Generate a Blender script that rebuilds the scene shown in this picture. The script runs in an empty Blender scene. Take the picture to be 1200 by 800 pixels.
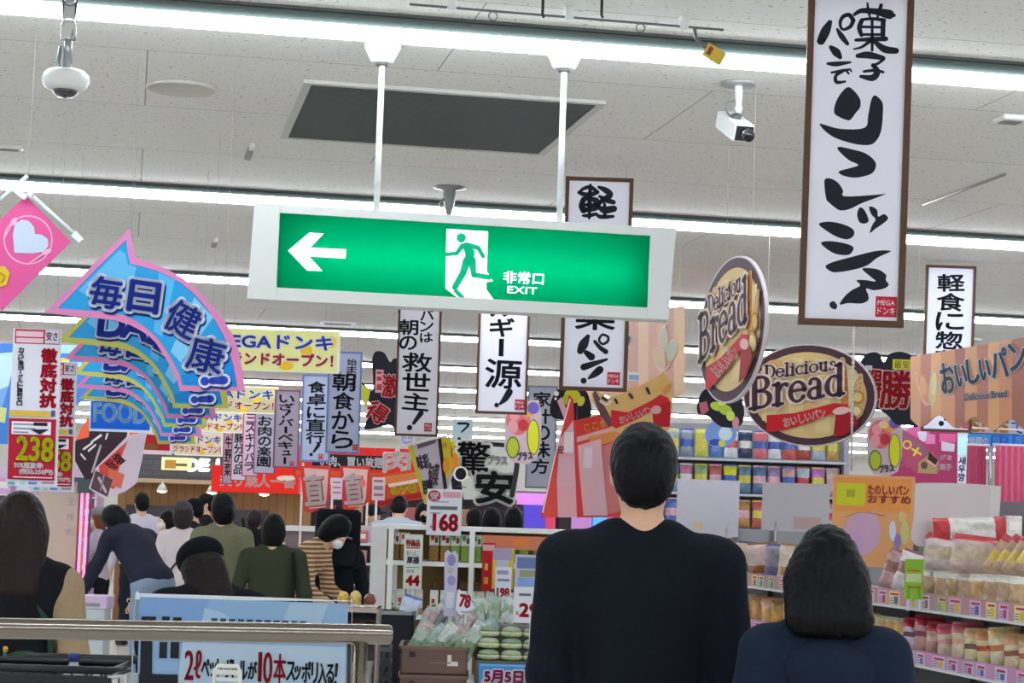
import bpy, bmesh, math, random
import numpy as np
from mathutils import Vector, Matrix
from mathutils.geometry import tessellate_polygon
random.seed(7)
SC = bpy.context.scene
COL = SC.collection
PI = math.pi
# ---------------------------------------------------------------- camera, light, exposure
FPX = 2400.0          # focal length in pixels of the 1200x800 frame
EYE = 1.55            # lens height
CEIL = 2.95
YAW, PITCH, ROLL = math.radians(10.5), math.atan(203 / 2400), 0.033
F0 = Vector((math.sin(YAW), math.cos(YAW), 0)); R0 = Vector((math.cos(YAW), -math.sin(YAW), 0)); ZZ = Vector((0, 0, 1))
FW = F0 * math.cos(PITCH) + ZZ * math.sin(PITCH)
U0 = ZZ * math.cos(PITCH) - F0 * math.sin(PITCH)
RT = R0 * math.cos(ROLL) + U0 * math.sin(ROLL)
UP = U0 * math.cos(ROLL) - R0 * math.sin(ROLL)
CAM = Vector((0, 0, EYE))
cd = bpy.data.cameras.new('camera'); cam = bpy.data.objects.new('camera', cd); COL.objects.link(cam)
cd.sensor_width = 36; cd.lens = FPX * 36 / 1200; cd.clip_start = 0.05; cd.clip_end = 200
m3 = Matrix((RT, UP, -FW)).transposed()
cam.matrix_world = Matrix.Translation(CAM) @ m3.to_4x4()
SC.camera = cam
w = bpy.data.worlds.new('world'); SC.world = w; w.use_nodes = True
w.node_tree.nodes['Background'].inputs[0].default_value = (0.8, 0.85, 0.9, 1)
w.node_tree.nodes['Background'].inputs[1].default_value = 0.3
LAMP = 20.0           # radiance of the ceiling light diffusers
TUBE = 15.0           # tube inside the exit sign
SC.view_settings.view_transform = 'Standard'; SC.view_settings.look = 'None'
SC.view_settings.gamma = 1; SC.view_settings.use_curve_mapping = False
SC.view_settings.exposure = 0.55
SC.cycles.max_bounces = 7; SC.cycles.diffuse_bounces = 4; SC.cycles.transparent_max_bounces = 8
SC.cycles.sample_clamp_indirect = 6

def dirp(px, py): return FW + RT * ((px - 600) / FPX) + UP * ((400 - py) / FPX)
def P(px, py, D): return CAM + dirp(px, py) * D
def PZ(px, py, z):
    d = dirp(px, py); return CAM + d * ((z - EYE) / d.z)
def PX(px, py, x):
    d = dirp(px, py); return CAM + d * (x / d.x)
def PY(px, py, y):
    d = dirp(px, py); return CAM + d * (y / d.y)
def hor(px): return 603 + ROLL * (px - 600)

# ---------------------------------------------------------------- materials
def lin(h):
    h = h.lstrip('#'); o = []
    for i in (0, 2, 4):
        c = int(h[i:i + 2], 16) / 255
        o.append(c / 12.92 if c <= 0.04045 else ((c + 0.055) / 1.055) ** 2.4)
    return (*o, 1)
_M = {}
def mat(h, rough=0.6, metal=0.0, var=0.06, nscale=30.0, bump=0.0, alpha=1.0, emit=0.0, coat=0.0, trans=0.0):
    key = (h, rough, metal, var, nscale, bump, alpha, emit, coat, trans)
    if key in _M: return _M[key]
    m = bpy.data.materials.new('surface_' + h.strip('#')); m.use_nodes = True
    nt = m.node_tree; b = nt.nodes['Principled BSDF']; L = nt.links.new
    tc = nt.nodes.new('ShaderNodeTexCoord')
    n = nt.nodes.new('ShaderNodeTexNoise'); n.inputs['Scale'].default_value = nscale; n.inputs['Detail'].default_value = 3
    L(tc.outputs['Object'], n.inputs['Vector'])
    mx = nt.nodes.new('ShaderNodeMix'); mx.data_type = 'RGBA'
    c = lin(h)
    mx.inputs[6].default_value = tuple(max(0, x * (1 - var)) for x in c[:3]) + (1,)
    mx.inputs[7].default_value = tuple(min(1, x * (1 + var)) for x in c[:3]) + (1,)
    L(n.outputs['Fac'], mx.inputs[0]); L(mx.outputs[2], b.inputs['Base Color'])
    b.inputs['Roughness'].default_value = rough; b.inputs['Metallic'].default_value = metal
    b.inputs['Alpha'].default_value = alpha
    b.inputs['Coat Weight'].default_value = coat
    b.inputs['Transmission Weight'].default_value = trans
    b.inputs['Specular IOR Level'].default_value = .5 if rough < .5 else .15
    if bump:
        bp = nt.nodes.new('ShaderNodeBump'); bp.inputs['Strength'].default_value = bump; bp.inputs['Distance'].default_value = 0.01
        L(n.outputs['Fac'], bp.inputs['Height']); L(bp.outputs['Normal'], b.inputs['Normal'])
    if emit:
        b.inputs['Emission Color'].default_value = c; b.inputs['Emission Strength'].default_value = emit
    _M[key] = m; return m
def cloth(h, bump=0.25, ns=60): return mat(h, 0.9, 0, 0.12, ns, bump)
def paper(h): return mat(h, 0.55, 0, 0.02, 12)
def plast(h, r=0.35): return mat(h, r, 0, 0.04, 20)
def film(h): return mat(h, 0.2, 0, 0.38, 42, 0.35)
steel = mat('#b9b2a8', 0.22, 1.0, 0.04, 15)
chrome = mat('#d5d8da', 0.15, 1.0, 0.03, 15)

# ---------------------------------------------------------------- mesh builder
_G = {}
def glyph(s, off=0.0):
    k = (s, off)
    if k in _G: return _G[k]
    c = bpy.data.curves.new('writing', 'FONT'); c.body = s; c.resolution_u = 3; c.offset = off
    o = bpy.data.objects.new('writing', c); COL.objects.link(o)
    dg = bpy.context.evaluated_depsgraph_get()
    me = bpy.data.meshes.new_from_object(o.evaluated_get(dg))
    v = [(p.co.x, p.co.y) for p in me.vertices]; f = [tuple(p.vertices) for p in me.polygons]
    if v:
        x0 = min(p[0] for p in v); x1 = max(p[0] for p in v); y0 = min(p[1] for p in v); y1 = max(p[1] for p in v)
        v = [((p[0] - x0) / max(1e-6, x1 - x0) - .5, (p[1] - y0) / max(1e-6, y1 - y0) - .5) for p in v]
        asp = (x1 - x0) / max(1e-6, y1 - y0)
    else: asp = 1
    bpy.data.objects.remove(o); bpy.data.curves.remove(c); bpy.data.meshes.remove(me)
    _G[k] = (v, f, asp); return _G[k]
class MB:
    def __init__(s, fmap=None): s.v = []; s.f = []; s.mi = []; s.sm = []; s.mats = []; s.cur = 0; s.map = fmap; s.T = None; s.k = 0
    def m(s, mt):
        if isinstance(mt, str): mt = paper(mt)
        if mt not in s.mats: s.mats.append(mt)
        s.cur = s.mats.index(mt); return s
    def add(s, vs, fs, smooth=False):
        n = len(s.v)
        if s.T is not None: vs = [tuple(s.T @ Vector(p)) for p in vs]
        s.v += [tuple(p) for p in vs]
        for f in fs: s.f.append(tuple(i + n for i in f)); s.mi.append(s.cur); s.sm.append(smooth)
        return s
    def box(s, x0, x1, y0, y1, z0, z1):
        return s.add([(x, y, z) for z in (z0, z1) for y in (y0, y1) for x in (x0, x1)],
                     [(0, 2, 3, 1), (4, 5, 7, 6), (0, 1, 5, 4), (2, 6, 7, 3), (0, 4, 6, 2), (1, 3, 7, 5)])
    def rbox(s, x0, x1, y0, y1, z0, z1, r=0.01, n=3):
        # box rounded in plan (vertical edges) with small top and bottom chamfer
        pts = []
        r = min(r, (x1 - x0) / 2.01, (y1 - y0) / 2.01)
        for cx, cy, a0 in ((x1 - r, y1 - r, 0), (x0 + r, y1 - r, 90), (x0 + r, y0 + r, 180), (x1 - r, y0 + r, 270)):
            for i in range(n + 1):
                a = math.radians(a0 + 90 * i / n); pts.append((cx + r * math.cos(a), cy + r * math.sin(a)))
        cx, cy = (x0 + x1) / 2, (y0 + y1) / 2; h = min(r * .5, (z1 - z0) * .3)
        def ring(k, z): return [(cx + (p[0] - cx) * k, cy + (p[1] - cy) * k, z) for p in pts]
        kk = 1 - 2 * h / max(1e-5, max(x1 - x0, y1 - y0))
        rs = [ring(kk, z0), ring(1, z0 + h), ring(1, z1 - h), ring(kk, z1)]
        N = len(pts); v = sum(rs, []); f = []
        for j in range(3):
            for i in range(N): f.append((j * N + i, j * N + (i + 1) % N, (j + 1) * N + (i + 1) % N, (j + 1) * N + i))
        f.append(tuple(range(N - 1, -1, -1))); f.append(tuple(range(3 * N, 4 * N)))
        return s.add(v, f)
    def tube(s, pts, r, n=8, cap=True):
        pts = [Vector(p) for p in pts]; N = len(pts)
        rr = r if isinstance(r, (list, tuple)) else [r] * N
        v = []; f = []; prev = None
        for i, p in enumerate(pts):
            d = (pts[min(i + 1, N - 1)] - pts[max(i - 1, 0)])
            if d.length < 1e-9: d = Vector((0, 0, 1))
            d.normalize()
            if prev is None:
                a = d.orthogonal().normalized()
            else:
                a = prev - d * prev.dot(d)
                a = a.normalized() if a.length > 1e-6 else d.orthogonal().normalized()
            prev = a; b = d.cross(a)
            for j in range(n):
                t = 2 * PI * j / n; v.append(p + (a * math.cos(t) + b * math.sin(t)) * rr[i])
        for i in range(N - 1):
            for j in range(n): f.append((i * n + j, i * n + (j + 1) % n, (i + 1) * n + (j + 1) % n, (i + 1) * n + j))
        if cap: f.append(tuple(range(n - 1, -1, -1))); f.append(tuple(range((N - 1) * n, N * n)))
        return s.add(v, f, True)
    def lathe(s, prof, c=(0, 0, 0), n=20, sx=1, sy=1):
        v = []; f = []
        for r, z in prof:
            for j in range(n):
                t = 2 * PI * j / n; v.append((c[0] + r * math.cos(t) * sx, c[1] + r * math.sin(t) * sy, c[2] + z))
        for i in range(len(prof) - 1):
            for j in range(n): f.append((i * n + j, i * n + (j + 1) % n, (i + 1) * n + (j + 1) % n, (i + 1) * n + j))
        f.append(tuple(range(n - 1, -1, -1))); f.append(tuple(range((len(prof) - 1) * n, len(prof) * n)))
        return s.add(v, f, True)
    def ell(s, c, r, n=14, rings=9):
        prof = [(math.sin(PI * i / rings), -math.cos(PI * i / rings)) for i in range(rings + 1)]
        v = []; f = []
        for a, z in prof:
            a = max(a, 0.001)
            for j in range(n):
                t = 2 * PI * j / n; v.append((c[0] + r[0] * a * math.cos(t), c[1] + r[1] * a * math.sin(t), c[2] + r[2] * z))
        for i in range(rings):
            for j in range(n): f.append((i * n + j, i * n + (j + 1) % n, (i + 1) * n + (j + 1) % n, (i + 1) * n + j))
        return s.add(v, f, True)
    # ---- sign work: pixel outlines taken onto the board's own plane
    def pt(s, p, y):
        if s.map: x, z = s.map(p[0], p[1])
        else: x, z = p
        return (x, y, z)
    def poly(s, pts, y0, y1):
        n = len(pts); a = [s.pt(p, y0) for p in pts]; b = [s.pt(p, y1) for p in pts]
        tri = tessellate_polygon([[Vector((p[0], p[2], 0)) for p in a]])
        f = [tuple(t) for t in tri] + [tuple(i + n for i in t) for t in tri]
        f += [(i, (i + 1) % n, n + (i + 1) % n, n + i) for i in range(n)]
        return s.add(a + b, f)
    def ly(s): s.k += 1; return -0.0004 * s.k
    def flat(s, pts, y=None):
        if y is None: y = s.ly()
        a = [s.pt(p, y) for p in pts]
        tri = tessellate_polygon([[Vector((p[0], p[2], 0)) for p in a]])
        return s.add(a, [tuple(t) for t in tri])
    def rect(s, x0, y0, x1, y1, y=None): return s.flat(rq(x0, y0, x1, y1), y)
    def disc(s, cx, cy, rx, ry=None, y=None, n=18, rot=0):
        ry = ry or rx; c, q = math.cos(rot), math.sin(rot)
        return s.flat([(cx + rx * math.cos(2 * PI * i / n) * c - ry * math.sin(2 * PI * i / n) * q, cy + rx * math.cos(2 * PI * i / n) * q + ry * math.sin(2 * PI * i / n) * c) for i in range(n)], y)
    def stroke(s, pts, y=None, smooth=True, caps=True):
        if y is None: y = s.ly()
        p = [tuple(map(float, q)) for q in pts]
        if smooth and len(p) > 2:
            o = []
            for i in range(len(p) - 1):
                a, b, c, d = p[max(i - 1, 0)], p[i], p[i + 1], p[min(i + 2, len(p) - 1)]
                for j in range(5):
                    t = j / 5
                    o.append(tuple(.5 * (2 * b[k] + (c[k] - a[k]) * t + (2 * a[k] - 5 * b[k] + 4 * c[k] - d[k]) * t * t + (3 * b[k] - a[k] - 3 * c[k] + d[k]) * t ** 3) for k in range(3)))
            p = o + [p[-1]]
        L = []; Rr = []
        for i in range(len(p)):
            a, b = p[max(i - 1, 0)], p[min(i + 1, len(p) - 1)]
            dx, dy = b[0] - a[0], b[1] - a[1]; l = math.hypot(dx, dy) or 1
            nx, ny = -dy / l, dx / l; h = max(.1, p[i][2]) / 2
            L.append((p[i][0] + nx * h, p[i][1] + ny * h)); Rr.append((p[i][0] - nx * h, p[i][1] - ny * h))
        n = len(p)
        s.add([s.pt(q, y) for q in L + Rr], [(i, i + 1, n + i + 1, n + i) for i in range(n - 1)])
        if caps:
            for q in (p if n <= 4 else (p[0], p[-1])): s.disc(q[0], q[1], max(.1, q[2]) / 2, y=y, n=10)
        return s
    def text(s, t, cx, cy, wd, ht, rot=ROLL, off=0.012, bold=0, y=None, shear=0):
        if y is None: y = s.ly()
        if t == '!':
            X = lambda a, q: (cx + a * math.cos(rot) - q * math.sin(rot), cy + a * math.sin(rot) + q * math.cos(rot))
            r = wd * .5 + bold
            a, e, g = X(0, -ht * .45), X(0, ht * .12), X(0, ht * .42)
            s.stroke([(a[0], a[1], 2 * r), (e[0], e[1], 1.5 * r)], y); return s.disc(g[0], g[1], r, y=y)
        v, f, asp = glyph(t, 0.0)
        c, q = math.cos(rot), math.sin(rot)
        nb = 8 if bold < 2.2 else 16
        offs = [(0, 0)] if not bold else [(bold * math.cos(2 * PI * i / nb), bold * math.sin(2 * PI * i / nb)) for i in range(nb)]
        for ox, oy in offs:
            a = []
            for x, z in v:
                X, Y = x * wd + shear * z * ht, -z * ht
                a.append(s.pt((cx + X * c - Y * q + ox, cy + X * q + Y * c + oy), y))
            s.add(a, f)
        return s
    def vtext(s, t, cx, y0, y1, wd, off=0.01, bold=0, jit=0, lean=ROLL, rot=ROLL):
        n = len(t); h = (y1 - y0) / n; y = s.ly(); ym = (y0 + y1) / 2
        for i, ch in enumerate(t):
            cy = y0 + h * (i + .5); x = cx - lean * (cy - ym)
            r = rot + (random.uniform(-jit, jit) if jit else 0); k = 1 + (random.uniform(-jit, jit) if jit else 0)
            small = ch in 'っゃゅょッャュョ'
            if ch in 'ー〜': s.text(ch, x, cy, h * .8, wd * .16, r + PI / 2, off, bold, y)
            elif ch in '!！':
                s.stroke([(x + wd * .22, cy - h * .42, wd * .2), (x - wd * .05, cy + h * .1, wd * .12)], y); s.disc(x - wd * .2, cy + h * .32, wd * .1, y=y)
            elif ch in '、。': s.text(ch, x + wd * .3, cy - h * .25, wd * .2, h * .2, r, off, bold, y)
            elif small: s.text(ch, x + wd * .1, cy, wd * .6 * k, h * .6, r, off, bold, y)
            else: s.text(ch, x, cy, wd * k, h * .9 * k, r, off, bold, y)
        return s
    def build(s, name, parent=None, loc=None, normals=True):
        me = bpy.data.meshes.new(name); me.from_pydata(s.v, [], s.f)
        for mt in s.mats: me.materials.append(mt)
        me.polygons.foreach_set('material_index', s.mi); me.polygons.foreach_set('use_smooth', s.sm)
        if normals:
            bm = bmesh.new(); bm.from_mesh(me); bmesh.ops.recalc_face_normals(bm, faces=bm.faces); bm.to_mesh(me); bm.free()
        o = bpy.data.objects.new(name, me); COL.objects.link(o)
        if parent is not None: o.parent = parent
        if loc is not None: o.location = loc
        return o
def curvy(p, n=5):
    o = []; N = len(p)
    for i in range(N):
        a, b, c, d = p[i - 1], p[i], p[(i + 1) % N], p[(i + 2) % N]
        for j in range(n):
            t = j / n
            o.append(tuple(.5 * (2 * b[k] + (c[k] - a[k]) * t + (2 * a[k] - 5 * b[k] + 4 * c[k] - d[k]) * t * t + (3 * b[k] - a[k] - 3 * c[k] + d[k]) * t ** 3) for k in range(2)))
    return o
def rq(x0, y0, x1, y1):
    cx, cy = (x0 + x1) / 2, (y0 + y1) / 2
    return [(x - ROLL * (y - cy), y + ROLL * (x - cx)) for x, y in ((x0, y0), (x1, y0), (x1, y1), (x0, y1))]
def tag(o, label, cat, group=None):
    o['label'] = label; o['category'] = cat
    if group: o['group'] = group
    return o
def thing(name, label, cat, loc=(0, 0, 0), rotz=0, group=None):
    o = bpy.data.objects.new(name, None); COL.objects.link(o); o.location = loc; o.rotation_euler = (0, 0, rotz)
    o.empty_display_size = .1
    return tag(o, label, cat, group)
def struct(mb, name):
    o = mb.build(name); o['kind'] = 'structure'; return o
def dup(root, loc, rot=None, label=None, group=None, scale=None):
    r = root.copy(); COL.objects.link(r); r.location = loc
    if rot is not None: r.rotation_euler = rot
    if scale is not None: r.scale = scale
    if label: r['label'] = label
    if group: r['group'] = group
    for ch in list(root.children):
        c = ch.copy(); COL.objects.link(c); c.parent = r
        for g in list(ch.children):
            d = g.copy(); COL.objects.link(d); d.parent = c
    return r
ORD = 'first second third fourth fifth sixth seventh eighth ninth tenth eleventh twelfth thirteenth fourteenth fifteenth sixteenth'.split()
class Board:
    """A flat hanging or standing sign on its own vertical plane; outlines are read off the photograph onto that plane."""
    def __init__(s, name, label, cat, pl, pr, group=None):
        A = P(*pl); B = P(*pr)
        u = B - A; u.z = 0; u.normalize()
        s.o = (A + B) / 2; s.u = u; s.n = Vector((-u.y, u.x, 0))      # n points away from the lens
        s.root = thing(name, label, cat, s.o, math.atan2(u.y, u.x), group)
        s.mb = MB(s.L)
    def L(s, px, py):
        d = dirp(px, py); t = (s.o - CAM).dot(s.n) / d.dot(s.n)
        q = CAM + d * t - s.o; return (q.dot(s.u), q.z)
    def W(s, px, py):
        x, z = s.L(px, py); return s.o + s.u * x + ZZ * z
    def cords(s, pts, r=0.0005, col='#a9a7a2'):
        for p in pts:
            x, z = s.L(*p); MB().m(plast(col)).tube([(x, 0.003, z - 0.01), (x, 0.003, CEIL - s.o.z)], r, 6).build('cord', s.root)
        return s
    def pole(s, px, py, z0=0.0, r=0.006, col='#d8d8d8', y=0.012, name='pole'):
        x, z = s.L(px, py); MB().m(plast(col)).tube([(x, y, z), (x, y, z0 - s.o.z)], r, 8).build(name, s.root); return s
    def done(s, name='panel'): s.mb.build(name, s.root); return s
def prints(mb, lst):
    for p in lst:
        k = p[0]
        if k == 't': mb.m(p[6]).text(p[1], p[2], p[3], p[4], p[5], *p[7:])
        elif k == 'v': mb.m(p[6]).vtext(p[1], p[2], p[3], p[4], p[5], *p[7:])
        elif k == 'p': mb.m(p[2]).flat(p[1])
        elif k == 'r': mb.m(p[5]).rect(*p[1:5])
        elif k == 's': mb.m(p[2]).stroke(p[1])
        elif k == 'c': mb.m(p[4]).disc(p[1], p[2], p[3])
        elif k == 'e': mb.m(p[5]).disc(p[1], p[2], p[3], p[4], rot=p[6] if len(p) > 6 else 0)
        elif k == 'b': mb.m(p[6]).text(p[1], p[2], p[3], p[4], p[5], p[8] if len(p) > 8 else ROLL, .012, p[7])
def card(name, label, cat, q, D, col, pr=(), cords=(), pole=None, th=0.006, group=None, D2=None, hang=True, frame=None, shape=None, edge=None):
    """A flat printed card. q = (x0,y0,x1,y1); hangs from the ceiling unless a pole carries it."""
    x0, y0, x1, y1 = q; cy = (y0 + y1) / 2
    b = Board(name, label, cat, (x0, cy, D), (x1, cy, D2 or D), group)
    pts = shape or rq(x0, y0, x1, y1)
    b.mb.m(col).poly(pts, 0, th)
    prints(b.mb, pr)
    b.done()
    if frame:
        fc, fw = frame; f = MB(b.L).m(mat(fc, .5))
        o = rq(x0, y0, x1, y1); i = rq(x0 + fw, y0 + fw, x1 - fw, y1 - fw)
        for k in range(4): f.poly([o[k], o[(k + 1) % 4], i[(k + 1) % 4], i[k]], -0.008, th + .004)
        f.build('frame', b.root)
    if pole: b.pole(pole[0], pole[1], *(pole[2:] if len(pole) > 2 else ()))
    elif hang:
        b.cords(cords or [(x0 + (x1 - x0) * .12, y0 + 1), (x1 - (x1 - x0) * .12, y0 + 2)])
    return b
# ================================================================ the room
X0, X1, Y0, Y1 = -9.0, 19.0, -9.0, 40.0
# floor: pale vinyl tile
fm = bpy.data.materials.new('vinyl_floor'); fm.use_nodes = True
nt = fm.node_tree; b = nt.nodes['Principled BSDF']
tc = nt.nodes.new('ShaderNodeTexCoord'); br = nt.nodes.new('ShaderNodeTexBrick')
br.offset = 0; br.inputs['Scale'].default_value = 1; br.inputs['Brick Width'].default_value = .45; br.inputs['Row Height'].default_value = .45
br.inputs['Mortar Size'].default_value = .004
br.inputs['Color1'].default_value = lin('#e9e5dd'); br.inputs['Color2'].default_value = lin('#e1dcd3'); br.inputs['Mortar'].default_value = lin('#b3ada2')
nt.links.new(tc.outputs['Object'], br.inputs['Vector']); nt.links.new(br.outputs['Color'], b.inputs['Base Color']); b.inputs['Roughness'].default_value = .3
struct(MB().m(fm).box(X0, X1, Y0, Y1, -.1, 0), 'floor')
# ceiling: mineral-fibre panels, pitted
cm = bpy.data.materials.new('fibre_ceiling'); cm.use_nodes = True
nt = cm.node_tree; b = nt.nodes['Principled BSDF']
tc = nt.nodes.new('ShaderNodeTexCoord'); br = nt.nodes.new('ShaderNodeTexBrick')
br.offset = .5; br.inputs['Scale'].default_value = 1; br.inputs['Brick Width'].default_value = 1.82; br.inputs['Row Height'].default_value = .91
br.inputs['Mortar Size'].default_value = .0022
br.inputs['Color1'].default_value = lin('#efeeea'); br.inputs['Color2'].default_value = lin('#ebeae6'); br.inputs['Mortar'].default_value = lin('#a09c95')
vo = nt.nodes.new('ShaderNodeTexNoise'); vo.inputs['Scale'].default_value = 60; vo.inputs['Detail'].default_value = 2
rp = nt.nodes.new('ShaderNodeValToRGB'); rp.color_ramp.elements[0].position = .635; rp.color_ramp.elements[1].position = .71
rp.color_ramp.elements[0].color = (1, 1, 1, 1); rp.color_ramp.elements[1].color = (.38, .38, .38, 1)
mx = nt.nodes.new('ShaderNodeMix'); mx.data_type = 'RGBA'; mx.blend_type = 'MULTIPLY'; mx.inputs[0].default_value = 1
L = nt.links.new
L(tc.outputs['Object'], br.inputs['Vector']); L(tc.outputs['Object'], vo.inputs['Vector']); L(vo.outputs['Fac'], rp.inputs[0])
L(br.outputs['Color'], mx.inputs[6]); L(rp.outputs[0], mx.inputs[7]); L(mx.outputs[2], b.inputs['Base Color']); b.inputs['Roughness'].default_value = .9
struct(MB().m(cm).box(X0, X1, Y0, Y1, CEIL, CEIL + .1), 'ceiling')
wm = mat('#d9d4cc', .8, 0, .04, 4)
struct(MB().m(wm).box(X0, X1, Y1, Y1 + .1, 0, CEIL), 'wall_back')
struct(MB().m(wm).box(X0, X1, Y0 - .1, Y0, 0, CEIL), 'wall_front')
struct(MB().m(wm).box(X0 - .1, X0, Y0, Y1, 0, CEIL), 'wall_left')
struct(MB().m(wm).box(X1, X1 + .1, Y0, Y1, 0, CEIL), 'wall_right')
# ---------------------------------------------------------------- rows of ceiling lights
YL = PZ(600, 52, CEIL - .03).y; SP = (PZ(600, 435.5, CEIL - .03).y - YL) / 4
dif = mat('#eef6ff', .5, emit=LAMP); tray = mat('#47504d', 1.0, 0, .02); tray.node_tree.nodes['Principled BSDF'].inputs['Specular IOR Level'].default_value = 0; edge = mat('#6a6d6e', .9)
wh = ['nearest the camera above the exit sign', 'second from the front, crossing behind the exit sign top', 'third from the front, level with the exit sign', 'fourth from the front, just under the exit sign']
for k in range(-3, 10):
    y = YL + SP * k
    t = thing('ceiling_light', 'continuous white ceiling strip light, ' + (wh[k] if 0 <= k < 4 else ORD[k] + ' row from the front' if k > 0 else ORD[-1 - k] + ' row behind the lens'), 'ceiling light', (5, y, CEIL), 0, 'rows of ceiling strip lights')
    xa, xb = X0 + .6 - 5, X1 - .6 - 5
    m = MB().m(tray).box(xa, xb, -.14, .05, -.012, -.001); m.m(edge).box(xa, xb, -.144, -.14, -.008, -.001)
    m.build('tray', t)
    MB().m(dif).box(xa + .02, xb - .02, -.016, .018, -.049, -.012).build('diffuser', t)
# return-air grille
g = [PZ(x, y, CEIL) for x, y in ((365, 96), (702, 119), (630, 176), (337, 159))]
gx0, gx1 = (g[0].x + g[3].x) / 2, (g[1].x + g[2].x) / 2; gy0, gy1 = (g[0].y + g[1].y) / 2, (g[2].y + g[3].y) / 2
t = thing('ceiling_vent', 'dark grey return air grille set in the ceiling above the exit sign', 'vent', ((gx0 + gx1) / 2, (gy0 + gy1) / 2, CEIL))
wv, hv = (gx1 - gx0) / 2, (gy1 - gy0) / 2
f = MB().m(mat('#c9c8c2', .4)); e = .028
f.box(-wv - e, wv + e, -hv - e, -hv, -.012, 0).box(-wv - e, wv + e, hv, hv + e, -.012, 0).box(-wv - e, -wv, -hv, hv, -.012, 0).box(wv, wv + e, -hv, hv, -.012, 0).build('frame', t)
MB().m(mat('#565c5b', .7)).box(-wv, wv, -hv, hv, -.003, -.001).build('backing', t)
lm = MB().m(mat('#6a706f', .5)); n = 60
for i in range(n):
    yy = -hv + 2 * hv * (i + .5) / n; lm.box(-wv, wv, yy - .0035, yy + .0035, -.011, -.003)
lm.build('louvre', t)
# ceiling fittings
def ring(px, py, r, label):
    q = PZ(px, py, CEIL); t = thing('speaker_cover', label, 'ceiling speaker', q)
    MB().m(mat('#d4d0c8', .7)).lathe([(r, 0), (r, -.006), (r * .93, -.012), (r * .9, -.008), (.001, -.008)], n=32).build('cover', t)
ring(213, 102, .12, 'round off-white ceiling speaker cover between the dome camera and the vent')
def sens(px, py, label, wx=.1, wy=.05, col='#e2e2de', rz=0):
    q = PZ(px, py, CEIL); t = thing('ceiling_plate', label, 'ceiling fitting', q, rz)
    MB().m(plast(col)).rbox(-wx, wx, -wy, wy, -.018, 0, .01).build('plate', t)
    MB().m(mat('#8b8a86', .6)).rbox(-wx * .75, wx * .75, -wy * .6, wy * .6, -.021, -.017, .006).build('inset', t)
sens(6, 170, 'small white rectangular plate on the ceiling at far left', .07, .03)
sens(1184, 137, 'small square inspection plate on the ceiling right of the tall banner', .045, .05)
sens(396, 377, 'pale ceiling downlight plate below the exit sign left end', .13, .05, '#fafafa')
sens(1135, 396, 'slim white ceiling plate right of the small framed banner', .09, .05, '#f2f0ec')
for px, py, lb in ((293, 176, 'slim dark strip clip fixed to the ceiling left of the vent'), (252, 283, 'short dark clip on the ceiling left of the exit sign')):
    q = PZ(px, py, CEIL); t = thing('ceiling_clip', lb, 'clip', q)
    MB().m(plast('#5b5c5c')).rbox(-.012, .012, -.1, .16, -.014, 0, .006).build('clip_base', t)
    MB().m(plast('#eceae6')).rbox(-.011, .011, -.17, -.1, -.02, 0, .006).build('end_tab', t)
# metal channel strips along the ceiling joints
for (a, b2, lb) in (((1082, 239), (1178, 203), 'thin metal joint strip running back over the right ceiling'), ((1015, 188), (1180, 188), None)):
    if not lb: continue
    q = PZ(*a, CEIL); r = PZ(*b2, CEIL); t = thing('ceiling_strip', lb, 'ceiling strip', q)
    d = r - q; MB().m(mat('#a6a29b', .4, .6)).tube([(0, 0, -.004), tuple(d + Vector((0, 0, -.004)))], .006, 6).build('strip', t)
# rail with clips near the front of the ceiling
qa, qb = PZ(480, 5, CEIL - .03), PZ(848, 35, CEIL - .03)
t = thing('hanging_rail', 'thin grey rail clipped under the ceiling at the top of the photo', 'rail', qa)
d = qb - qa; MB().m(mat('#77797a', .4, .5)).tube([(0, 0, 0), tuple(d)], .0035, 8).build('rod', t)
for fx in (.13, .5, .87):
    c = d * fx; k = MB().m(plast('#eef0f0')); k.rbox(c.x - .012, c.x + .012, c.y - .012, c.y + .012, c.z - .008, c.z + .03, .004); k.build('clip', t)
for fx, in ((.26,), (.73,)):
    c = d * fx; MB().m(mat('#8c8f90', .4, .5)).tube([(c.x + .012 * math.cos(a * PI / 8), c.y, c.z - .014 + .012 * math.sin(a * PI / 8)) for a in range(17)], .002, 6).build('ring', t)
q = qa + d * .905
t = thing('ribbon_tag', 'yellow tag on a twisted grey cord tied to the ceiling rail', 'tag', q)
MB().m(plast('#6d6a72')).tube([(0, 0, 0), (.004, 0, -.03), (.02, -.003, -.045), (.034, 0, -.055)], .005, 6).build('string', t)
k = MB().m(mat('#d6b84a', .6, var=.2)); k.T = Matrix.Translation((.036, 0, -.05)) @ Matrix.Rotation(.5, 4, 'Y'); k.rbox(0, .06, -.004, .004, -.028, .012, .003); k.m(mat('#8a4a3a')).box(.008, .02, -.006, -.004, -.02, .004); k.build('tag_card', t)
# two dark hanging hooks at the top edge
for px, y1 in ((637, 9), (706, 14)):
    q = PZ(px, -20, CEIL)
    t = thing('ceiling_hook', 'short dark hook hanging from the ceiling above the right pole' if px < 650 else 'short dark hook hanging from the ceiling right of the right pole', 'hook', q)
    zz = -.085
    MB().m(mat('#3a3d3e', .5)).tube([(0, 0, 0), (0, 0, zz), (.004, 0, zz - .008)], .004, 8).build('shank', t)
    MB().m(mat('#3a3d3e', .5)).lathe([(.012, 0), (.012, -.006), (.004, -.01)]).build('base', t)
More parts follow.
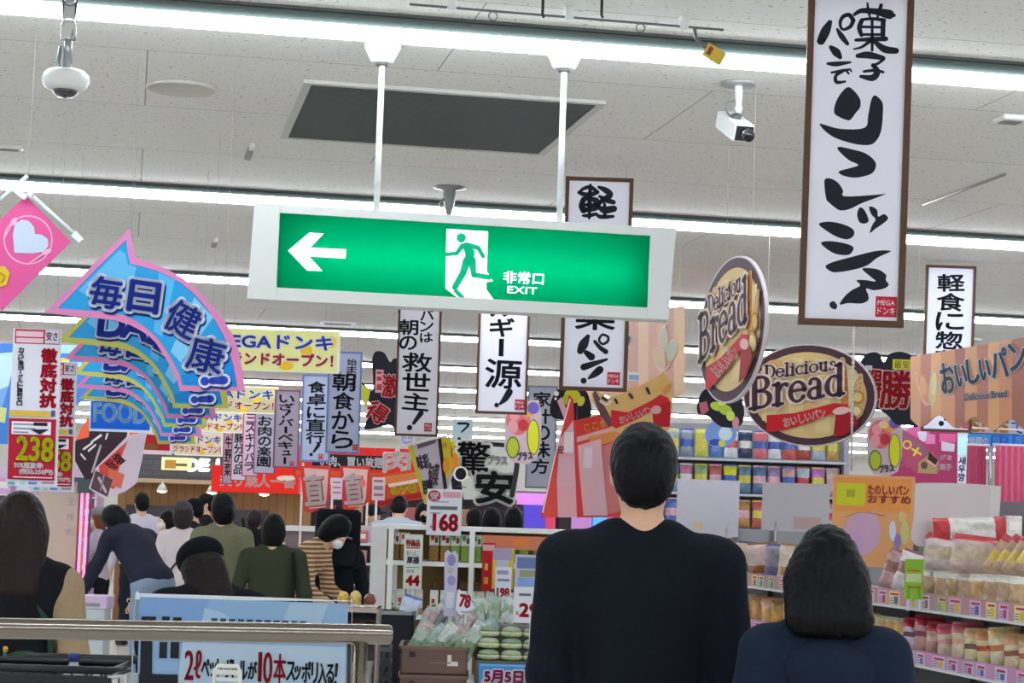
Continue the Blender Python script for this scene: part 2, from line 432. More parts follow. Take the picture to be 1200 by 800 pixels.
# sprinkler / bracket
q = PZ(527, 219, CEIL); t = thing('ceiling_bracket', 'small grey funnel bracket hanging from the ceiling above the exit sign', 'bracket', q)
MB().m(mat('#8e9190', .4, .3)).lathe([(.07, 0), (.07, -.006), (.028, -.016), (.024, -.07), (.016, -.1), (.008, -.13)]).build('funnel', t)
MB().m(mat('#8e9190', .4, .3)).tube([(-.02, 0, -.05), (-.04, 0, -.075), (-.03, 0, -.09)], .006, 6).build('arm', t)
q = PZ(489, 377, CEIL); 
# dome camera on a drop pole
cz = P(77, 97, 5.6)
t = thing('dome_camera', 'white dome security camera hanging on a metal pole at upper left', 'security camera', (cz.x, cz.y, CEIL))
h = cz.z - CEIL
MB().m(chrome).lathe([(.05, 0), (.05, -.01), (.02, -.02)]).tube([(0, 0, 0), (0, 0, h + .16)], .0155, 14).lathe([(.021, h + .24), (.021, h + .12)], n=14).build('pole', t)
MB().m(mat('#9aa0a2', .3, .7)).tube([(0, 0, h + .17), (.003, 0, h + .03)], .0125, 12).tube([(-.018, 0, h + .1), (-.024, 0, h + .05), (-.012, 0, h + .03)], .006, 8).build('joint', t)
MB().m(plast('#e6e8e6')).lathe([(.02, h + .036), (.05, h + .033), (.062, h + .022), (.065, h + .006), (.058, h - .012), (.045, h - .02), (.034, h - .022)], n=28).build('housing', t)
MB().m(mat('#20222a', .1, 0, coat=1)).lathe([(.036, h - .02), (.032, h - .03), (.02, h - .039), (.004, h - .042)], n=24).build('dome', t)
# bullet camera
q = PZ(866, 97, CEIL)
t = thing('bullet_camera', 'white box security camera on a ceiling bracket left of the tall banner', 'security camera', q)
Dk = (q - CAM).dot(FW); s = Dk / FPX
MB().m(mat('#a9aaa8', .4, .4)).lathe([(21.5 * s, 0), (21.5 * s, -3 * s), (19 * s, -4 * s)], n=28).build('ceiling_plate', t)
MB().m(plast('#dfe6ec')).tube([(0, 0, 0), (0, 0, -20 * s)], 4.6 * s, 12).tube([(0, 0, -18 * s), (0, 0, -36 * s)], 3.8 * s, 12).lathe([(4.8 * s, -29 * s), (4.8 * s, -33 * s)], n=12).build('stem', t)
MB().m(mat('#6e7377', .5)).tube([(-4 * s, 0, -22 * s), (-14 * s, 0, -24 * s), (-15 * s, 0, -34 * s), (-8 * s, .01, -40 * s)], 1.1 * s, 8).build('cable', t)
bd = thing_body = MB().m(plast('#e4e6e4'))
T = Matrix.Translation((-2 * s, 0, -40 * s)) @ Matrix.Rotation(math.radians(4), 4, 'Z') @ Matrix.Rotation(math.radians(24), 4, 'X')
bd.T = T; bd.rbox(-12 * s, 12 * s, -34 * s, 34 * s, -22 * s, -2 * s, 2 * s); bd.build('housing', t)
k = MB().m(plast('#55595c', .4)); k.T = T; k.lathe([(6 * s, 2 * s), (6 * s, -3 * s)], n=14); k.build('swivel', t)
k = MB().m(plast('#1d1f24', .3)); k.T = T; k.box(-10.5 * s, 10.5 * s, -35 * s, -33 * s, -20.5 * s, -3.5 * s)
k.tube([(2 * s, -34 * s, -12 * s), (2 * s, -46 * s, -12 * s)], 7 * s, 18); k.m(mat('#0a0b10', .05)).tube([(2 * s, -46 * s, -12 * s), (2 * s, -47 * s, -12 * s)], 5 * s, 18); k.m(chrome).tube([(2 * s, -40 * s, -12 * s), (2 * s, -42 * s, -12 * s)], 7.3 * s, 18); k.build('lens', t)

# ================================================================ exit sign
DX = 6.05
b = Board('exit_sign', 'long green emergency exit sign hanging on two white poles', 'exit sign', (295, 294, DX), (788, 322, DX))
hs = mat('#e0e4e1', .45, 0, .02)
O = [(299, 238), (792, 268), (783, 375), (290, 350)]; I = [(327, 249), (762, 276), (758.5, 361), (324.5, 337.5)]
m = MB(b.L).m(hs)
m.poly([O[0], (328.5, 239.8), (323.5, 351.8), O[3]], -.012, .09)
m.poly([(763, 266.2), O[1], O[2], (758, 373.7)], -.012, .09)
m.poly([(328.5, 239.8), (763, 266.2), (762.6, 276.5), (327.6, 249.5)], -.008, .088)
m.poly([(324.2, 337), (758.3, 360.5), (758, 373.7), (323.5, 351.8)], -.008, .088)
m.build('housing', b.root)
MB(b.L).m(mat('#f2f4f2', .7)).poly([(327, 248), (763, 275), (759, 363), (324, 339)], .082, .088).build('back_plate', b.root)
# face: green translucent acrylic lit by the tube behind it
gm = bpy.data.materials.new('green_acrylic'); gm.use_nodes = True; nt = gm.node_tree
for nn in list(nt.nodes): nt.nodes.remove(nn)
out = nt.nodes.new('ShaderNodeOutputMaterial'); tr = nt.nodes.new('ShaderNodeBsdfTranslucent'); df = nt.nodes.new('ShaderNodeBsdfDiffuse'); mxs = nt.nodes.new('ShaderNodeMixShader')
nz = nt.nodes.new('ShaderNodeTexNoise'); nz.inputs['Scale'].default_value = 3
cr = nt.nodes.new('ShaderNodeValToRGB'); cr.color_ramp.elements[0].color = lin('#00b896'); cr.color_ramp.elements[1].color = lin('#00be9c')
nt.links.new(nz.outputs['Fac'], cr.inputs[0]); nt.links.new(cr.outputs[0], tr.inputs[0]); df.inputs[0].default_value = lin('#007a48')
mxs.inputs[0].default_value = .35; nt.links.new(tr.outputs[0], mxs.inputs[1]); nt.links.new(df.outputs[0], mxs.inputs[2]); nt.links.new(mxs.outputs[0], out.inputs[0])
fc = MB(b.L).m(gm).poly(I, .0, .002).build('face', b.root)
a0, a1 = b.L(346, 295), b.L(742, 320)
MB().m(mat('#ffffff', emit=TUBE)).tube([(a0[0], .052, a0[1]), (a1[0], .052, a1[1])], .008, 10).build('lamp_tube', b.root)
wl = mat('#fff4fb', .5, 0, .01, emit=.55); gl = mat('#009f74', .5, 0, .01, emit=.5)
z6 = lambda l: [(300 + p[0] / 4, 200 + p[1] / 4) + ((p[2] / 4,) if len(p) > 2 else ()) for p in l]
p = MB(b.L).m(wl)
p.flat(z6([(150, 375), (250, 290), (318, 295), (255, 360), (423, 368), (420, 412), (250, 402), (312, 470), (240, 468)]), -.0015)
p.build('arrow', b.root); p = MB(b.L).m(wl)
p.flat(z6([(893, 272), (1088, 284), (1082, 470), (1112, 517), (1080, 522), (1080, 556), (1118, 608), (950, 600), (888, 552)]), -.0015)
p.build('door_shape', b.root); p = MB(b.L).m(wl); p.text('非常口', 613.5, 325.5, 47, 14, ROLL + .02, .01, .25, -.0015); p.text('EXIT', 612, 340, 35, 8, ROLL + .02, .01, .1, -.0015)
p.build('lettering', b.root); p = MB(b.L).m(gl)
for i, sk in enumerate(([(985, 352, 34), (1003, 385, 46), (1000, 425, 40)], [(968, 352, 24), (940, 388, 20), (893, 392, 18)], [(995, 350, 26), (1042, 362, 22), (1065, 402, 19)],
           [(1012, 420, 38), (1022, 488, 28), (1094, 500, 24)], [(990, 420, 40), (970, 480, 31), (932, 546, 28)], [(936, 562, 20), (968, 596, 20)])):
    p.stroke(z6(sk), -.003, smooth=False)
p.disc(300 + 962 / 4, 200 + 315 / 4, 5.6, y=-.003)
p.build('running_figure', b.root)
for (xa, ya, xb, yb) in ((443.5, 88, 440, 244), (661.5, 104, 656, 258)):
    lo = b.L(xb, yb); up = CEIL - b.o.z; x = lo[0]
    MB().m(plast('#e3e8e6')).tube([(x, .045, lo[1] - .01), (x, .045, up - .05)], .0095, 12).build('pole', b.root)
    k = MB().m(plast('#e3e6e2')); k.lathe([(.055, up), (.055, up - .018), (.052, up - .022), (.034, up - .06), (.03, up - .064)], (x, .045, 0), 26); k.m(mat('#6d6f6e', .4, .4)).lathe([(.02, up - .06), (.018, up - .072)], (x, .045, 0), 14); k.build('canopy', b.root)
# ================================================================ hanging signs
INK = paper('#1c2029'); SEAL = paper('#b8263a'); WHT = paper('#f3f2f8')
BRN = '#5b4030'
def banner(name, label, q, D, col='#e4e2ee', fr=(BRN, 4), extra=None, cords=None, group='hanging brush lettered banners', ink=None):
    x0, y0, x1, y1 = q
    b = Board(name, label, 'banner', (x0, (y0 + y1) / 2, D), (x1, (y0 + y1) / 2, D), group)
    b.mb.m(paper(col)).poly(rq(x0 + 1, y0 + 1, x1 - 1, y1 - 1), 0, .005)
    b.mb.m(ink or INK)
    if extra: extra(b.mb)
    b.done()
    fc, fw = fr; f = MB(b.L).m(mat(fc, .5, 0, .1))
    o = rq(x0, y0, x1, y1); i = rq(x0 + fw, y0 + fw, x1 - fw, y1 - fw)
    for k in range(4): f.poly([o[k], o[(k + 1) % 4], i[(k + 1) % 4], i[k]], -.007, .009)
    f.build('frame', b.root)
    b.cords(cords or [(x0 + 4, y0 + 3), (x1 - 4, y0 + 3)])
    return b
def seal(mb, cx, cy, w, h):
    mb.m(SEAL).rect(cx - w / 2, cy - h / 2, cx + w / 2, cy + h / 2)
    mb.m(paper('#e8dfe6')); mb.text('MEGA', cx, cy - h * .2, w * .8, h * .24, ROLL, .02); mb.text('ドンキ', cx, cy + h * .2, w * .82, h * .36, ROLL, .02)
# the tall banner at the right: every brush stroke drawn out
def tall(mb):
    y = mb.ly()
    A = lambda l: [(900 + p[0] / 4, p[1] / 4, p[2] / 4) for p in l]
    B = lambda l: [(940 + p[0] * 130 / 693, 90 + p[1] * 150 / 800) for p in l]
    C = lambda l: [(940 + p[0] / 5, 230 + p[1] / 5) for p in l]
    for st in ([(405, 68, 12), (440, 50, 18), (510, 55, 24), (570, 68, 34), (590, 72, 14)], [(466, 16, 8), (470, 50, 10), (478, 80, 8)], [(530, 25, 14), (520, 60, 12), (512, 85, 8)],
               [(440, 95, 16), (428, 130, 18), (438, 165, 14)], [(440, 92, 10), (490, 88, 12), (545, 95, 14)], [(540, 95, 18), (538, 165, 18)], [(440, 126, 10), (538, 128, 10)], [(440, 162, 10), (535, 162, 10)], [(488, 90, 11), (488, 165, 10)],
               [(412, 188, 12), (480, 184, 16), (552, 182, 18)], [(488, 165, 12), (488, 236, 10)], [(478, 192, 14), (440, 220, 10), (402, 230, 6)], [(500, 195, 14), (545, 230, 26), (600, 238, 22)],
               [(420, 262, 16), (470, 258, 26), (540, 272, 16)], [(542, 275, 14), (520, 295, 10), (490, 308, 12)], [(492, 305, 14), (512, 335, 22), (490, 365, 24), (435, 358, 12)], [(450, 335, 10), (500, 330, 12), (540, 338, 10)],
               [(290, 105, 18), (270, 145, 34), (248, 192, 30)], [(325, 138, 10), (345, 170, 20), (372, 205, 14)],
               [(400, 95, 16), (380, 70, 16), (350, 80, 14), (338, 110, 12), (350, 138, 10), (385, 125, 14), (400, 95, 16)],
               [(295, 222, 16), (320, 245, 30), (338, 268, 16)], [(280, 298, 10), (320, 300, 18), (386, 292, 8)],
               [(298, 340, 8), (345, 332, 12), (385, 325, 8)], [(350, 335, 10), (318, 355, 12), (322, 385, 14), (362, 382, 8)], [(370, 335, 8), (378, 345, 8)], [(385, 325, 6), (392, 336, 6)]):
        mb.stroke([(q[0], q[1], q[2] * 1.3) for q in A(st)], y)
    for pl in ([(285, 64), (325, 88), (362, 140), (362, 190), (335, 225), (300, 270), (262, 265), (230, 250), (200, 225), (208, 165), (240, 105)],
               [(450, 116), (478, 130), (503, 165), (505, 230), (495, 330), (470, 390), (425, 425), (330, 420), (215, 385), (150, 345), (110, 300), (122, 294), (240, 325), (390, 318), (412, 240), (430, 150)],
               [(232, 437), (300, 450), (390, 475), (445, 515), (462, 555), (440, 600), (385, 622), (320, 630), (250, 615), (230, 590), (300, 570), (350, 550), (290, 520), (225, 458)]):
        mb.flat(curvy(B(pl), 4), y)
    for pl in ([(132, -98), (165, -105), (210, -80), (240, -35), (250, 0), (440, -10), (490, -16), (445, 5), (350, 40), (290, 70), (240, 83), (205, 75), (150, 30), (140, 10), (132, -45)],
               [(345, 64), (368, 85), (388, 130), (385, 152), (360, 160), (335, 150), (322, 110), (330, 75)],
               [(392, 63), (415, 62), (440, 82), (446, 118), (480, 104), (504, 128), (480, 155), (430, 190), (396, 215), (412, 165), (430, 135), (405, 105)],
               [(97, 162), (150, 148), (220, 158), (280, 180), (305, 205), (298, 235), (260, 252), (200, 235), (140, 200)],
               [(110, 272), (160, 262), (250, 275), (300, 298), (285, 335), (250, 345), (190, 335), (140, 305)],
               [(136, 410), (180, 385), (300, 352), (430, 320), (515, 318), (505, 330), (440, 360), (380, 405), (290, 432), (200, 445), (165, 438)],
               [(352, 426), (390, 420), (450, 430), (492, 460), (490, 490), (508, 518), (480, 540), (420, 550), (375, 540), (388, 580), (385, 610), (345, 628), (270, 625), (220, 634), (245, 590), (290, 550), (340, 522), (318, 492), (370, 490), (430, 498), (400, 470)],
               [(165, 622), (185, 614), (206, 640), (195, 662), (172, 655), (160, 638)]):
        mb.flat(curvy(C(pl), 4), y)
    seal(mb, 1038.5, 359.5, 25, 24)
banner('brush_banner', 'tallest white banner with big black brush strokes in a brown frame at upper right', (941.5, -16, 1065, 382), 5.25, fr=(BRN, 7.5), extra=tall, cords=[(950, -10), (1060, -8)])
def b_deli(mb):
    y = mb.ly(); Z = lambda l: [(640 + p[0] / 10, 190 + p[1] / 10, p[2] / 10) for p in l]
    for st in ([(520, 265, 22), (510, 420, 40), (505, 660, 20)], [(385, 352, 20), (440, 310, 30), (520, 292, 34), (605, 350, 30)], [(385, 355, 30), (490, 385, 45), (605, 352, 30)], [(440, 440, 50), (405, 510, 36), (440, 560, 60)], [(430, 430, 30), (520, 430, 34), (590, 460, 60), (590, 530, 50), (440, 565, 40)],
               [(430, 500, 30), (590, 500, 30)], [(430, 625, 20), (500, 625, 36), (590, 605, 26)], [(618, 292, 26), (700, 330, 50), (755, 380, 46), (690, 430, 50), (600, 490, 26)], [(625, 400, 24), (700, 440, 46), (790, 470, 40)], [(685, 490, 26), (688, 640, 34)], [(605, 515, 22), (680, 560, 60), (795, 545, 55)], [(580, 600, 16), (640, 640, 36), (785, 635, 26)]):
        mb.stroke([(q[0], q[1], q[2] * 1.4) for q in Z(st)], y)
    mb.vtext('食に惣', 697, 262, 352, 40, .01, .7, .04)
    mb.text('菜', 697.5, 371.5, 46, 29, ROLL, .01, .8, y)
    for st in ([(689, 394, 5), (684, 403, 11), (680, 411, 8)], [(697, 400, 4), (703, 407, 5), (710, 412, 6)], [(712, 394, 3), (706, 392, 3), (702, 398, 3), (706, 403, 3), (712, 400, 3.4), (713, 395, 3)], [(687, 413, 6), (693, 418, 9)], [(684, 430, 8), (693, 427, 7), (711, 421, 3)], [(703, 433, 9), (697, 438, 8), (690, 443, 3)]):
        mb.stroke(st, y)
    mb.disc(684, 446, 3.6, y=y); seal(mb, 719, 443.5, 15, 15)
banner('brush_banner', 'white framed brush banner hanging just behind the exit sign, right pole in front', (659, 208, 738.5, 458), 8.1, fr=(BRN, 4.5), extra=b_deli)
def b_save(mb):
    mb.vtext('パンは', 500, 362, 402, 16, .03, .4, .12); mb.vtext('朝の', 478.5, 374, 411, 21, .03, .5, .08); mb.vtext('救世主！', 487.5, 413, 505, 32, .01, .55, .06)
    seal(mb, 501.5, 500.5, 9, 10)
banner('brush_banner', 'narrow white framed brush banner below the exit sign, left of the other white one', (465, 329, 516, 511), 12.2, fr=(BRN, 2.6), extra=b_save)
def b_energy(mb):
    mb.vtext('エネルギー', 589, 300, 419, 28, .01, .8, .06); mb.text('源', 590, 438, 42, 33, ROLL + .02, .01, .75, None)
    mb.stroke([(597, 459, 8), (592, 467, 7), (586, 473, 3)]); mb.disc(582, 474.5, 2.8); seal(mb, 609, 474, 11.5, 12)
banner('brush_banner', 'white framed brush banner with a large water character, below the exit sign middle', (560.5, 268, 621, 485), 9.9, fr=(BRN, 3), extra=b_energy)
def b_snack(mb):
    mb.vtext('軽食に惣菜パン！', 1112, 320, 500, 32, .01, .65, .05); seal(mb, 1132, 497, 9, 10)
banner('brush_banner', 'white framed brush banner half covered by the orange striped bakery header', (1082, 311, 1141, 506), 10.7, '#e2e3f4', (BRN, 3.2), extra=b_snack)
def b_tiny(mb): mb.vtext('エネルギー源！', 906, 380, 470, 11, .03, .4, .1)
banner('brush_banner', 'small white banner peeking out between the two oval bread signs', (887, 378, 915, 472), 20, '#e2e3f4', (BRN, 1.8), extra=b_tiny)

# blue-edged and pink-edged vertical banners of the deli side
def vb(label, q, D, col, fr, tx, s=None):
    def ex(mb):
        for a in tx: mb.m(INK).vtext(*a)
        if s: seal(mb, *s)
    banner('vertical_banner', label, q, D, col, fr, ex, group='coloured vertical banners on the left')
vb('pale blue vertical banner with the most writing, rightmost of the coloured row', (383, 412, 423, 531), 12.5, '#b9c0dc', ('#7289bb', 2), [('始まりは', 412, 420, 455, 11, .02, .2, .05), ('朝食から', 402, 436, 526, 25, .03, .5, .05)], (416, 524, 6, 7))
vb('pale blue vertical banner second from right in the coloured row', (353, 439, 388, 541), 14, '#b6bedb', ('#6f87ba', 2), [('食卓に直行！', 370, 446, 535, 21, .03, .45, .05)], (376, 535, 6, 6))
vb('mauve pink vertical banner third from right in the coloured row', (321, 457, 351, 548), 16, '#b9a9bd', ('#8b5a72', 1.5), [('いざ！バーベキュー', 335, 463, 544, 17, .03, .4, .05)], (342, 543, 5, 5))
vb('pale lilac vertical banner in the coloured row, just left of the mauve one', (297.5, 482, 323, 555), 18.5, '#c9c4da', ('#a5467c', 1.2), [('お肉の楽園', 310, 487, 547, 15, .03, .35, .05)])
vb('pink vertical banner with katakana, fourth from left of the coloured row', (284, 478, 304, 558), 20, '#d3b3c6', ('#b23a62', 1.2), [('三スキナバラ', 293, 484, 552, 11, .03, .3, .05)])
vb('white vertical banner second from left of the coloured row', (271, 503, 289, 563), 21, '#d8d2e2', ('#b23a62', 1), [('豚分の品', 280, 507, 556, 11, .03, .3, .05)])
vb('narrow pink vertical banner at the left end of the coloured row', (261, 505, 273.5, 567), 22, '#d2aebf', ('#a53a60', 1), [('牛野菜', 267, 510, 558, 7, .03, .3, .05)])
# yellow grand-opening boards, one behind the other
def opening(label, q, D, w, bl='#4a63d8', bg='#e9ea9a', rd='#d24a42'):
    x0, y0, x1, y1 = q; W = x1 - x0; Hh = y1 - y0; cy = y0 + Hh * .29
    card('opening_banner', label, 'banner', q, D, paper('#eceadd'), [('r', x0 + 1.5, y0 + 1.5, x1 - 3, y1 - 1.5, bg),
        ('e', x0 + W * .72, y0 + Hh * .5, W * .05, Hh * .14, '#f0c22a'), ('e', x0 + W * .55, y0 + Hh * .86, W * .06, Hh * .1, '#f0c22a'), ('e', x0 + W * .93, y0 + Hh * .3, W * .04, Hh * .14, '#f3d24a'),
        ('b', 'MEGAドンキ', x0 + W * .45, cy, W * .98, Hh * .32, paper('#dfe2f8'), W * .012), ('b', 'MEGAドンキ', x0 + W * .45, cy, W * .98, Hh * .32, paper(bl), W * .004),
        ('b', 'グランドオープン！', x0 + W * .45, y0 + Hh * .7, W * .98, Hh * .3, paper('#f6e3d8'), W * .012), ('b', 'グランドオープン！', x0 + W * .45, y0 + Hh * .7, W * .98, Hh * .3, paper(rd), W * .004)], group='yellow opening boards')
opening('large yellow board with blue and red lettering right of the arched blue sign', (258, 386, 398.5, 435.5), 11, 1)
opening('second yellow lettered board, below and behind the largest yellow one', (235, 452, 326, 484), 16.5, 1, '#5b66b0', '#c3bc86', '#a6564a')
opening('third yellow lettered board, smaller, under the second one', (222, 481, 287, 507), 20.5, 1, '#6f82e8', '#eee0b8', '#e86a3a')
opening('fourth and smallest yellow lettered board, lowest of the row', (205, 507, 262, 534), 24, 1, '#6f75c8', '#e6cfb2', '#e0705a')

# ---------------------------------------------------------------- arched blue signs
S1o = [(152, 268), (154.5, 285), (159, 302), (180, 309), (197, 316), (213, 325), (228, 337), (242, 351), (255, 365), (266, 381), (274, 395), (279, 410), (284, 434), (287, 458), (211, 458), (208, 446), (203, 436), (197, 424), (190, 413), (183, 402), (174, 393), (163, 386), (151, 380), (138, 376), (125, 374), (108, 372), (92, 371), (53, 366), (105, 314)]
S1i = [(147.5, 281), (149, 296), (152, 309), (166, 312), (180, 316), (197, 323), (212, 331.5), (228, 345), (242, 361), (252, 375), (261, 391), (268, 408), (274, 430), (278, 453), (214.5, 451), (212, 440), (207, 430), (200, 417), (193, 406), (183, 393), (172, 384), (160, 376), (148, 370), (134, 366), (121, 364.5), (95, 362.5), (68, 361), (108, 320)]
LT1 = [('毎', 124.8, 343, 39, 37, .14, 1), ('日', 169, 348, 37, 37, .14, 1.3), ('健', 214.5, 374, 40, 40, .47, .7), ('康', 242, 416, 44, 42, .25, .7), ('!', 251, 446, 7, 27, PI / 2 - .05, 1.6)]
LT2 = [('D', 127, 343, 36, 36, .12, 2), ('A', 160, 346, 38, 36, .2, 2), ('I', 185, 354, 8, 34, .35, 2), ('L', 203, 366, 26, 34, .5, 2), ('Y', 226, 385, 34, 34, .7, 2), ('S', 243, 416, 30, 32, .2, 2), ('!', 251, 446, 7, 27, PI / 2 - .05, 1.6)]
for k, (bx, by, s, D) in enumerate(((287, 458, 1, 6.5), (268, 478, .855, 7.6), (253, 490, .76, 8.55), (243, 500, .675, 9.65), (236, 511, .63, 10.35), (229, 520, .58, 11.25))):
    X = lambda l: [(bx + s * (p[0] - 287), by + s * (p[1] - 458)) for p in l]
    lb = 'blue arched fin-shaped sign with a %s border, %s of the receding row' % ('pink' if k % 2 == 0 else 'yellow', ('nearest', 'second', 'third', 'fourth', 'fifth', 'last')[k])
    c = X([(170, 380)])[0]
    b = Board('arched_sign', lb, 'hanging sign', (c[0] - 90, c[1], D), (c[0] + 90, c[1], D), 'arched blue signs')
    bdc = '#d584b4' if k % 2 == 0 else '#bdbb5c'
    b.mb.m(paper(bdc)).poly(X(S1o), 0, .006); b.mb.m(paper('#2a6fae')).flat(X(S1i))
    cx = X([(165, 361)])[0]
    ins = [(cx[0] + (p[0] - cx[0]) * 1 , p[1]) for p in X(S1i)]
    b.mb.m(paper('#2f9ad6')).flat([(q[0] + (.8 * s if q[0] < cx[0] else -.8 * s), q[1] + .4 * s) for q in X(S1i)])
    b.mb.m(paper('#62b4e2')).flat(X([(140, 293), (147, 297), (150, 310), (160, 313), (150, 361), (120, 361), (92, 340)]))
    b.mb.m(paper('#57b2e6')).flat(X([(186, 319), (205, 328), (190, 395), (180, 388)])).m(paper('#7cc4e8')).flat(X([(228, 348), (250, 372), (212, 425), (200, 412)])).m(paper('#1d86d2')).flat(X([(270, 420), (277, 451), (216, 449), (212, 440)]))
    L = LT1 if k % 2 == 0 else LT2
    b.mb.m(paper('#1f3d86')); y = b.mb.ly()
    for (t, x, yy, w_, h_, r, bo) in L:
        q = X([(x + 1.5, yy + 2.5)])[0]; b.mb.text(t, q[0], q[1], w_ * s * .95, h_ * s * .95, r, .02, 5 * s, y)
    b.mb.m(paper('#d9e0f2')); y = b.mb.ly()
    for (t, x, yy, w_, h_, r, bo) in L:
        q = X([(x, yy)])[0]; b.mb.text(t, q[0], q[1], w_ * s * .95, h_ * s * .95, r, .02, 4.6 * s, y); b.mb.text(t, q[0], q[1], w_ * s * .95, h_ * s * .95, r, .02, 2.4 * s, y)
    b.mb.m(paper('#2c45b4')); y = b.mb.ly()
    for (t, x, yy, w_, h_, r, bo) in L:
        q = X([(x, yy)])[0]; b.mb.text(t, q[0], q[1], w_ * s * .95, h_ * s * .95, r, .02, bo * s, y)
    b.done(); b.cords(X([(152, 271), (262, 376)]))
# ---------------------------------------------------------------- pink diamond pennant
b = Board('pink_pennant', 'bright pink diamond pennant with a heart and cutlery at upper left', 'pennant', (-20, 300, 6.0), (83, 300, 6.0))
b.mb.m(paper('#e4609f')).poly([(30, 229), (83, 283), (2, 364), (-52, 308)], 0, .003)
m = b.mb; pk = paper('#f1b9d6')
m.m(pk).stroke([(33 + 28 * math.cos(a * PI / 12), 281 + 28 * math.sin(a * PI / 12), 1.6) for a in range(25)])
m.m(paper('#c9d6ee')).flat([(17, 296), (15, 275), (18, 262), (26, 257), (34, 259), (40, 266), (41, 274), (49, 275), (56, 280), (57, 288), (50, 295), (38, 297)])
m.m(pk).disc(16, 260, 3.2, 6, rot=.6).stroke([(14, 263, 1.8), (5, 279, 1.4)]).disc(55, 295, 6, 3, rot=-.4).stroke([(50, 298, 1.8), (34, 309, 1.6)])
m.m(paper('#e0c43a')).flat([(-12, 312), (6, 312), (12, 320), (8, 334), (-14, 340)]).m(paper('#c8861e')).stroke([(-4, 318, 2), (6, 324, 2), (2, 331, 2)])
b.done()
cl = plast('#d4dcdd', .15)
q1, q2, q3 = b.L(33, 207), b.L(32, 232), b.L(96, 284)
k = MB(b.L).m(cl)
lp = lambda x, y: (b.L(x, y)[0], -.006, b.L(x, y)[1])
k.tube([lp(-30, 262), lp(33, 206)], .006, 8).tube([lp(40, 231), lp(96, 282)], .006, 8); k.build('rod', b.root)
k = MB(b.L).m(plast('#e6ecee', .2)); k.poly([(15, 224), (20, 220), (34, 230), (29, 235)], -.014, .006); k.poly([(33, 228), (36, 222), (40, 226), (37, 233)], -.016, .004); k.poly([(84, 277), (90, 271), (98, 281), (94, 285)], -.014, .006); k.build('clip', b.root)
b.cords([(33, 208), (-29, 262)])
# ---------------------------------------------------------------- tall price posters at left
def price(label, dx, dy, s, D, big, sub, small=True):
    X = lambda x, y: (dx + s * (x - 40), dy + s * (y - 480))
    def r(x0, y0, x1, y1, c): a, e = X(x0, y0), X(x1, y1); return ('r', a[0], a[1], e[0], e[1], c)
    def t(tx, cx, cy, w_, h_, c, bo=.6, rot=ROLL): a = X(cx, cy); return ('b', tx, a[0], a[1], w_ * s, h_ * s, paper(c), bo * s, rot)
    def v(tx, cx, y0, y1, w_, c, bo=.5): a, e = X(cx, y0), X(cx, y1); return ('v', tx, a[0], a[1], e[1], w_ * s, paper(c), .02, bo * s)
    L = [r(17.5, 386, 70, 403, '#b63046'), r(19, 388, 51, 394.5, '#e3c3d0'), r(19, 396, 51, 401.5, '#e3c3d0'), r(53, 387, 69.5, 402.5, '#d9d2de')]
    L += [t('安さ', 61, 394, 13, 10, '#4a3d46', .3)]
    L += [v('徹底対抗', 57, 408, 478, 18, '#c41f38', 1.1), v('カスピ海ヨーグルト脂肪ゼロ', 24, 407, 475, 6.4, '#3a3c44', .3)]
    L += [r(11, 481, 58, 488, '#d9b54e'), r(60, 481, 65, 488, '#5b5570'), r(10, 490.5, 65, 562, '#b11f36'), r(14, 494, 60, 509, '#eceaf1')]
    L += [r(16, 496, 40, 498, '#8f93a6'), r(16, 501, 42, 503, '#8f93a6'), r(16, 505.5, 34, 507, '#8f93a6')]
    a = X(36, 503); e = X(58, 503); mdl = X(47, 509); L += [r(40, 495, 56, 499, '#25222c'), ('p', [a, e, mdl], '#25222c')]
    L += [t(big, 41.5, 526, 42, 27, '#7c3a14', 1.8, .06), t(big, 41.5, 526, 42, 27, '#e8de2e', .9, .06), t('30%超激得!', 34, 545, 34, 6.5, '#f2ecef', .3), t(sub, 43, 553, 39, 6.5, '#f2ecef', .4), r(16, 558.5, 62, 560, '#e3c3d0')]
    L += [r(10, 564, 18, 567.5, '#58b0b8'), r(24, 564, 30, 567.5, '#8fd0c8'), r(34, 564.5, 44, 567.5, '#6a7fd0'), r(50, 564.5, 64, 567, '#b08090')]
    a, e = X(9, 384), X(71, 570)
    sh = [X(16, 384.5), X(71.5, 386), X(66.5, 571), X(7, 569)]
    card('price_poster', label, 'price poster', (a[0], a[1], e[0], e[1]), D, paper('#dcdee9'), L, cords=[X(22, 386), X(65, 388)], shape=sh, group='tall price posters')
price('tall white and red price poster reading 238, at the left under the pink pennant', 40, 480, 1, 6.6, '238', '(税込258円)')
price('tall white and red price poster reading 58, tucked behind the 238 poster', 64.5, 502, .82, 8.2, '258', '(税込278円)')
# ---------------------------------------------------------------- blue panels and signs left of centre
card('blue_backdrop_board', 'wide sky blue hanging board with yellow stars behind the price posters', 'hanging board', (-60, 398, 150, 524), 13, paper('#4f84cf'), [('p', [(-60, 420), (20, 412), (10, 452), (-60, 480)], '#bfe0f0'), ('p', [(-60, 480), (10, 452), (-10, 520), (-60, 522)], '#7aa7e0'), ('p', [(68, 420), (82, 418), (80, 434), (70, 440), (66, 430)], '#d8d06a'), ('r', 66, 404, 92, 414, '#a8d4ec'), ('r', 72, 424, 96, 430, '#b6d8ee'), ('p', [(-5, 476), (8, 478), (6, 496), (-8, 492)], '#cfd890')], shape=[(-60, 400), (62, 404), (135, 412), (128, 444), (96, 470), (70, 492), (60, 521), (-60, 519)])
card('food_sign', 'bright blue rectangular sign with pale capital letters under the arched signs', 'sign', (105, 469, 178, 506), 14, paper('#dcebfa'), [('r', 106.5, 470.5, 176, 503, '#1f66d8'), ('b', 'FOODS', 146, 484, 72, 22, paper('#a9d8f6'), .9)])
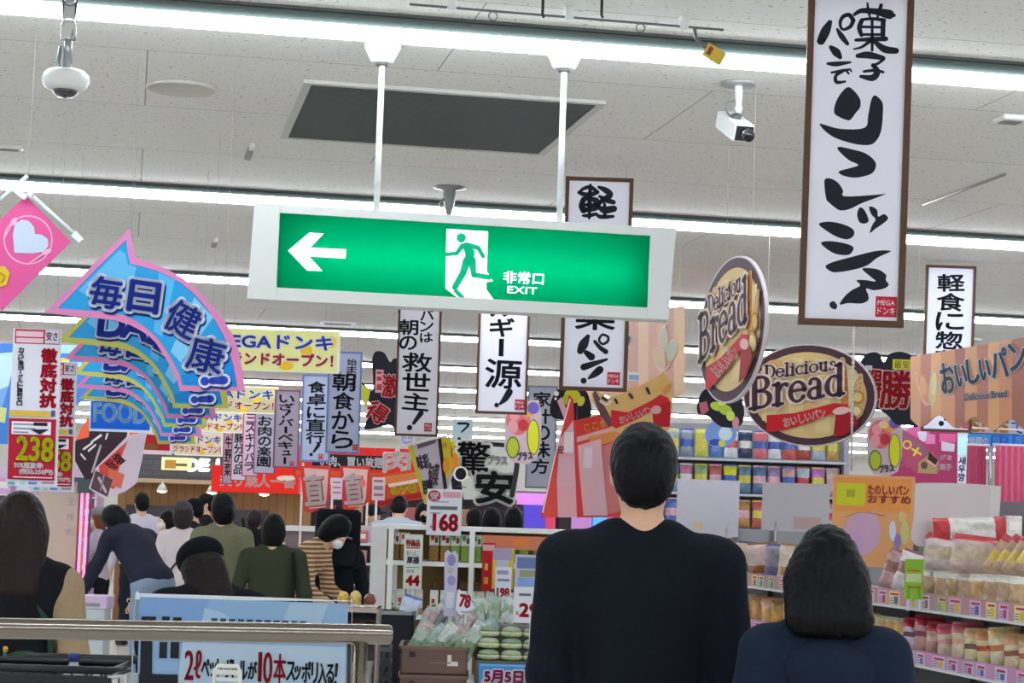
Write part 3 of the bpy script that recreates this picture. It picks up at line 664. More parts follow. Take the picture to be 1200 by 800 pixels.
card('dark_red_board', 'dark red sign with white edge and orange blob below the blue food sign', 'sign', (149, 498, 202, 532), 16, paper('#f0d9e2'), [('p', [(152, 507), (199, 511), (199, 528), (152, 526)], '#b3262e'), ('e', 158, 512, 6, 8, '#f08050', 0.2), ('p', [(172, 500), (186, 509), (196, 514), (199, 511), (199, 504)], '#f7eef4'), ('e', 164.5, 513, 4.5, 7, '#d6e6f6'), ('e', 178, 523, 8, 4, '#8a5a2a')])
card('menu_board', 'dark brown slanted board with white strokes behind the price posters', 'menu board', (88, 492, 145, 565), 17, paper('#3a2a30'), [('p', [(96, 500), (104, 488), (106, 496), (104, 512), (88, 516)], '#ef6a4a'), ('s', [(98, 526, 2.5), (108, 519, 2)], '#e8e2e6'), ('s', [(104, 528, 2.5), (112, 521, 2)], '#e8e2e6'), ('s', [(107, 518, 2), (118, 510, 3)], '#e8e2e6'), ('s', [(95, 532, 2), (100, 538, 2)], '#e8e2e6'), ('s', [(108, 553, 2.6), (118, 522, 2.6)], '#b9aeb0'), ('s', [(126, 508, 2), (124, 514, 2)], '#e8e2e6')], shape=[(88, 517), (104, 505), (150, 505), (148, 512), (120, 545), (112, 560), (100, 562), (88, 540)])
card('slanted_white_board', 'white slanted poster with red lower edge left of the dark deli fascia', 'poster', (110, 505, 170, 572), 15.5, paper('#ead6e6'), [('p', [(116, 546), (150, 516), (144, 530), (134, 573), (118, 567)], '#e8584e'), ('b', '旨塩', 135, 541, 20, 14, paper('#4a2a3a'), .4, -.7), ('p', [(128, 548), (146, 556), (142, 572), (126, 568)], '#ee7a62'), ('p', [(112, 551), (132, 562), (126, 582), (106, 572)], '#6a4f58'), ('s', [(116, 560, 3), (124, 576, 3)], '#d8c8d0'), ('s', [(122, 556, 2), (118, 574, 2)], '#a88a98')], shape=[(150, 510), (172, 506), (166, 540), (160, 566), (146, 576), (122, 584), (104, 572), (112, 548)])
# ================================================================ oval bread signs: serif lettering drawn as strokes
def arc(cx, cy, rx, ry, a0, a1, t0=.06, t1=.16, n=14):
    o = []
    for i in range(n + 1):
        a = math.radians(a0 + (a1 - a0) * i / n); o.append((cx + rx * math.cos(a), cy + ry * math.sin(a), t0 + (t1 - t0) * abs(math.cos(a)) ** 1.3))
    return o
def stem(x, y0, y1, t=.16, sl=.13, sr=.13, top=True, bot=True):
    o = [[(x, y0, t), (x, y1, t)]]
    if bot: o.append([(x - sl, y0 + .025, .05), (x + sr, y0 + .025, .05)])
    if top: o.append([(x - sl, y1 - .025, .05), (x + (sr if top == 2 else .02), y1 - .025, .05)])
    return o
SER = {
 'B': (.66, stem(.15, 0, 1, .17, .14, .1, 2) + [[(.15, .97, .05), (.32, .97, .06)] + arc(.32, .76, .19, .21, 80, -80) + [(.15, .54, .05)], [(.2, .53, .05), (.34, .53, .05)] + arc(.34, .27, .24, .25, 80, -80) + [(.15, .03, .05)]]),
 'D': (.66, stem(.15, 0, 1, .17, .14, .1, 2) + [[(.15, .97, .05), (.28, .97, .06)] + arc(.28, .5, .3, .47, 80, -80) + [(.15, .03, .05)]]),
 'r': (.45, stem(.15, 0, .68) + [[(.2, .48, .05), (.28, .62, .08), (.38, .63, .13), (.41, .58, .1)]]),
 'e': (.5, [arc(.26, .33, .2, .31, 5, 325, .06, .15, 22), [(.1, .37, .05), (.45, .37, .05)]]),
 'a': (.54, [[(.12, .52, .12), (.14, .62, .08), (.24, .66, .06), (.34, .6, .1), (.37, .48, .15), (.37, .1, .15), (.4, .03, .08), (.5, .06, .04)], arc(.25, .19, .16, .17, 60, 330, .05, .13)]),
 'd': (.58, stem(.42, 0, 1, .16, .12, .12, True) + [arc(.26, .33, .2, .31, 40, 320, .06, .16)]),
 'l': (.32, stem(.16, 0, 1)), 'i': (.32, stem(.16, 0, .67) + [[(.16, .86, .15), (.161, .86, .15)]]),
 'c': (.46, [arc(.26, .33, .2, .31, 45, 320, .06, .15), [(.4, .55, .12), (.401, .55, .12)]]),
 'o': (.54, [arc(.27, .33, .21, .31, 0, 360, .06, .15, 24)]),
 'u': (.58, [[(.04, .64, .05), (.15, .64, .05)], [(.15, .66, .15), (.15, .2, .15), (.2, .06, .1), (.3, .04, .07), (.42, .16, .05)]] + stem(.43, 0, .67, .15, .12, .1)),
 's': (.44, [[(.36, .5, .1), (.33, .62, .06), (.22, .65, .07), (.13, .55, .11), (.2, .42, .13), (.31, .3, .14), (.34, .14, .11), (.24, .03, .06), (.11, .05, .06), (.08, .18, .1)]])}
def serif(mb, word, a, b, hpx, col, extra=0, dx=0, dy=0):
    """word set along the line a-b (photo pixels), letters hpx tall (left, right)."""
    mb.m(col); y = mb.ly()
    tot = sum(SER[c][0] for c in word); x = 0
    ux, uy = b[0] - a[0], b[1] - a[1]; base = mb.map
    def unit(X, Y):
        f = X / tot; h = hpx[0] + (hpx[1] - hpx[0]) * f
        return base(a[0] + ux * f + dx, a[1] + uy * f - Y * h + dy)
    mb.map = unit
    for c in word:
        wd, st = SER[c]
        for s in st: mb.stroke([(x + px, py, t * .95 + extra) for px, py, t in s], y)
        x += wd
    mb.map = base
def bread_oval(label, pl, pr, cx, cy, rx, ry, rot, T, cords):
    b = Board('oval_bread_sign', label, 'hanging sign', pl, pr, 'oval bread signs')
    m = b.mb
    def O(k, kx=None): 
        kx = kx or k
        return [(cx + rx * kx * math.cos(i * PI / 24) * math.cos(rot) - ry * k * math.sin(i * PI / 24) * math.sin(rot), cy + rx * kx * math.cos(i * PI / 24) * math.sin(rot) + ry * k * math.sin(i * PI / 24) * math.cos(rot)) for i in range(48)]
    m.m(paper('#cfc4c8')).poly(O(1), 0, .012); m.m(paper('#4f3540')).flat(O(.975)); m.m(paper('#dcbf86')).flat(O(.84, .86))
    for i in range(-3, 4):                                  # plank grain
        f = i / 5; h = math.sqrt(max(0, 1 - (abs(f) + .12) ** 2)) * .84
        if i % 2: m.m(paper('#e3cb96')).flat([T(f - .11, h * .9), T(f + .11, h * .9), T(f + .11, -h * .9), T(f - .11, -h * .9)])
    # loaves at the right
    def loaf(u0, v0, u1, v1, wd, c, c2):
        q = [T(u0 + (u1 - u0) * t, v0 + (v1 - v0) * t) for t in (0, .2, .5, .8, 1)]
        ww = [wd * k for k in (.35, .85, 1, .85, .4)]
        m.m(paper('#e9d3ae')).stroke([(p[0], p[1], w_ + wd * .22) for p, w_ in zip(q, ww)]); m.m(paper(c)).stroke([(p[0], p[1], w_) for p, w_ in zip(q, ww)])
        for t in (.2, .35, .5, .65, .8):
            p, r = T(u0 + (u1 - u0) * t - .035, v0 + (v1 - v0) * t - .03), T(u0 + (u1 - u0) * t + .04, v0 + (v1 - v0) * t + .04)
            m.m(paper(c2)).stroke([(p[0], p[1], wd * .14), (r[0], r[1], wd * .2)])
    W = abs(T(1, 0)[0] - T(-1, 0)[0]) / 2
    p = T(-.5, .55); m.m(paper('#d9ae72')).disc(p[0], p[1], W * .16, ry * .12); p = T(.55, .1)
    loaf(.5, .72, .55, -.35, W * .13, '#c9823c', '#dba664'); loaf(.78, .42, .66, -.2, W * .12, '#c99a5e', '#e4c48e')
    p = T(.74, 0); m.m(paper('#b98a3e')).disc(p[0], p[1], W * .1, ry * .13); m.m(paper('#dcbc74')).disc(p[0], p[1], W * .07, ry * .09)
    p = T(.7, -.28); m.m(paper('#c2a066')).disc(p[0], p[1], W * .13, ry * .14); m.m(paper('#e6d09c')).disc(p[0], p[1], W * .09, ry * .09)
    for wrd, A, B, h in (('Delicious', (-.66, .28), (.42, .52), (.26, .26)), ('Bread', (-.88, -.33), (.56, .05), (.62, .6))):
        a, e = T(*A), T(*B); hh = (h[0] * ry, h[1] * ry)
        serif(m, wrd, a, e, hh, paper('#e6cfc2'), .13 if wrd == 'Bread' else .2); serif(m, wrd, a, e, hh, paper('#463040'))
    rd = paper('#c8242e')
    U = [(-.62, -.42), (-.45, -.4), (-.2, -.36), (.1, -.25), (.4, -.13), (.6, -.16), (.62, -.32), (.6, -.7), (.74, -.52), (.72, -.34), (.62, -.32), (.34, -.33), (.05, -.5), (-.25, -.66), (-.5, -.74), (-.62, -.74)]
    m.m(rd).flat([T(*u) for u in U[:6]] + [T(*u) for u in [(.62, -.33), (.34, -.36), (.05, -.52), (-.25, -.66), (-.5, -.74), (-.62, -.74)]])
    m.m(paper('#a51d28')).flat([T(*u) for u in [(.42, -.33), (.62, -.3), (.7, -.34), (.76, -.52), (.55, -.76), (.38, -.8)]])
    p = T(.5, -.28); m.m(paper('#e3b9b4')).disc(p[0], p[1], W * .13, ry * .075, rot=-.15)
    a, e = T(-.36, -.56), T(.26, -.33)
    m.m(paper('#f0c9c2')).text('おいしいパン', (a[0] + e[0]) / 2, (a[1] + e[1]) / 2, math.hypot(e[0] - a[0], e[1] - a[1]), ry * .18, math.atan2(e[1] - a[1], e[0] - a[0]), 0, .5)
    b.done(); b.cords(cords); return b
def T2(u, v): return (948.5 + 78 * u + 7 * v * 0, 463 - 60 * v + 3 * u)
def T1(u, v): return (858 + 39.5 * u + 4 * v, 386 - 85 * v - 13 * u)
bread_oval('large front-facing oval bread sign with serif lettering, behind the standing man and woman', (870, 463, 9.7), (1028, 466, 9.2), 948.5, 463, 78.5, 60, .05, T2, [(898, 418), (1000, 415)])
bread_oval('tall narrow oval bread sign turned edge-on, left of the larger oval one', (818, 386, 6.9), (898, 386, 6.25), 858, 386, 38, 87, .12, T1, [(850, 305), (880, 312)])
# small white rod hanging in front of the large oval
q = P(999, 470, 8.7)
t = thing('hanging_rod', 'thin beaded white rod hanging in front of the large oval bread sign', 'rod', (q.x, q.y, CEIL))
zt = P(999, 552, 8.7).z - CEIL
k = MB().m(plast('#cdc8c4', .3)); k.tube([(0, 0, 0), (0, 0, zt)], .0055, 8); k.build('rod', t)
k = MB().m(plast('#d8d4d0', .3))
for i in range(26): k.ell((0, 0, P(999, 385 + i * 4.4, 8.7).z - CEIL), (.0085, .0085, .005), 8, 4)
k.build('bead_string', t)
# ---------------------------------------------------------------- orange striped bakery headers
def striped(label, pl, pr, top, bot, edges, cols, wave, extra, cords):
    b = Board('striped_header', label, 'header sign', pl, pr, 'orange striped bakery headers'); m = b.mb
    xs = [edges[0] + (edges[-1] - edges[0]) * i / 60 for i in range(61)]
    lower = [(x, bot(x) + wave(x)) for x in reversed(xs)]
    m.m(paper('#d79a66')).poly([(xs[0], top(xs[0])), (xs[-1], top(xs[-1]))] + lower, 0, .006)
    y = m.ly()
    for i in range(len(edges) - 1):
        x0, x1 = edges[i], edges[i + 1]; n = 8; seg = [x0 + (x1 - x0) * j / n for j in range(n + 1)]
        m.m(paper(cols[i % len(cols)])).flat([(x0, top(x0)), (x1, top(x1))] + [(x, bot(x) + wave(x)) for x in reversed(seg)], y)
    extra(m); b.done(); b.cords(cords); return b
def ex_r(m):
    for cx, cy, rx, ry, c, rt in ((1083, 457, 6, 20, '#d98a52', -.15), (1082, 452, 4, 12, '#e6a46a', -.15), (1094, 455, 5, 22, '#cdbb84', .05), (1095, 450, 3, 14, '#dccf9e', .05)):
        m.m(paper(c)).disc(cx, cy, rx, ry, rot=rt)
    m.m(paper('#ead0b2')).stroke([(1074, 436, 1.2), (1077, 452, 1.2), (1083, 470, 1.2), (1090, 474, 1.2)])
    a = ('お', 1111, 443, 15, 35), ('い', 1127, 440, 12, 25), ('し', 1141, 435, 13, 28), ('い', 1155, 433, 11, 24), ('パ', 1172, 425, 19, 34), ('ン', 1193, 418, 19, 32)
    m.m(paper('#d8d6da')); y = m.ly()
    for c, x, yy, w_, h_ in a: m.text(c, x, yy, w_, h_, -.13, 0, 2.2, y)
    m.m(paper('#354260')); y = m.ly()
    for c, x, yy, w_, h_ in a: m.text(c, x, yy, w_, h_, -.13, 0, .7, y)
    m.m(paper('#ccc6d2')).text('Delicious Bread', 1156, 463, 50, 8, -.09, 0, 1.1); m.m(paper('#5a4a62')).text('Delicious Bread', 1156, 463, 50, 8, -.09, 0, .15)
E0 = [1067, 1079, 1091, 1103, 1119, 1131, 1145, 1158, 1171, 1186, 1206, 1224, 1242]
striped('orange and brown striped bakery header with wavy lower edge at far right', (1067, 455, 9.7), (1206, 450, 7.2), lambda x: 418 - (x - 1067) * .17, lambda x: 494 + (x - 1067) * .05,
        E0, ['#dd9a62', '#b96a50', '#e0a468', '#d58c5a', '#a65c48'], lambda x: -7 * math.cos((x - 1100) * 2 * PI / 42) - 2, ex_r, [(1075, 418), (1200, 397)])
def ex_l(m):
    a = ('ハ', 706, 413, 15, 38), ('゜', 722, 386, 9, 10), ('ン', 728, 404, 22, 34)
    m.m(paper('#dfe0ee')); y = m.ly()
    for c, x, yy, w_, h_ in a: m.text(c, x, yy, w_, h_, -.1, 0, 2.6, y)
    m.m(paper('#4a6a9c')); y = m.ly()
    for c, x, yy, w_, h_ in a: m.text(c, x, yy, w_, h_, -.1, 0, .6, y)
    m.m(paper('#d7c9cb')).rect(736, 436, 750, 446) ; m.m(paper('#5d85b8')).rect(737, 439, 749, 445)
    for cx, cy, rx, ry, c, rt in ((778, 397, 4.5, 14, '#b9b49a', 0), (788, 410, 5, 12, '#a9ac92', .2), (774, 420, 6, 13, '#d1a978', -.2)): m.m(paper('#dfcbb2')).disc(cx, cy, rx + 1, ry + 1, rot=rt).m(paper(c)).disc(cx, cy, rx, ry, rot=rt)
    m.m(paper('#e8d8c8')).stroke([(779, 383, 1.4), (783, 378, 1.4)]).stroke([(770, 430, 1.2), (778, 434, 1.4), (786, 428, 1.2)])
striped('orange striped bakery header hanging behind the right end of the exit sign', (684, 420, 13.2), (802, 420, 10.4), lambda x: 378 - (x - 684) * .17, lambda x: 466 - (x - 684) * .02, [684, 692, 699, 706, 720, 734, 748, 760, 770, 780, 790, 801],
        ['#dba179', '#c58672', '#e0b489', '#cf9478'], lambda x: 3 * math.cos(x * .2), ex_l, [(700, 380), (795, 362)])
# yellow fan sign with red ribbon below it
card('ribbon_fan_sign', 'golden fan-shaped bread sign with a red lettered ribbon, above the standing man', 'hanging sign', (694, 448, 790, 508), 9.3, paper('#d9b070'), [
    ('p', [(694, 462), (697, 456), (712, 482), (720, 498), (714, 500), (704, 488)], '#6a4a4e'), ('p', [(716, 480), (736, 483), (762, 470), (774, 462), (783, 466), (786, 474), (770, 478), (745, 492), (722, 502), (716, 498)], '#cc2a33'), ('p', [(764, 478), (786, 470), (785, 500), (766, 500)], '#b8202c'), ('e', 769, 480, 6, 5, '#dba6a2', -.2),
    ('b', 'おいしいパン', 745, 486, 40, 8.5, paper('#ecb9b4'), .4, -.33), ('e', 774, 452, 4, 9, '#d9a85a', .5), ('e', 782, 456, 3.5, 8, '#c9954e', .6),
    ('s', [(704, 470, 3.5), (711, 474, 3), (716, 470, 3)], '#e9d6c8'), ('s', [(721, 468, 3), (723, 472, 3)], '#3a3442'), ('s', [(738, 462, 3.5), (741, 466, 3)], '#3a3442'), ('s', [(758, 455, 3.5), (761, 461, 3)], '#3a3442'), ('s', [(706, 466, 3.2), (711, 469, 3)], '#3a3442')],
    shape=[(697, 455), (712, 466), (735, 458), (762, 446), (778, 436), (788, 450), (788, 478), (784, 504), (760, 512), (722, 506), (706, 492), (694, 468)], cords=[(730, 462), (778, 440)])

# ================================================================ pop-art cut-outs and boards at mid height
BLK = paper('#22232c')
def cut(label, q, D, shapes, pr, cords=None, pole=None, name='cutout_sign', cat='cut-out sign', col=BLK, group='black cloud-shaped signs', th=.006):
    return card(name, label, cat, q, D, col, pr, cords, pole, th, group, shape=curvy(shapes))
cut('black cloud-shaped sign with red brush characters, left of the white banner', (428, 411, 470, 503), 15, [(440, 412), (450, 413), (457, 424), (462, 420), (470, 428), (470, 500), (455, 498), (428, 503), (432, 488), (438, 478), (424, 462), (422, 446), (436, 458), (437, 440), (436, 422)],
    [('r', 440, 433, 449, 460, '#d7a3aa'), ('r', 441.5, 435, 447.5, 438, '#c23a4a'), ('r', 441.5, 441, 447.5, 446, '#c23a4a'), ('r', 441.5, 450, 447.5, 457, '#c23a4a'), ('p', [(424, 450), (434, 458), (430, 478), (422, 466)], '#c8c64a'), ('b', '激', 457, 452, 18, 26, paper('#e7b4b4'), 1.6), ('b', '激', 457, 452, 18, 26, paper('#cf2a34'), .7), ('b', '得', 442, 483, 24, 22, paper('#e7b4b4'), 1.6, .6), ('b', '得', 442, 483, 24, 22, paper('#cf2a34'), .7, .6)], cords=[(445, 413), (466, 426)])
cut('black cloud-shaped sign with a large red character, between the big oval and the striped header', (1008, 411, 1078, 500), 11.5, [(1012, 418), (1020, 413), (1030, 414), (1036, 424), (1042, 415), (1055, 412), (1068, 416), (1078, 424), (1078, 494), (1066, 498), (1050, 497), (1042, 488), (1030, 480), (1012, 478), (1008, 430)],
    [('r', 1046, 421, 1068, 433, '#c4bf3c'), ('t', '最安', 1057, 427, 18, 9, '#2a2622'), ('r', 1014, 428, 1022, 434, '#bdb7c0'), ('b', '勝', 1050, 456, 36, 44, paper('#e2b3ae'), 2.6), ('b', '勝', 1050, 456, 36, 44, paper('#b8242c'), 1), ('b', '得', 1026, 450, 14, 34, paper('#e2b3ae'), 2), ('b', '得', 1026, 450, 14, 34, paper('#b8242c'), .8)])
cut('dark cloud-shaped sign with a yellow tuft, right of the red pennants', (648, 452, 690, 492), 12, [(652, 458), (664, 452), (680, 454), (690, 464), (690, 490), (650, 490), (645, 474)], [('e', 671, 464, 10, 8, '#c8cf3a', .3), ('e', 664, 468, 5, 6, '#b6c03a'), ('e', 681, 470, 4, 6, '#d2d858', .4), ('p', [(653, 470), (658, 465), (664, 480), (661, 490)], '#d7b4bd'), ('e', 652, 461, 3, 3, '#f2f2f4'), ('e', 651, 467, 1.6, 1.6, '#f2f2f4')])
cut('dark sign with green grape-like tuft under the tall oval bread sign', (818, 452, 872, 500), 11, [(818, 470), (826, 456), (845, 452), (866, 462), (872, 480), (868, 498), (846, 500), (830, 488), (818, 484)],
    [('p', [(819, 472), (828, 470), (831, 480), (822, 488)], '#b9606e'), ('e', 840, 476, 8, 5, '#b9cb50', .3), ('e', 850, 480, 8, 6, '#a6bd46', .3), ('e', 856, 487, 5, 6, '#c4d460'), ('e', 846, 472, 5, 3, '#cddc70'), ('e', 862, 495, 4, 7, '#c98a94', .1)])
def veg(label, ox, oy, s, D, cords):
    X = lambda l: [(ox + s * x, oy + s * y) for x, y in l]
    e = lambda x, y, rx, ry, c, r=0: ('e', ox + s * x, oy + s * y, rx * s, ry * s, c, r)
    card('vegetable_sign', label, 'cut-out sign', (ox - 22 * s, oy - 36 * s, ox + 22 * s, oy + 36 * s), D, paper('#cdb7bf'), [
        e(-6, -16, 14, 18, '#d8747a'), e(-10, -22, 6, 7, '#ee9aa4'), e(0, -10, 6, 7, '#c83a48'), e(-12, -8, 6, 8, '#e4a0a4'), e(6, -26, 8, 7, '#e8a24a'), e(12, -30, 7, 7, '#6f63b8'), e(-2, -28, 6, 5, '#f0cfa0'),
        e(12, 4, 7.5, 21, '#5a5a2c'), e(12, 4, 6.5, 20, '#d8dc34'), e(-12, 16, 8, 13, '#6a7a3a'), e(-12, 16, 6.5, 11, '#b2c03e'), ('b', 'プラス', ox + 2 * s, oy + 26 * s, 18 * s, 9 * s, paper('#6a6470'), .6 * s, -.1)],
        cords, shape=X([(-22, -20), (-16, -36), (4, -38), (18, -40), (22, -22), (21, 10), (16, 30), (4, 36), (-14, 33), (-22, 18)]), group='vegetable cut-out signs')
veg('vegetable cut-out sign with yellow squash right of the big black brush characters', 613, 508, 1, 14, [(605, 474), (626, 470)])
veg('vegetable cut-out sign with yellow squash beside the large oval bread sign', 1037, 524, .95, 12.5, [(1030, 492), (1052, 490)])
banner('vertical_banner', 'grey vertical banner with black characters between the vegetable sign and red pennants', (617, 452, 652, 572), 16, '#a9a9b8', ('#6f7484', 1.6), lambda m: m.vtext('家計の味方', 634, 458, 556, 21, .01, .5, .05), group='coloured vertical banners in the middle')
banner('vertical_banner', 'pale vertical banner with small writing left of the vegetable sign', (592, 486, 606, 560), 17, '#bcc6da', ('#9aa4ba', 1), lambda m: m.vtext('市場直送', 600, 490, 545, 9, .01, .3, .05), group='coloured vertical banners in the middle')
# shock-price board
card('price_shock_board', 'wide white board with huge outlined black brush characters in the middle', 'board', (522, 516, 606, 592), 15, paper('#d9dad2'), [
    ('p', [(523, 518), (534, 518), (544, 590), (532, 590)], '#26252c'), ('p', [(528, 517), (538, 517), (548, 562), (540, 562), (532, 545)], '#d9c92a'), ('e', 535, 541, 6, 12, '#e88a1e'), ('t', '得', 533, 526, 8, 9, '#b8242c'), ('p', [(540, 585), (606, 586), (604, 594), (540, 592)], '#2c2a31'), ('p', [(540, 515), (592, 519), (592, 524), (540, 520)], '#2b2a30'),
    ('b', '驚', 555, 538, 38, 40, paper('#f4f3ea'), 4), ('b', '驚', 555, 538, 38, 40, paper('#1d1c22'), .7), ('e', 540, 555, 9, 9, '#f4f3ea'), ('e', 540, 555, 6.5, 7, '#1d1c22'), ('b', '安', 580, 571, 44, 36, paper('#d5d5cc'), 4.5), ('b', '安', 580, 571, 44, 36, paper('#26282b'), 1.5), ('b', 'プラス', 583, 539, 22, 10, paper('#a4a4a2'), .9), ('s', [(536, 569, 1), (546, 571, 1)], '#5a5a58'), ('s', [(598, 523, 5), (606, 540, 6), (600, 580, 6)], '#3a393e')], group='hanging boards in the middle')
card('small_brush_card', 'small pale blue card with a black brush stroke above the big black characters', 'card', (530, 491, 554, 520), 16, paper('#c9dbe4'), [('s', [(537, 496, 3), (549, 497, 3), (541, 506, 2)], '#23262e'), ('s', [(538, 514, 4), (540, 520, 3)], '#23262e')], group='hanging boards in the middle')
b = card('striped_flag_banner', 'tilted grey and purple flag with yellow edges hung from a white rod', 'banner', (478, 516, 524, 592), 12.5, paper('#c3bac6'), [
    ('p', [(478, 523), (484, 520), (502, 588), (497, 590)], '#c9c04c'), ('p', [(488, 521), (512, 514), (510, 519), (490, 526)], '#6d5a66'), ('b', '味彩', 496, 541, 14, 17, paper('#5a4a66'), .6, -.2), ('b', '旬菜', 508, 556, 12, 26, paper('#6a5560'), .5, .1), ('b', '膳', 501, 570, 12, 16, paper('#4a3f5a'), .5, -.2), ('p', [(513, 514), (517, 513), (524, 572), (520, 574)], '#2a2830'), ('p', [(517, 513), (527, 512), (530, 552), (523, 562)], '#d8c62c'), ('e', 523, 545, 4, 10, '#ea9a28'), ('t', '得', 521, 522, 6, 7, '#c02a30')],
    shape=[(478, 523), (527, 511), (531, 556), (524, 574), (503, 592), (497, 590)], cords=[(482, 522), (520, 513)], group='hanging boards in the middle')
k = MB(b.L).m(plast('#e9e7ea')); a, e = b.L(470, 523), b.L(534, 508); k.tube([(a[0], -.006, a[1]), (e[0], -.006, e[1])], .006, 8); k.build('rod', b.root)
card('round_face_card', 'small pale card with a blue drawn face under the narrow white banner', 'card', (468, 506, 486, 522), 15, paper('#d9d3e4'), [('e', 477, 514, 6.5, 6.5, '#8a93c4'), ('e', 477, 514.5, 5.2, 5.2, '#d9d3e4'), ('e', 475, 513, .8, 1.2, '#4a5290'), ('e', 479.5, 513, .8, 1.2, '#4a5290'), ('s', [(474, 517, .8), (477, 518.5, .8), (480, 517, .8)], '#4a5290')], group='hanging boards in the middle')
# ================================================================ people: one continuous surface per body, clothes and hair over it
class SDF:
    def __init__(s): s.p = []; s.cut = []
    def cap(s, a, b, r1, r2, k=.03, sub=False): s.p.append(('c', np.array(a, float), np.array(b, float), r1, r2, k, sub)); return s
    def ell(s, c, r, k=.03, R=None, sub=False): s.p.append(('e', np.array(c, float), np.array(r, float), R, None, k, sub)); return s
    def mesh(s, vx, disp=None):
        lo = np.full(3, 1e9); hi = -lo
        for p in s.p:
            if p[6]: continue
            if p[0] == 'c':
                r = max(p[3], p[4]); lo = np.minimum(lo, np.minimum(p[1], p[2]) - r); hi = np.maximum(hi, np.maximum(p[1], p[2]) + r)
            else:
                r = p[2].max() if p[3] is not None else p[2]; lo = np.minimum(lo, p[1] - r); hi = np.maximum(hi, p[1] + r)
        lo -= vx * 3 + .012; hi += vx * 3 + .012
        n = np.ceil((hi - lo) / vx).astype(int) + 1
        ax = [(lo[i] + np.arange(n[i]) * vx) for i in range(3)]
        f = np.full(n, .06)
        for p in s.p:
            mg = .05 + p[5]
            if p[0] == 'c': r = max(p[3], p[4]); l, h = np.minimum(p[1], p[2]) - r - mg, np.maximum(p[1], p[2]) + r + mg
            else: r = p[2].max(); l, h = p[1] - r - mg, p[1] + r + mg
            i0 = np.clip(((l - lo) / vx).astype(int), 0, n); i1 = np.clip(((h - lo) / vx).astype(int) + 2, 0, n)
            if (i1 <= i0).any(): continue
            sl = tuple(slice(i0[i], i1[i]) for i in range(3))
            X = ax[0][sl[0]][:, None, None]; Y = ax[1][sl[1]][None, :, None]; Z = ax[2][sl[2]][None, None, :]
            if p[0] == 'c':
                ba = p[2] - p[1]; L2 = max(1e-9, (ba * ba).sum())
                t = np.clip(((X - p[1][0]) * ba[0] + (Y - p[1][1]) * ba[1] + (Z - p[1][2]) * ba[2]) / L2, 0, 1)
                d = np.sqrt((X - p[1][0] - t * ba[0]) ** 2 + (Y - p[1][1] - t * ba[1]) ** 2 + (Z - p[1][2] - t * ba[2]) ** 2) - (p[3] + (p[4] - p[3]) * t)
            else:
                dx, dy, dz = X - p[1][0], Y - p[1][1], Z - p[1][2]
                if p[3] is not None:
                    R = np.array(p[3].transposed()); dx, dy, dz = R[0, 0] * dx + R[0, 1] * dy + R[0, 2] * dz, R[1, 0] * dx + R[1, 1] * dy + R[1, 2] * dz, R[2, 0] * dx + R[2, 1] * dy + R[2, 2] * dz
                q = p[2]
                k0 = np.sqrt((dx / q[0]) ** 2 + (dy / q[1]) ** 2 + (dz / q[2]) ** 2); k1 = np.sqrt((dx / q[0] ** 2) ** 2 + (dy / q[1] ** 2) ** 2 + (dz / q[2] ** 2) ** 2)
                d = k0 * (k0 - 1) / np.maximum(k1, 1e-6)
            a = f[sl]; k = p[5]
            if p[6]:
                d = -d; hh = np.maximum(k - np.abs(a - d), 0) / k; f[sl] = np.maximum(a, d) + hh * hh * k / 4
            else:
                hh = np.maximum(k - np.abs(a - d), 0) / k; f[sl] = np.minimum(a, d) - hh * hh * k / 4
        X, Y, Z = ax[0][:, None, None], ax[1][None, :, None], ax[2][None, None, :]
        if disp is not None: f = f + disp(X, Y, Z)
        for zc, sgn in s.cut: f = np.maximum(f, sgn * (zc - Z))
        f[0] = f[-1] = .05; f[:, 0] = f[:, -1] = .05; f[:, :, 0] = f[:, :, -1] = .05
        ins = f < 0
        c = np.zeros(np.array(f.shape) - 1, int)
        for i in (0, 1):
            for j in (0, 1):
                for k in (0, 1): c += ins[i:f.shape[0] - 1 + i, j:f.shape[1] - 1 + j, k:f.shape[2] - 1 + k]
        act = np.argwhere((c > 0) & (c < 8))
        idx = np.full(c.shape, -1, int); idx[tuple(act.T)] = np.arange(len(act))
        cor = [(i, j, k) for i in (0, 1) for j in (0, 1) for k in (0, 1)]
        val = {q: f[act[:, 0] + q[0], act[:, 1] + q[1], act[:, 2] + q[2]] for q in cor}
        acc = np.zeros((len(act), 3)); cnt = np.zeros(len(act))
        for q in cor:
            for a in range(3):
                if q[a]: continue
                r = list(q); r[a] = 1; r = tuple(r); va, vb = val[q], val[r]; m = (va < 0) != (vb < 0)
                t = np.where(m, va / np.where(m, va - vb, 1), 0); pos = np.tile(np.array(q, float), (len(act), 1)); pos[:, a] = t
                acc[m] += pos[m]; cnt[m] += 1
        V = (act + acc / cnt[:, None]) * vx + lo
        Fs = []
        for a in range(3):
            b, d = (a + 1) % 3, (a + 2) % 3
            s0 = [slice(None)] * 3; s1 = [slice(None)] * 3; s0[a] = slice(0, -1); s1[a] = slice(1, None)
            A, B = ins[tuple(s0)], ins[tuple(s1)]
            for e, fl in ((A & ~B, False), (~A & B, True)):
                q = np.argwhere(e); q = q[(q[:, b] > 0) & (q[:, d] > 0) & (q[:, b] < idx.shape[b]) & (q[:, d] < idx.shape[d])]
                def g(ob, od):
                    w_ = q.copy(); w_[:, b] -= ob; w_[:, d] -= od; return idx[w_[:, 0], w_[:, 1], w_[:, 2]]
                quad = np.stack([g(1, 1), g(0, 1), g(0, 0), g(1, 0)], 1)
                Fs.append(quad[:, ::-1] if fl else quad)
        F_ = np.concatenate(Fs); F_ = F_[(F_ >= 0).all(1)]
        return V, F_
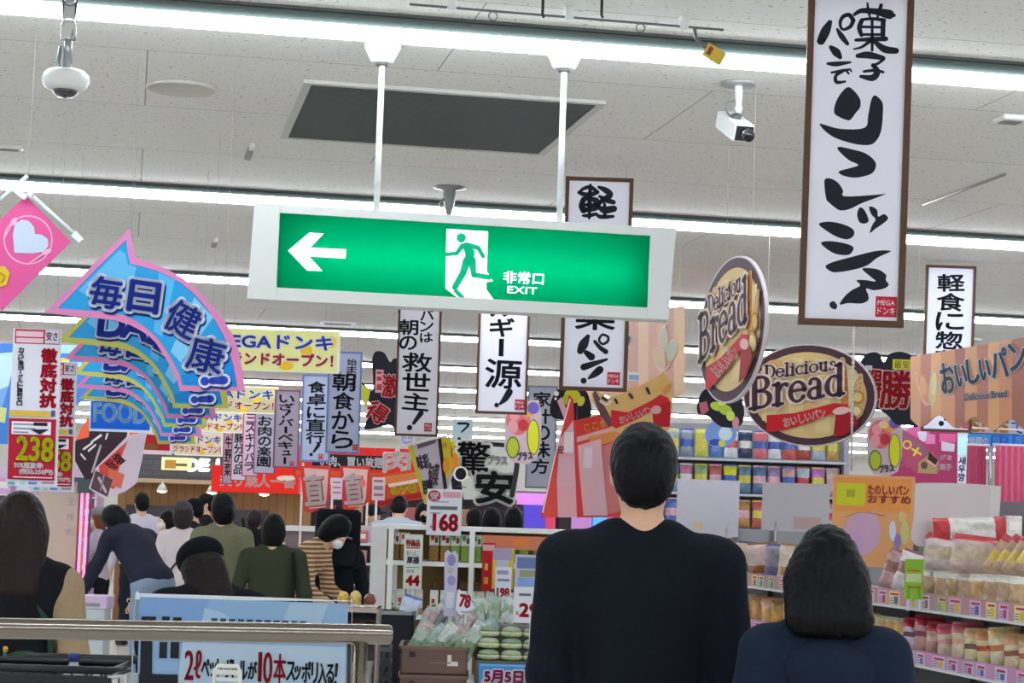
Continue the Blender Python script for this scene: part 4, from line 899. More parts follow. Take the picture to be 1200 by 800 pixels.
    def build(s, name, vx, mt, parent, disp=None):
        V, F_ = s.mesh(vx, disp)
        me = bpy.data.meshes.new(name); me.from_pydata(V.tolist(), [], F_.tolist()); me.materials.append(mt)
        me.polygons.foreach_set('use_smooth', [True] * len(me.polygons))
        o = bpy.data.objects.new(name, me); COL.objects.link(o); o.parent = parent; return o
def stripe_mat(c1, c2, sc):
    m = mat(c1, .9, 0, .02, 61, .2).copy(); m.name = 'surface_striped_knit'; nt = m.node_tree; b = nt.nodes['Principled BSDF']
    tc = nt.nodes.new('ShaderNodeTexCoord'); wv = nt.nodes.new('ShaderNodeTexWave'); wv.bands_direction = 'Z'; wv.inputs['Scale'].default_value = sc; wv.inputs['Distortion'].default_value = .6
    cr = nt.nodes.new('ShaderNodeValToRGB'); cr.color_ramp.interpolation = 'CONSTANT'; cr.color_ramp.elements[0].color = lin(c1); cr.color_ramp.elements[1].color = lin(c2); cr.color_ramp.elements[1].position = .55
    nt.links.new(tc.outputs['Object'], wv.inputs['Vector']); nt.links.new(wv.outputs['Fac'], cr.inputs[0]); nt.links.new(cr.outputs[0], b.inputs['Base Color']); return m
SKIN = mat('#e3b79a', .55, 0, .05, 14)
HAIRC = {'black': '#0d0d11', 'brown': '#2a1f20', 'grey': '#8a8783'}
def person(label, px, D, top=None, Ht=None, face=180, lean=0, head=(0, 0, 0), wrists=None, fem=False, shirt='#888888', sleeve='long', trouser='#2b2d38', hair='short', hcol='black',
           hat=None, mask=None, vx=.0125, hem=.86, wide=1.0, extra=None, hairlen=1.2, shirtmat=None, xoff=0.0, crouch=0.0, apron=None, shoe='#2a2a2e', vest=None, collar=None):
    if Ht is None: Ht = EYE + (hor(px) - top) * D / FPX
    u = Ht / 1.72; ws = (.93 if fem else 1.0) * wide
    q = P(px, hor(px), D); root = thing('person', label, 'person', (q.x, q.y, 0), -YAW + math.radians(face))
    Lx = Matrix.Rotation(math.radians(lean), 4, 'X'); hipz = .93 * u
    TL = Matrix.Translation((0, 0, hipz)) @ Lx @ Matrix.Translation((0, 0, -hipz))
    piv = Vector((0, .01, 1.45)) * u
    TH = TL @ Matrix.Translation(piv) @ (Matrix.Rotation(math.radians(head[1]), 4, 'Z') @ Matrix.Rotation(math.radians(head[0]), 4, 'X') @ Matrix.Rotation(math.radians(head[2]), 4, 'Y')) @ Matrix.Translation(-piv)
    RL, RH = TL.to_3x3(), TH.to_3x3()
    U = lambda x, y, z: tuple(TL @ Vector((x * u * ws, y * u, z * u)))
    Hh = lambda x, y, z: tuple(TH @ Vector((x * u, y * u, z * u)))
    G = lambda x, y, z: (x * u * ws, y * u, z * u)
    r = lambda *a: tuple(v * u for v in a)
    B = SDF()
    # head and face
    B.ell(Hh(0, .008, 1.612), r(.073, .09, .1), .03 * u, RH).ell(Hh(0, -.022, 1.553), r(.056, .066, .072), .03 * u, RH).ell(Hh(0, -.072, 1.508), r(.02, .018, .017), .02, RH)
    B.cap(Hh(0, -.088, 1.605), Hh(0, -.103, 1.577), .008 * u, .0135 * u, .015).ell(Hh(0, -.079, 1.54), r(.024, .013, .0075), .012, RH)
    for sx in (-1, 1):
        B.ell(Hh(sx * .03, -.088, 1.605), r(.014, .011, .009), .012, RH, True); B.ell(Hh(sx * .075, .01, 1.59), r(.01, .02, .03), .008, RH)
    B.cap(U(0, .02, 1.40), Hh(0, .008, 1.53), .055 * u, .05 * u, .03)
    # torso
    def torso(S, g, low=True):
        S.ell(U(0, .005, 1.27), ((.15 + g) * u * ws, (.1 + g) * u, .185 * u), .05, RL).cap(U(-.14, .01, 1.375), U(.14, .01, 1.375), (.056 + g) * u, (.056 + g) * u, .05)
        S.cap(U(-.06, .015, 1.43), U(.06, .015, 1.43), (.035 + g * .8) * u, (.035 + g * .8) * u, .04)
        S.ell(U(0, 0, 1.09), ((.132 + g * 1.3) * u * ws, (.098 + g) * u, .17 * u), .06, RL)
        if low: S.ell(U(0, .012, .95), ((.155 + g) * u * ws, (.112 + g) * u, .13 * u), .05, RL)
    torso(B, 0)
    S = SDF(); torso(S, .022, hem < 1)
    if vest: Vs = SDF(); torso(Vs, .036, False)
    # arms
    W = {1: (.235, -.05, .86), -1: (-.235, -.05, .86)}
    if wrists: W.update(wrists)
    for sx in (-1, 1):
        sh = Vector(U(sx * .185, .01, 1.375)); w_ = Vector((W[sx][0] * u * ws, W[sx][1] * u, W[sx][2] * u))
        a, b2 = .285 * u, .26 * u; d = w_ - sh; l = min(d.length, (a + b2) * .995); w_ = sh + d.normalized() * l; d = w_ - sh
        x = (a * a - b2 * b2 + l * l) / (2 * l); hgt = math.sqrt(max(1e-6, a * a - x * x))
        hint = Vector((sx * .45, 1, -.25)); hint = hint - d.normalized() * hint.dot(d.normalized()); hint.normalize()
        el = sh + d.normalized() * x + hint * hgt
        B.cap(sh, el, .047 * u, .037 * u, .03).cap(el, w_, .037 * u, .026 * u, .02)
        # hand: palm, four fingers of different length with a bend, thumb from the side of the palm
        fd = (w_ - el).normalized(); side = Vector((0, -1, 0)) - fd * (-fd.y); side = side.normalized() if side.length > .1 else Vector((0, 0, 1)); nn = fd.cross(side) * sx
        if nn.x * sx > 0: nn = -nn
        pc = w_ + fd * .045 * u
        B.cap(w_, pc + fd * .02 * u, .024 * u, .027 * u, .02).cap(pc - side * .02 * u + fd * .03 * u, pc + side * .02 * u + fd * .03 * u, .014 * u, .014 * u, .015)
        fr = max(.0085 * u, vx * .72)
        for i, ln in enumerate((.07, .08, .075, .058)):
            o = (1.5 - i) * .0185 * u; p0 = pc + side * o + fd * .035 * u; p1 = p0 + (fd + nn * .25).normalized() * ln * .55 * u; p2 = p1 + (fd * .75 + nn * .7).normalized() * ln * .45 * u
            B.cap(p0, p1, fr, fr * .95, .006).cap(p1, p2, fr * .95, fr * .8, .004)
        t0 = pc + side * .024 * u - fd * .02 * u; t1 = t0 + (side + fd * .6 + nn * .3).normalized() * .035 * u; B.cap(t0, t1, fr * 1.15, fr, .008).cap(t1, t1 + (fd + nn * .4).normalized() * .026 * u, fr, fr * .8, .004)
        if sleeve == 'long': S.cap(sh, el, .064 * u, .055 * u, .035).cap(el, el + (w_ - el) * .93, .055 * u, .041 * u, .03)
        else: S.cap(sh, sh + (el - sh) * .82, .066 * u, .066 * u, .035)
    # legs
    Tr = SDF(); Tr.ell((0, .012 * u, .93 * u), ((.16) * u * ws, .12 * u, .12 * u), .05)
    for sx in (-1, 1):
        kn = G(sx * .1, -.015 - crouch * .3, .5 - crouch * .12); an = G(sx * .1, .02, .085); hp = G(sx * .088, .01, .9)
        B.cap(hp, kn, .082 * u, .053 * u, .03).cap(kn, an, .053 * u, .036 * u, .03).cap(an, G(sx * .11, -.13, .035), .036 * u, .028 * u, .02)
        Tr.cap(hp, kn, .1 * u, .074 * u, .04).cap(kn, G(sx * .1, .02, .1), .074 * u, .062 * u, .03)
    B.build('body', vx, SKIN, root)
    wr = lambda X, Y, Z: .0045 * np.sin(9 * X + 17 * Z + 4 * Y) * np.sin(13 * Z - 11 * Y + 5 * X) + .003 * np.sin(31 * Z + 13 * X)
    if not lean: S.cut.append((hem * u, 1))
    S.build('shirt', vx, shirtmat or cloth(shirt), root, wr)
    if vest: Vs.cut.append((.7 * u, 1)); Vs.build('vest', vx, cloth(vest), root, wr)
    Tr.cut.append((.06 * u, 1)); Tr.build('trousers', vx, cloth(trouser), root, wr)
    for sx in (-1, 1):
        k = SDF().cap(G(sx * .1, .03, .06), G(sx * .112, -.15, .04), .052 * u, .045 * u).ell(G(sx * .1, .03, .1), r(.05, .06, .05), .03); k.cut.append((0.0, 1)); k.build('shoe', vx, plast(shoe, .5), root)
    # hair
    hd = lambda X, Y, Z: .0028 * np.sin(58 * np.arctan2(X - hc[0], Y - hc[1] + 1e-4) + 3 * np.sin(20 * Z))
    hc = Hh(0, .01, 1.6); Hs = SDF()
    if hair != 'none':
        Hs.ell(Hh(0, .016, 1.628), r(.085, .1, .1), .02, RH)
        if hair == 'short': Hs.ell(Hh(0, .05, 1.575), r(.072, .062, .07), .03, RH)
        else: Hs.ell(Hh(0, .03, 1.565), r(.096, .09, .12), .04, RH)
        if hair == 'long':
            for sx in (-1, 0, 1): Hs.cap(Hh(sx * .055, .05 - abs(sx) * .01, 1.56), Vector(U(sx * .075, .09, hairlen)) if lean < 15 else Vector(Hh(sx * .06, .06, 1.4 - (1.6 - hairlen) * .4)), .062 * u, .05 * u, .04)
        if hair == 'bun': Hs.ell(Hh(0, .115, 1.57), r(.036, .036, .045), .02, RH)
        if hair == 'pony': Hs.cap(Hh(0, .1, 1.62), Hh(0, .14, 1.54), .03 * u, .035 * u).cap(Hh(0, .14, 1.54), Hh(0, .12, 1.36), .035 * u, .015 * u)
        Hs.ell(Hh(0, -.125, 1.55), r(.072, .085, .085), .012, RH, True)
        if hair == 'short':
            for sx in (-1, 1): Hs.ell(Hh(sx * .09, .0, 1.55), r(.03, .035, .05), .012, RH, True)
        Hs.build('hair', vx * .85, mat(HAIRC.get(hcol, hcol), .5, 0, .25, 50, .35), root, hd)
    ey = MB().m(mat('#f0ece8', .2))
    for sx in (-1, 1): ey.ell(Hh(sx * .03, -.077, 1.605), r(.0115, .0115, .0115), 10, 8)
    ey.m(mat('#1c1410', .2))
    for sx in (-1, 1): ey.ell(Hh(sx * .03, -.0865, 1.605), r(.0055, .0035, .0055), 8, 6)
    ey.build('eyes', root)
    if hat:
        kind, colr = hat; Q = SDF()
        if kind == 'cap': Q.ell(Hh(0, .01, 1.652), r(.092, .108, .085), .02, RH).ell(Hh(0, -.12, 1.64), r(.07, .075, .012), .02, RH)
        elif kind == 'staff': Q.ell(Hh(0, .015, 1.66), r(.1, .12, .07), .02, RH).ell(Hh(0, -.105, 1.632), r(.06, .055, .012), .02, RH)
        elif kind == 'beret': Q.ell(Hh(-.005, .015, 1.665), r(.128, .14, .08), .02, RH).ell(Hh(0, .01, 1.64), r(.1, .12, .05), .03, RH)
        elif kind == 'hood': Q.ell(Hh(0, .03, 1.61), r(.11, .12, .135), .03, RH).ell(Hh(0, .06, 1.47), r(.12, .1, .09), .05, RH).ell(Hh(0, -.14, 1.57), r(.075, .08, .095), .02, RH, True)
        Q.build('hat' if kind != 'hood' else 'hood', vx * .85, cloth(colr), root)
    if mask: SDF().ell(Hh(0, -.075, 1.545), r(.058, .042, .045), .02, RH).cap(Hh(.05, -.06, 1.56), Hh(.08, .0, 1.585), .003, .003, .01).cap(Hh(-.05, -.06, 1.56), Hh(-.08, .0, 1.585), .003, .003, .01).build('face_mask', max(.008, vx * .7), mat(mask, .8), root)
    if apron:
        A = SDF().ell(U(0, -.02, 1.0), ((.17) * u * ws, .125 * u, .2 * u), .03, RL).cap(G(0, -.02, .9), G(0, -.05, .5), .17 * u, .16 * u, .05); A.build('apron', vx, cloth(apron), root)
    if collar: SDF().cap(U(-.05, .02, 1.455), U(.05, .02, 1.455), .05 * u, .05 * u).ell(U(0, .09, 1.335), r(.125, .06, .085), .04, RL).build('hood', vx, cloth(collar), root, wr)
    if extra: extra(root, U, Hh, G, u, vx)
    return root
def strap(pts, col='#1d1d22', rad=.012, nm='strap'):
    def f(root, U, Hh, G, u, vx): MB().m(cloth(col)).tube([U(*p) for p in pts], rad, 8).build(nm, root)
    return f
# the two nearest shoppers
def sweater_seam(root, U, Hh, G, u, vx): pass
person('broad-shouldered person with short black hair and a black sweater, standing with back to us', 752, 5.45, top=498, face=180, shirt='#151a23', trouser='#20222b', vx=.0085, wide=1.1, hem=.8, wrists={1: (.2, .0, .835), -1: (-.215, .0, .835)}, collar=None)
person('person with straight black shoulder-length hair and navy hooded top, back to us, at right', 968, 5.1, top=617, face=180, fem=True, shirt='#1d273a', trouser='#24262e', hair='long', hairlen=1.47, vx=.0085, wide=1.02, hem=.8, collar='#1d273a')
# woman at the left edge with the price posters above
def carrier(root, U, Hh, G, u, vx):
    g = cloth('#2d4a3a')
    MB().m(g).tube([U(.12, .1, 1.40), U(.115, .135, 1.25), U(.08, .14, 1.05), U(.02, .14, .92)], .016, 8).build('strap', root)
    MB().m(mat('#c9ccc8', .25, 1)).rbox(.115 * u - .022, .115 * u + .022, .135 * u, .15 * u, 1.2 * u, 1.235 * u, .006).build('buckle', root)
    MB().m(mat('#c9a84a', .25, 1)).lathe([(.011, 0), (.011, .02), (.004, .022)], (-.02, .15 * u, 1.13 * u), 12).build('ring', root)
    MB().m(cloth('#2f7a72')).tube([(-.02, .15 * u, 1.13 * u), (-.005, .155 * u, 1.0 * u), (.01, .155 * u, .9 * u)], .007, 6).build('lanyard', root)
person('person with long dark brown hair, beige cardigan and green strap at the left edge', 27, 7.1, top=577, face=172, fem=True, shirt='#a58f70', trouser='#26282f', vest='#1a1b20', hair='long', hcol='brown', hairlen=1.36, vx=.009, wide=1.12, hem=.75, extra=carrier)
# shoppers around the deli counter
person('store worker in grey cap, grey shirt and black apron reaching towards the lit case', 117, 19.5, top=594, face=-80, shirt='#b7aebf', trouser='#1e1e24', apron='#17171c', hat=('staff', '#8b8692'), hcol='#7a4a34', hair='bob', mask='#e9dfe6', fem=True, wrists={1: (.2, -.42, 1.1), -1: (-.2, -.5, 1.15)})
person('person in a dark navy jacket and pale jeans bending down to the left', 183, 16.2, Ht=1.72, face=-125, lean=40, head=(20, 0, 0), shirt='#2e3040', trouser='#8ea4bd', hair='bob', wrists={1: (.22, -.6, .7), -1: (-.26, -.5, .74)}, fem=True, vx=.012, wide=1.25)
person('person with short black hair in a loose white shirt, back turned, behind the bending person', 166, 22.4, top=577, face=205, shirt='#dcd7e6', trouser='#2b2d38', wide=1.3)
person('person in a black top and white face mask looking left, beside the white t-shirt', 196, 20.5, top=598, face=-50, shirt='#15151a', mask='#f0e6e6', hair='bob', fem=True)
person('person in a white t-shirt and dark grey cap with a thin shoulder strap', 215, 18, top=588, face=190, shirt='#e6d9db', sleeve='short', trouser='#c9bcc0', hair='bob', hcol='#332a2c', hat=('cap', '#4a4850'), fem=True, hem=.78, wrists={-1: (-.25, -.12, .96)}, extra=strap([(-.12, .08, 1.42), (0, .13, 1.2), (.16, .1, 1.0)], '#3a3840', .009))
person('person with black hair facing left in a black top, tallest head behind the white t-shirt', 240, 23.2, top=578, face=-70, shirt='#1c1b21', mask='#e9dcdc')
person('person in a black cap just behind the white t-shirt', 227, 21.6, top=585, face=-100, shirt='#23222a', hat=('cap', '#1a191f'))
person('person in an olive green sweatshirt with black hair tied in a low bun', 262, 16, top=578, face=180, head=(5, 40, 0), shirt='#7a7a62', trouser='#3a3c3a', hair='bun', fem=True, wide=1.12, hem=.8)
bp = person('person with brown hair and a beige shirt under a black backpack', 299, 20, top=597, face=180, head=(12, 0, 0), shirt='#b3a184', trouser='#2a2a32', hair='short', hcol='#2e2224')
person('person in a dark green coat with chin-length black hair, centre of the queue', 322, 14.3, top=602, face=180, shirt='#39402f', trouser='#22242a', hair='bob', fem=True, wide=1.22, hem=.55, extra=strap([(-.15, .08, 1.42), (-.17, .135, 1.2), (-.16, .14, .95)], '#1f2220', .014))
person('person in a brown and cream striped sweater and white mask bending to the right', 334, 15.2, Ht=1.66, face=75, lean=38, head=(10, 0, 0), shirtmat=stripe_mat('#8a6244', '#d8bf9c', 9.5), trouser='#4a4a50', hair='bob', fem=True, mask='#f1f0f2', wrists={1: (.2, -.5, .88), -1: (-.2, -.5, .86)}, wide=1.05)
person('person in a black hooded coat standing right of the striped sweater', 393, 15.8, top=606, face=190, shirt='#1b1e25', trouser='#1d1f24', hair='bob', hat=('hood', '#1b1e25'), wide=1.15, hem=.6)
person('person in a big black beret and dark coat just above the blue board', 256, 8.9, Ht=1.46, face=195, lean=30, head=(8, 0, 12), shirt='#14171b', trouser='#1c1c20', hair='long', hcol='#1d1816', hairlen=1.28, hat=('beret', '#12171b'), fem=True, wide=1.45, vx=.0105, hem=.6)
person('person with short black hair in a pale blue shirt, back turned at the meat counter', 464, 20, Ht=1.74, face=175, lean=14, head=(22, 0, 0), shirt='#b5c4d0', trouser='#30343e', wide=1.15)
person('person in dark clothes with a black face mask facing us behind the meat counter', 497, 21, top=588, face=10, shirt='#1d1b20', hair='bob', mask='#17161a', fem=True)
person('person with black hair in a pinkish top, left of two in the middle distance', 556, 19.5, top=596, face=180, shirt='#c9a3ac')
person('person with black hair in a white top, right of two in the middle distance', 577, 19, top=595, face=170, shirt='#d9cdd6', hair='bob', fem=True)
person('person with black hair in a plum top, beside the red poster in the middle distance', 602, 18.5, top=594, face=185, shirt='#4a3544', hair='bob', fem=True)
person('person in a black and white cap and black shirt left of the pale blue shirt', 437, 22.4, top=592, face=60, shirt='#1a191e', hat=('cap', '#26252a'))
# backpack of the person by the counter
t = thing('backpack', 'small black backpack worn by the person in the beige shirt', 'backpack', bp.location, bp.rotation_euler.z)
uu = .94
SDF().ell((0, .19, 1.17), (.13, .08, .19), .03).cap((-.09, .17, 1.02), (.09, .17, 1.02), .07, .07).build('bag', .012, cloth('#17181f'), t)
SDF().cap((-.07, .25, 1.05), (.07, .25, 1.05), .045, .045).build('pocket', .012, cloth('#20222a'), t)
for sx in (-1, 1): MB().m(cloth('#17181f')).tube([(sx * .075, .15, 1.3), (sx * .1, .1, 1.42), (sx * .12, -.03, 1.4)], .014, 8).build('strap', t)
t = thing('backpack', 'large square black backpack worn by the person in the black hooded coat', 'backpack', (P(393, 600, 15.8).x, P(393, 600, 15.8).y, 0), -YAW + math.radians(190))
MB().m(cloth('#15181d')).rbox(-.17, .17, .17, .36, 1.1, 1.55, .05, 5).build('bag', t); MB().m(cloth('#1d2127')).rbox(-.13, .13, .345, .41, 1.13, 1.3, .03, 4).build('pocket', t); MB().m(mat('#7b8088', .4)).tube([(-.1, .37, 1.33), (0, .385, 1.36), (.1, .37, 1.33)], .008, 6).build('piping', t)
# green bag of the person at the left edge
q = P(26, 770, 6.95)
t = thing('shoulder_bag', 'dark green fabric bag hanging beside the person in the beige cardigan', 'bag', (q.x, q.y, q.z - .2), -YAW)
SDF().ell((0, 0, .1), (.12, .05, .13), .03).cap((-.1, 0, .03), (.1, 0, .03), .05, .05).build('bag_body', .011, cloth('#35503a'), t)
MB().m(cloth('#2d4a3a')).tube([(-.1, 0, .18), (-.07, .0, .3), (.03, .0, .4), (.09, 0, .3), (.1, 0, .18)], .012, 8).build('strap', t)
# ================================================================ helpers for goods
def pillow(mb, w_, h, t, n=9, wr=.06, seed=1, flatb=0.0):
    """a sealed bag: bulged in the middle, thin at the edges; local x = width, z = height from 0, y = thickness"""
    rd = random.Random(seed); ph = [rd.uniform(0, 6) for _ in range(4)]
    for sd in (-1, 1):
        v = []; f = []
        for j in range(n + 1):
            for i in range(n + 1):
                a, b = -1 + 2 * i / n, -1 + 2 * j / n
                bul = max(0, (1 - abs(a) ** 3.2) * (1 - abs(b) ** 3.2)) ** .55
                bul *= 1 + wr * 3 * math.sin(5 * a + ph[0]) * math.sin(4 * b + ph[1])
                e = 1 - .05 * (1 - abs(b)) * abs(a) - wr * .3 * math.sin(9 * b + ph[2])
                v.append((a * w_ / 2 * e, sd * (bul * t / 2 + .0008), h * (b + 1) / 2 + wr * .02 * math.sin(7 * a + ph[3])))
        for j in range(n):
            for i in range(n): f.append((j * (n + 1) + i, j * (n + 1) + i + 1, (j + 1) * (n + 1) + i + 1, (j + 1) * (n + 1) + i))
        yield v, f
def bag_mesh(name, parent, w_, h, t, main, bands=(), seed=1, wr=.06):
    """bands: (z0, z1, material) fractions of the height printed across the bag"""
    m = MB(); n = 14
    for v, f in pillow(m, w_, h, t, n, wr, seed):
        m.m(main); base = len(m.v); m.v += v
        for q in f:
            zc = sum(v[i][2] for i in q) / 4 / h; mt = main
            for b in bands:
                if b[0] <= zc <= b[1]: mt = b[2]
            m.m(mt); m.f.append(tuple(i + base for i in q)); m.mi.append(m.cur); m.sm.append(True)
    return m.build(name, parent)
def bag(label, loc, rot, w_, h, t, main, bands=(), group=None, name='bread_bag', cat='bread bag', seed=1, content=None, seals=True, wr=.06, rest=True):
    t_ = thing(name, label, cat, loc, 0, group); t_.rotation_euler = rot
    bag_mesh('wrapper', t_, w_, h, t, main, bands, seed, wr)
    if seals:
        m = MB().m(main if not bands else bands[-1][2])
        m.box(-w_ * .46, w_ * .46, -.0015, .0015, h - .004, h + .012); m.build('seal_edge', t_); MB().m(main).box(-w_ * .46, w_ * .46, -.0015, .0015, -.002, .004).build('seal_edge', t_)
    if rest:
        R_ = t_.rotation_euler.to_matrix(); lo = min((R_ @ v.co).z for c in t_.children for v in c.data.vertices); t_.location.z += .002 - lo
    return t_
GON = PZ(1098, 690, 1.27).x                      # aisle face of the bread shelf
ZA, ZB, ZC = 1.19, .925, .6
ya, yb = 6.9, 15.2
t = thing('bread_shelf', 'long bread shelving unit along the aisle at the right, with price rails', 'shelving unit', (GON, (ya + yb) / 2, 0)); hl = (yb - ya) / 2
gm_ = plast('#8f9296', .4)
MB().m(gm_).box(.84, .88, -hl, hl, 0, 1.5).build('back_panel', t)
MB().m(plast('#3b3d42')).box(.0, .88, -hl, hl, 0, .12).build('base', t)
for z in (ZA, ZB, ZC): MB().m(plast('#b9bcc0', .35)).box(.015, .84, -hl, hl, z - .025, z).build('shelf', t)
i = 0
for y in np.arange(-hl + .1, hl, .9): MB().m(plast('#7d8084', .35)).box(.81, .84, y - .015, y + .015, 0, 1.5).build('upright', t)
for z in np.arange(.98, 1.15, .2):
    MB().m(plast('#6a6d70', .35)).box(.4, .406, -hl, hl, z, z + .008).build('wire_rail', t)
tagc = ['#d9c6d2', '#a4cf9a', '#d6bfc9', '#e3d9a0', '#d8a9b4', '#c9d6e0', '#b8dcb0', '#d4b6dc']
for z, colr, hh, ccs in ((ZA, '#b98a94', .085, tagc), (ZB, '#c890b8', .075, ['#c7c3e2', '#d3cbe6', '#c0b6dc', '#cfd3ee', '#d8c4e0']), (ZC, '#c8a0b0', .07, tagc)):
    rail = MB().m(plast(colr, .35)).box(-.004, .015, -hl, hl, z - .03, z - .03 + hh).build('price_rail', t)
    MB().m(plast('#e0e4e6', .3)).box(-.008, -.004, -hl, hl, z - .034, z - .022).build('rail_lip', t)
    rd = random.Random(int(z * 100)); y = -hl + .05
    while y < hl - .1:
        w_ = rd.choice((.1, .12, .14)); m = MB().m(paper(rd.choice(ccs))).box(-.0065, -.004, y, y + w_, z - .02, z + hh - .038)
        m.m(paper('#c23a4a')).box(-.0075, -.006, y + .01, y + w_ - .02, z + hh - .056, z + hh - .046)
        m.m(paper(rd.choice(('#d8b64a', '#b0486a', '#5a6a9a')))).box(-.0075, -.006, y + .02, y + w_ * .5, z - .014, z + hh - .062)
        for q in range(3): m.m(paper('#6d6880')).box(-.0075, -.006, y + w_ * .58, y + w_ - .01, z - .012 + q * .011, z - .008 + q * .011)
        m.build('price_tag', rail); y += w_ + rd.choice((.03, .06, .1))
def on_shelf(px, py, off): q = PX(px, py, GON + off); return q.y
# --- top shelf: two layers of loaves
loafm = film('#bfa487'); lw = film('#e6dfd8')
k = 0
for px in (1077, 1092, 1107, 1121, 1135, 1150, 1165, 1180, 1196):
    y = on_shelf(px, 680, .1); c = ['#d0a878', '#c2a183', '#bfa184', '#c4a47e', '#b99e80'][k % 5]
    bag('%s upright wrapped loaf from the left on the top shelf' % ORD[k], (GON + .13, y, ZA), (0, random.uniform(-.05, .05), -.35), .16, .145, .12, film(c), ((.0, .16, film('#d8c06a')), (.86, 1, film('#e7dfd4'))), 'wrapped loaves on the top shelf', seed=k); k += 1
# big bags lying on them
bag('long white bread bag with red ends lying on top of the loaves', tuple(PX(1093, 637, GON + .06)), (-.1, PI / 2 - .06, -YAW - .1), .12, .34, .1, film('#e9e2da'), ((0, .2, film('#c83a44')), (.86, 1, film('#c83a44'))), 'big bread bags on the top shelf', seed=3)
for j, (px, py, c, c2) in enumerate(((1104, 661, '#d6c8cc', '#c8a8b0'), (1137, 663, '#cbb2aa', '#b8303c'))):
    bag('large clear bread bag with red tie, %s of two on top of the loaves' % ('left' if j == 0 else 'right'), (GON + .1, on_shelf(px, py, .1), ZA + .145), (-.2, .1, -.5), .2, .17, .13, film(c), ((.3, .62, film('#c7b79e')), (.84, 1, film('#c8404a'))), 'big bread bags on the top shelf', seed=5 + j)
for j, (px, py) in enumerate(((1160, 662), (1172, 665), (1183, 668), (1194, 670))):
    bag('%s tilted snack bread packet with yellow label at the right of the top shelf' % ORD[j], (GON + .12, on_shelf(px, py, .12), ZA + .145), (-.2, .55, -.5), .09, .18, .06, film(['#c9a98a', '#b99a84', '#c4ab92', '#ab8e7a'][j]), ((.25, .6, film('#d8bc5a')), (.85, 1, film('#b83a44'))), 'snack bread packets on the top shelf', seed=11 + j)
for j, px in enumerate((1050, 1066)):
    bag('flat %s bread bag at the far end of the top shelf' % ('pale pink' if j == 0 else 'white'), (GON + .16, on_shelf(px, 668, .16), ZA), (-.1, .3, -.5), .2, .2, .1, film(['#b58f92', '#d9cfd2'][j]), ((.4, .7, film('#8e5f5c')),), 'bread bags at the far end', seed=17 + j)
# --- second shelf: pointed bread bags
sp = [('#cdbfd0', '#b8303e', '#6c4a5c'), ('#b98f8a', '#b02c3a', '#8a4a4c'), ('#c99a92', '#a83244', '#d8b0a8'), ('#e3c9b6', '#c85a6c', '#d9a0a0'), ('#e2cdb0', '#c86a72', '#e0b898'), ('#e6d4a8', '#dab88a', '#6a4a3a'), ('#e4cfa4', '#d49a6a', '#b04a3a'), ('#e8d8b8', '#e6c890', '#c87a4a'), ('#e0cda8', '#d8a878', '#9a5a4a'), ('#dcc8a2', '#c8a070', '#b86a50')]
for j, (px, (c, b1, b2)) in enumerate(zip((1074, 1087, 1102, 1118, 1134, 1150, 1166, 1182, 1198, 1216), sp)):
    bag('%s pointed bread bag from the left on the second shelf' % ORD[j], (GON + .1, on_shelf(px, 768, .1), ZB), (-.05, random.uniform(-.1, .1), -.3), .15, .165 + .02 * (j % 3 == 1), .12, film(c), ((.5, .62, film(b2)), (.8, 1, film(b1))), 'pointed bread bags on the second shelf', seed=23 + j)
for j, px in enumerate((1022, 1032, 1042, 1053, 1063)):
    bag('%s golden bread packet from the left beside the navy hooded person' % ORD[j], (GON + .1, on_shelf(px, 752, .1), ZB), (0, random.uniform(-.1, .1), -.3), .16, .15, .11, film(['#d8a860', '#d2a058', '#dcb070', '#c99a5c', '#d6a866'][j]), ((.9, 1, film('#e8d4b0')),), 'golden bread packets on the second shelf', seed=37 + j)
bag('small dark-banded bread packet laid on the wire rail of the second shelf', tuple(PX(1138, 738, GON + .2)), (.2, .5, -.5), .1, .14, .07, film('#cfae9a'), ((.35, .6, film('#3a2a2a')),), None, seed=44)
# further along, between the two people
for j, (px, py, z, c, b1) in enumerate(((858, 700, ZB, '#c9a888', '#e6ddd8'), (872, 700, ZB, '#a87a58', '#e0c9b0'), (885, 700, ZB, '#e0a860', '#d8c0a0'), (898, 700, ZB, '#d8a468', '#c8905a'), (910, 700, ZB, '#e8b870', '#e0b090'), (922, 700, ZB, '#c89a4c', '#b08a50'), (934, 700, ZB, '#c9a070', '#b89068'), (1000, 700, ZB, '#d2a870', '#c09060'), (1012, 700, ZB, '#cf9f5c', '#c0925a'))):
    bag('%s tan bread packet from the left seen between the two nearest people' % ORD[j], (GON + .1, on_shelf(px, py, .1), z), (0, random.uniform(-.1, .1), -.3), .17, .16, .12, film(c), ((.7, 1, film(b1)),), 'tan bread packets between the people', seed=50 + j)
for j, px in enumerate((846, 862, 880, 897, 915, 930)):
    bag('%s whitish bread bag from the left on the top shelf between the two nearest people' % ORD[j], (GON + .12, on_shelf(px, 660, .12), ZA), (0, random.uniform(-.1, .1), -.3), .2, .22, .12, film(['#b9a7a4', '#d9d4d6', '#c8b8a2', '#d6c6c0', '#8e8aa0', '#d8cbb8'][j]), ((.2, .45, film(['#8a7a84', '#b98a7a', '#5a6a9a', '#a8744a', '#6a6a9c', '#b0844c'][j])),), 'bread bags on the top shelf between the people', seed=60 + j)
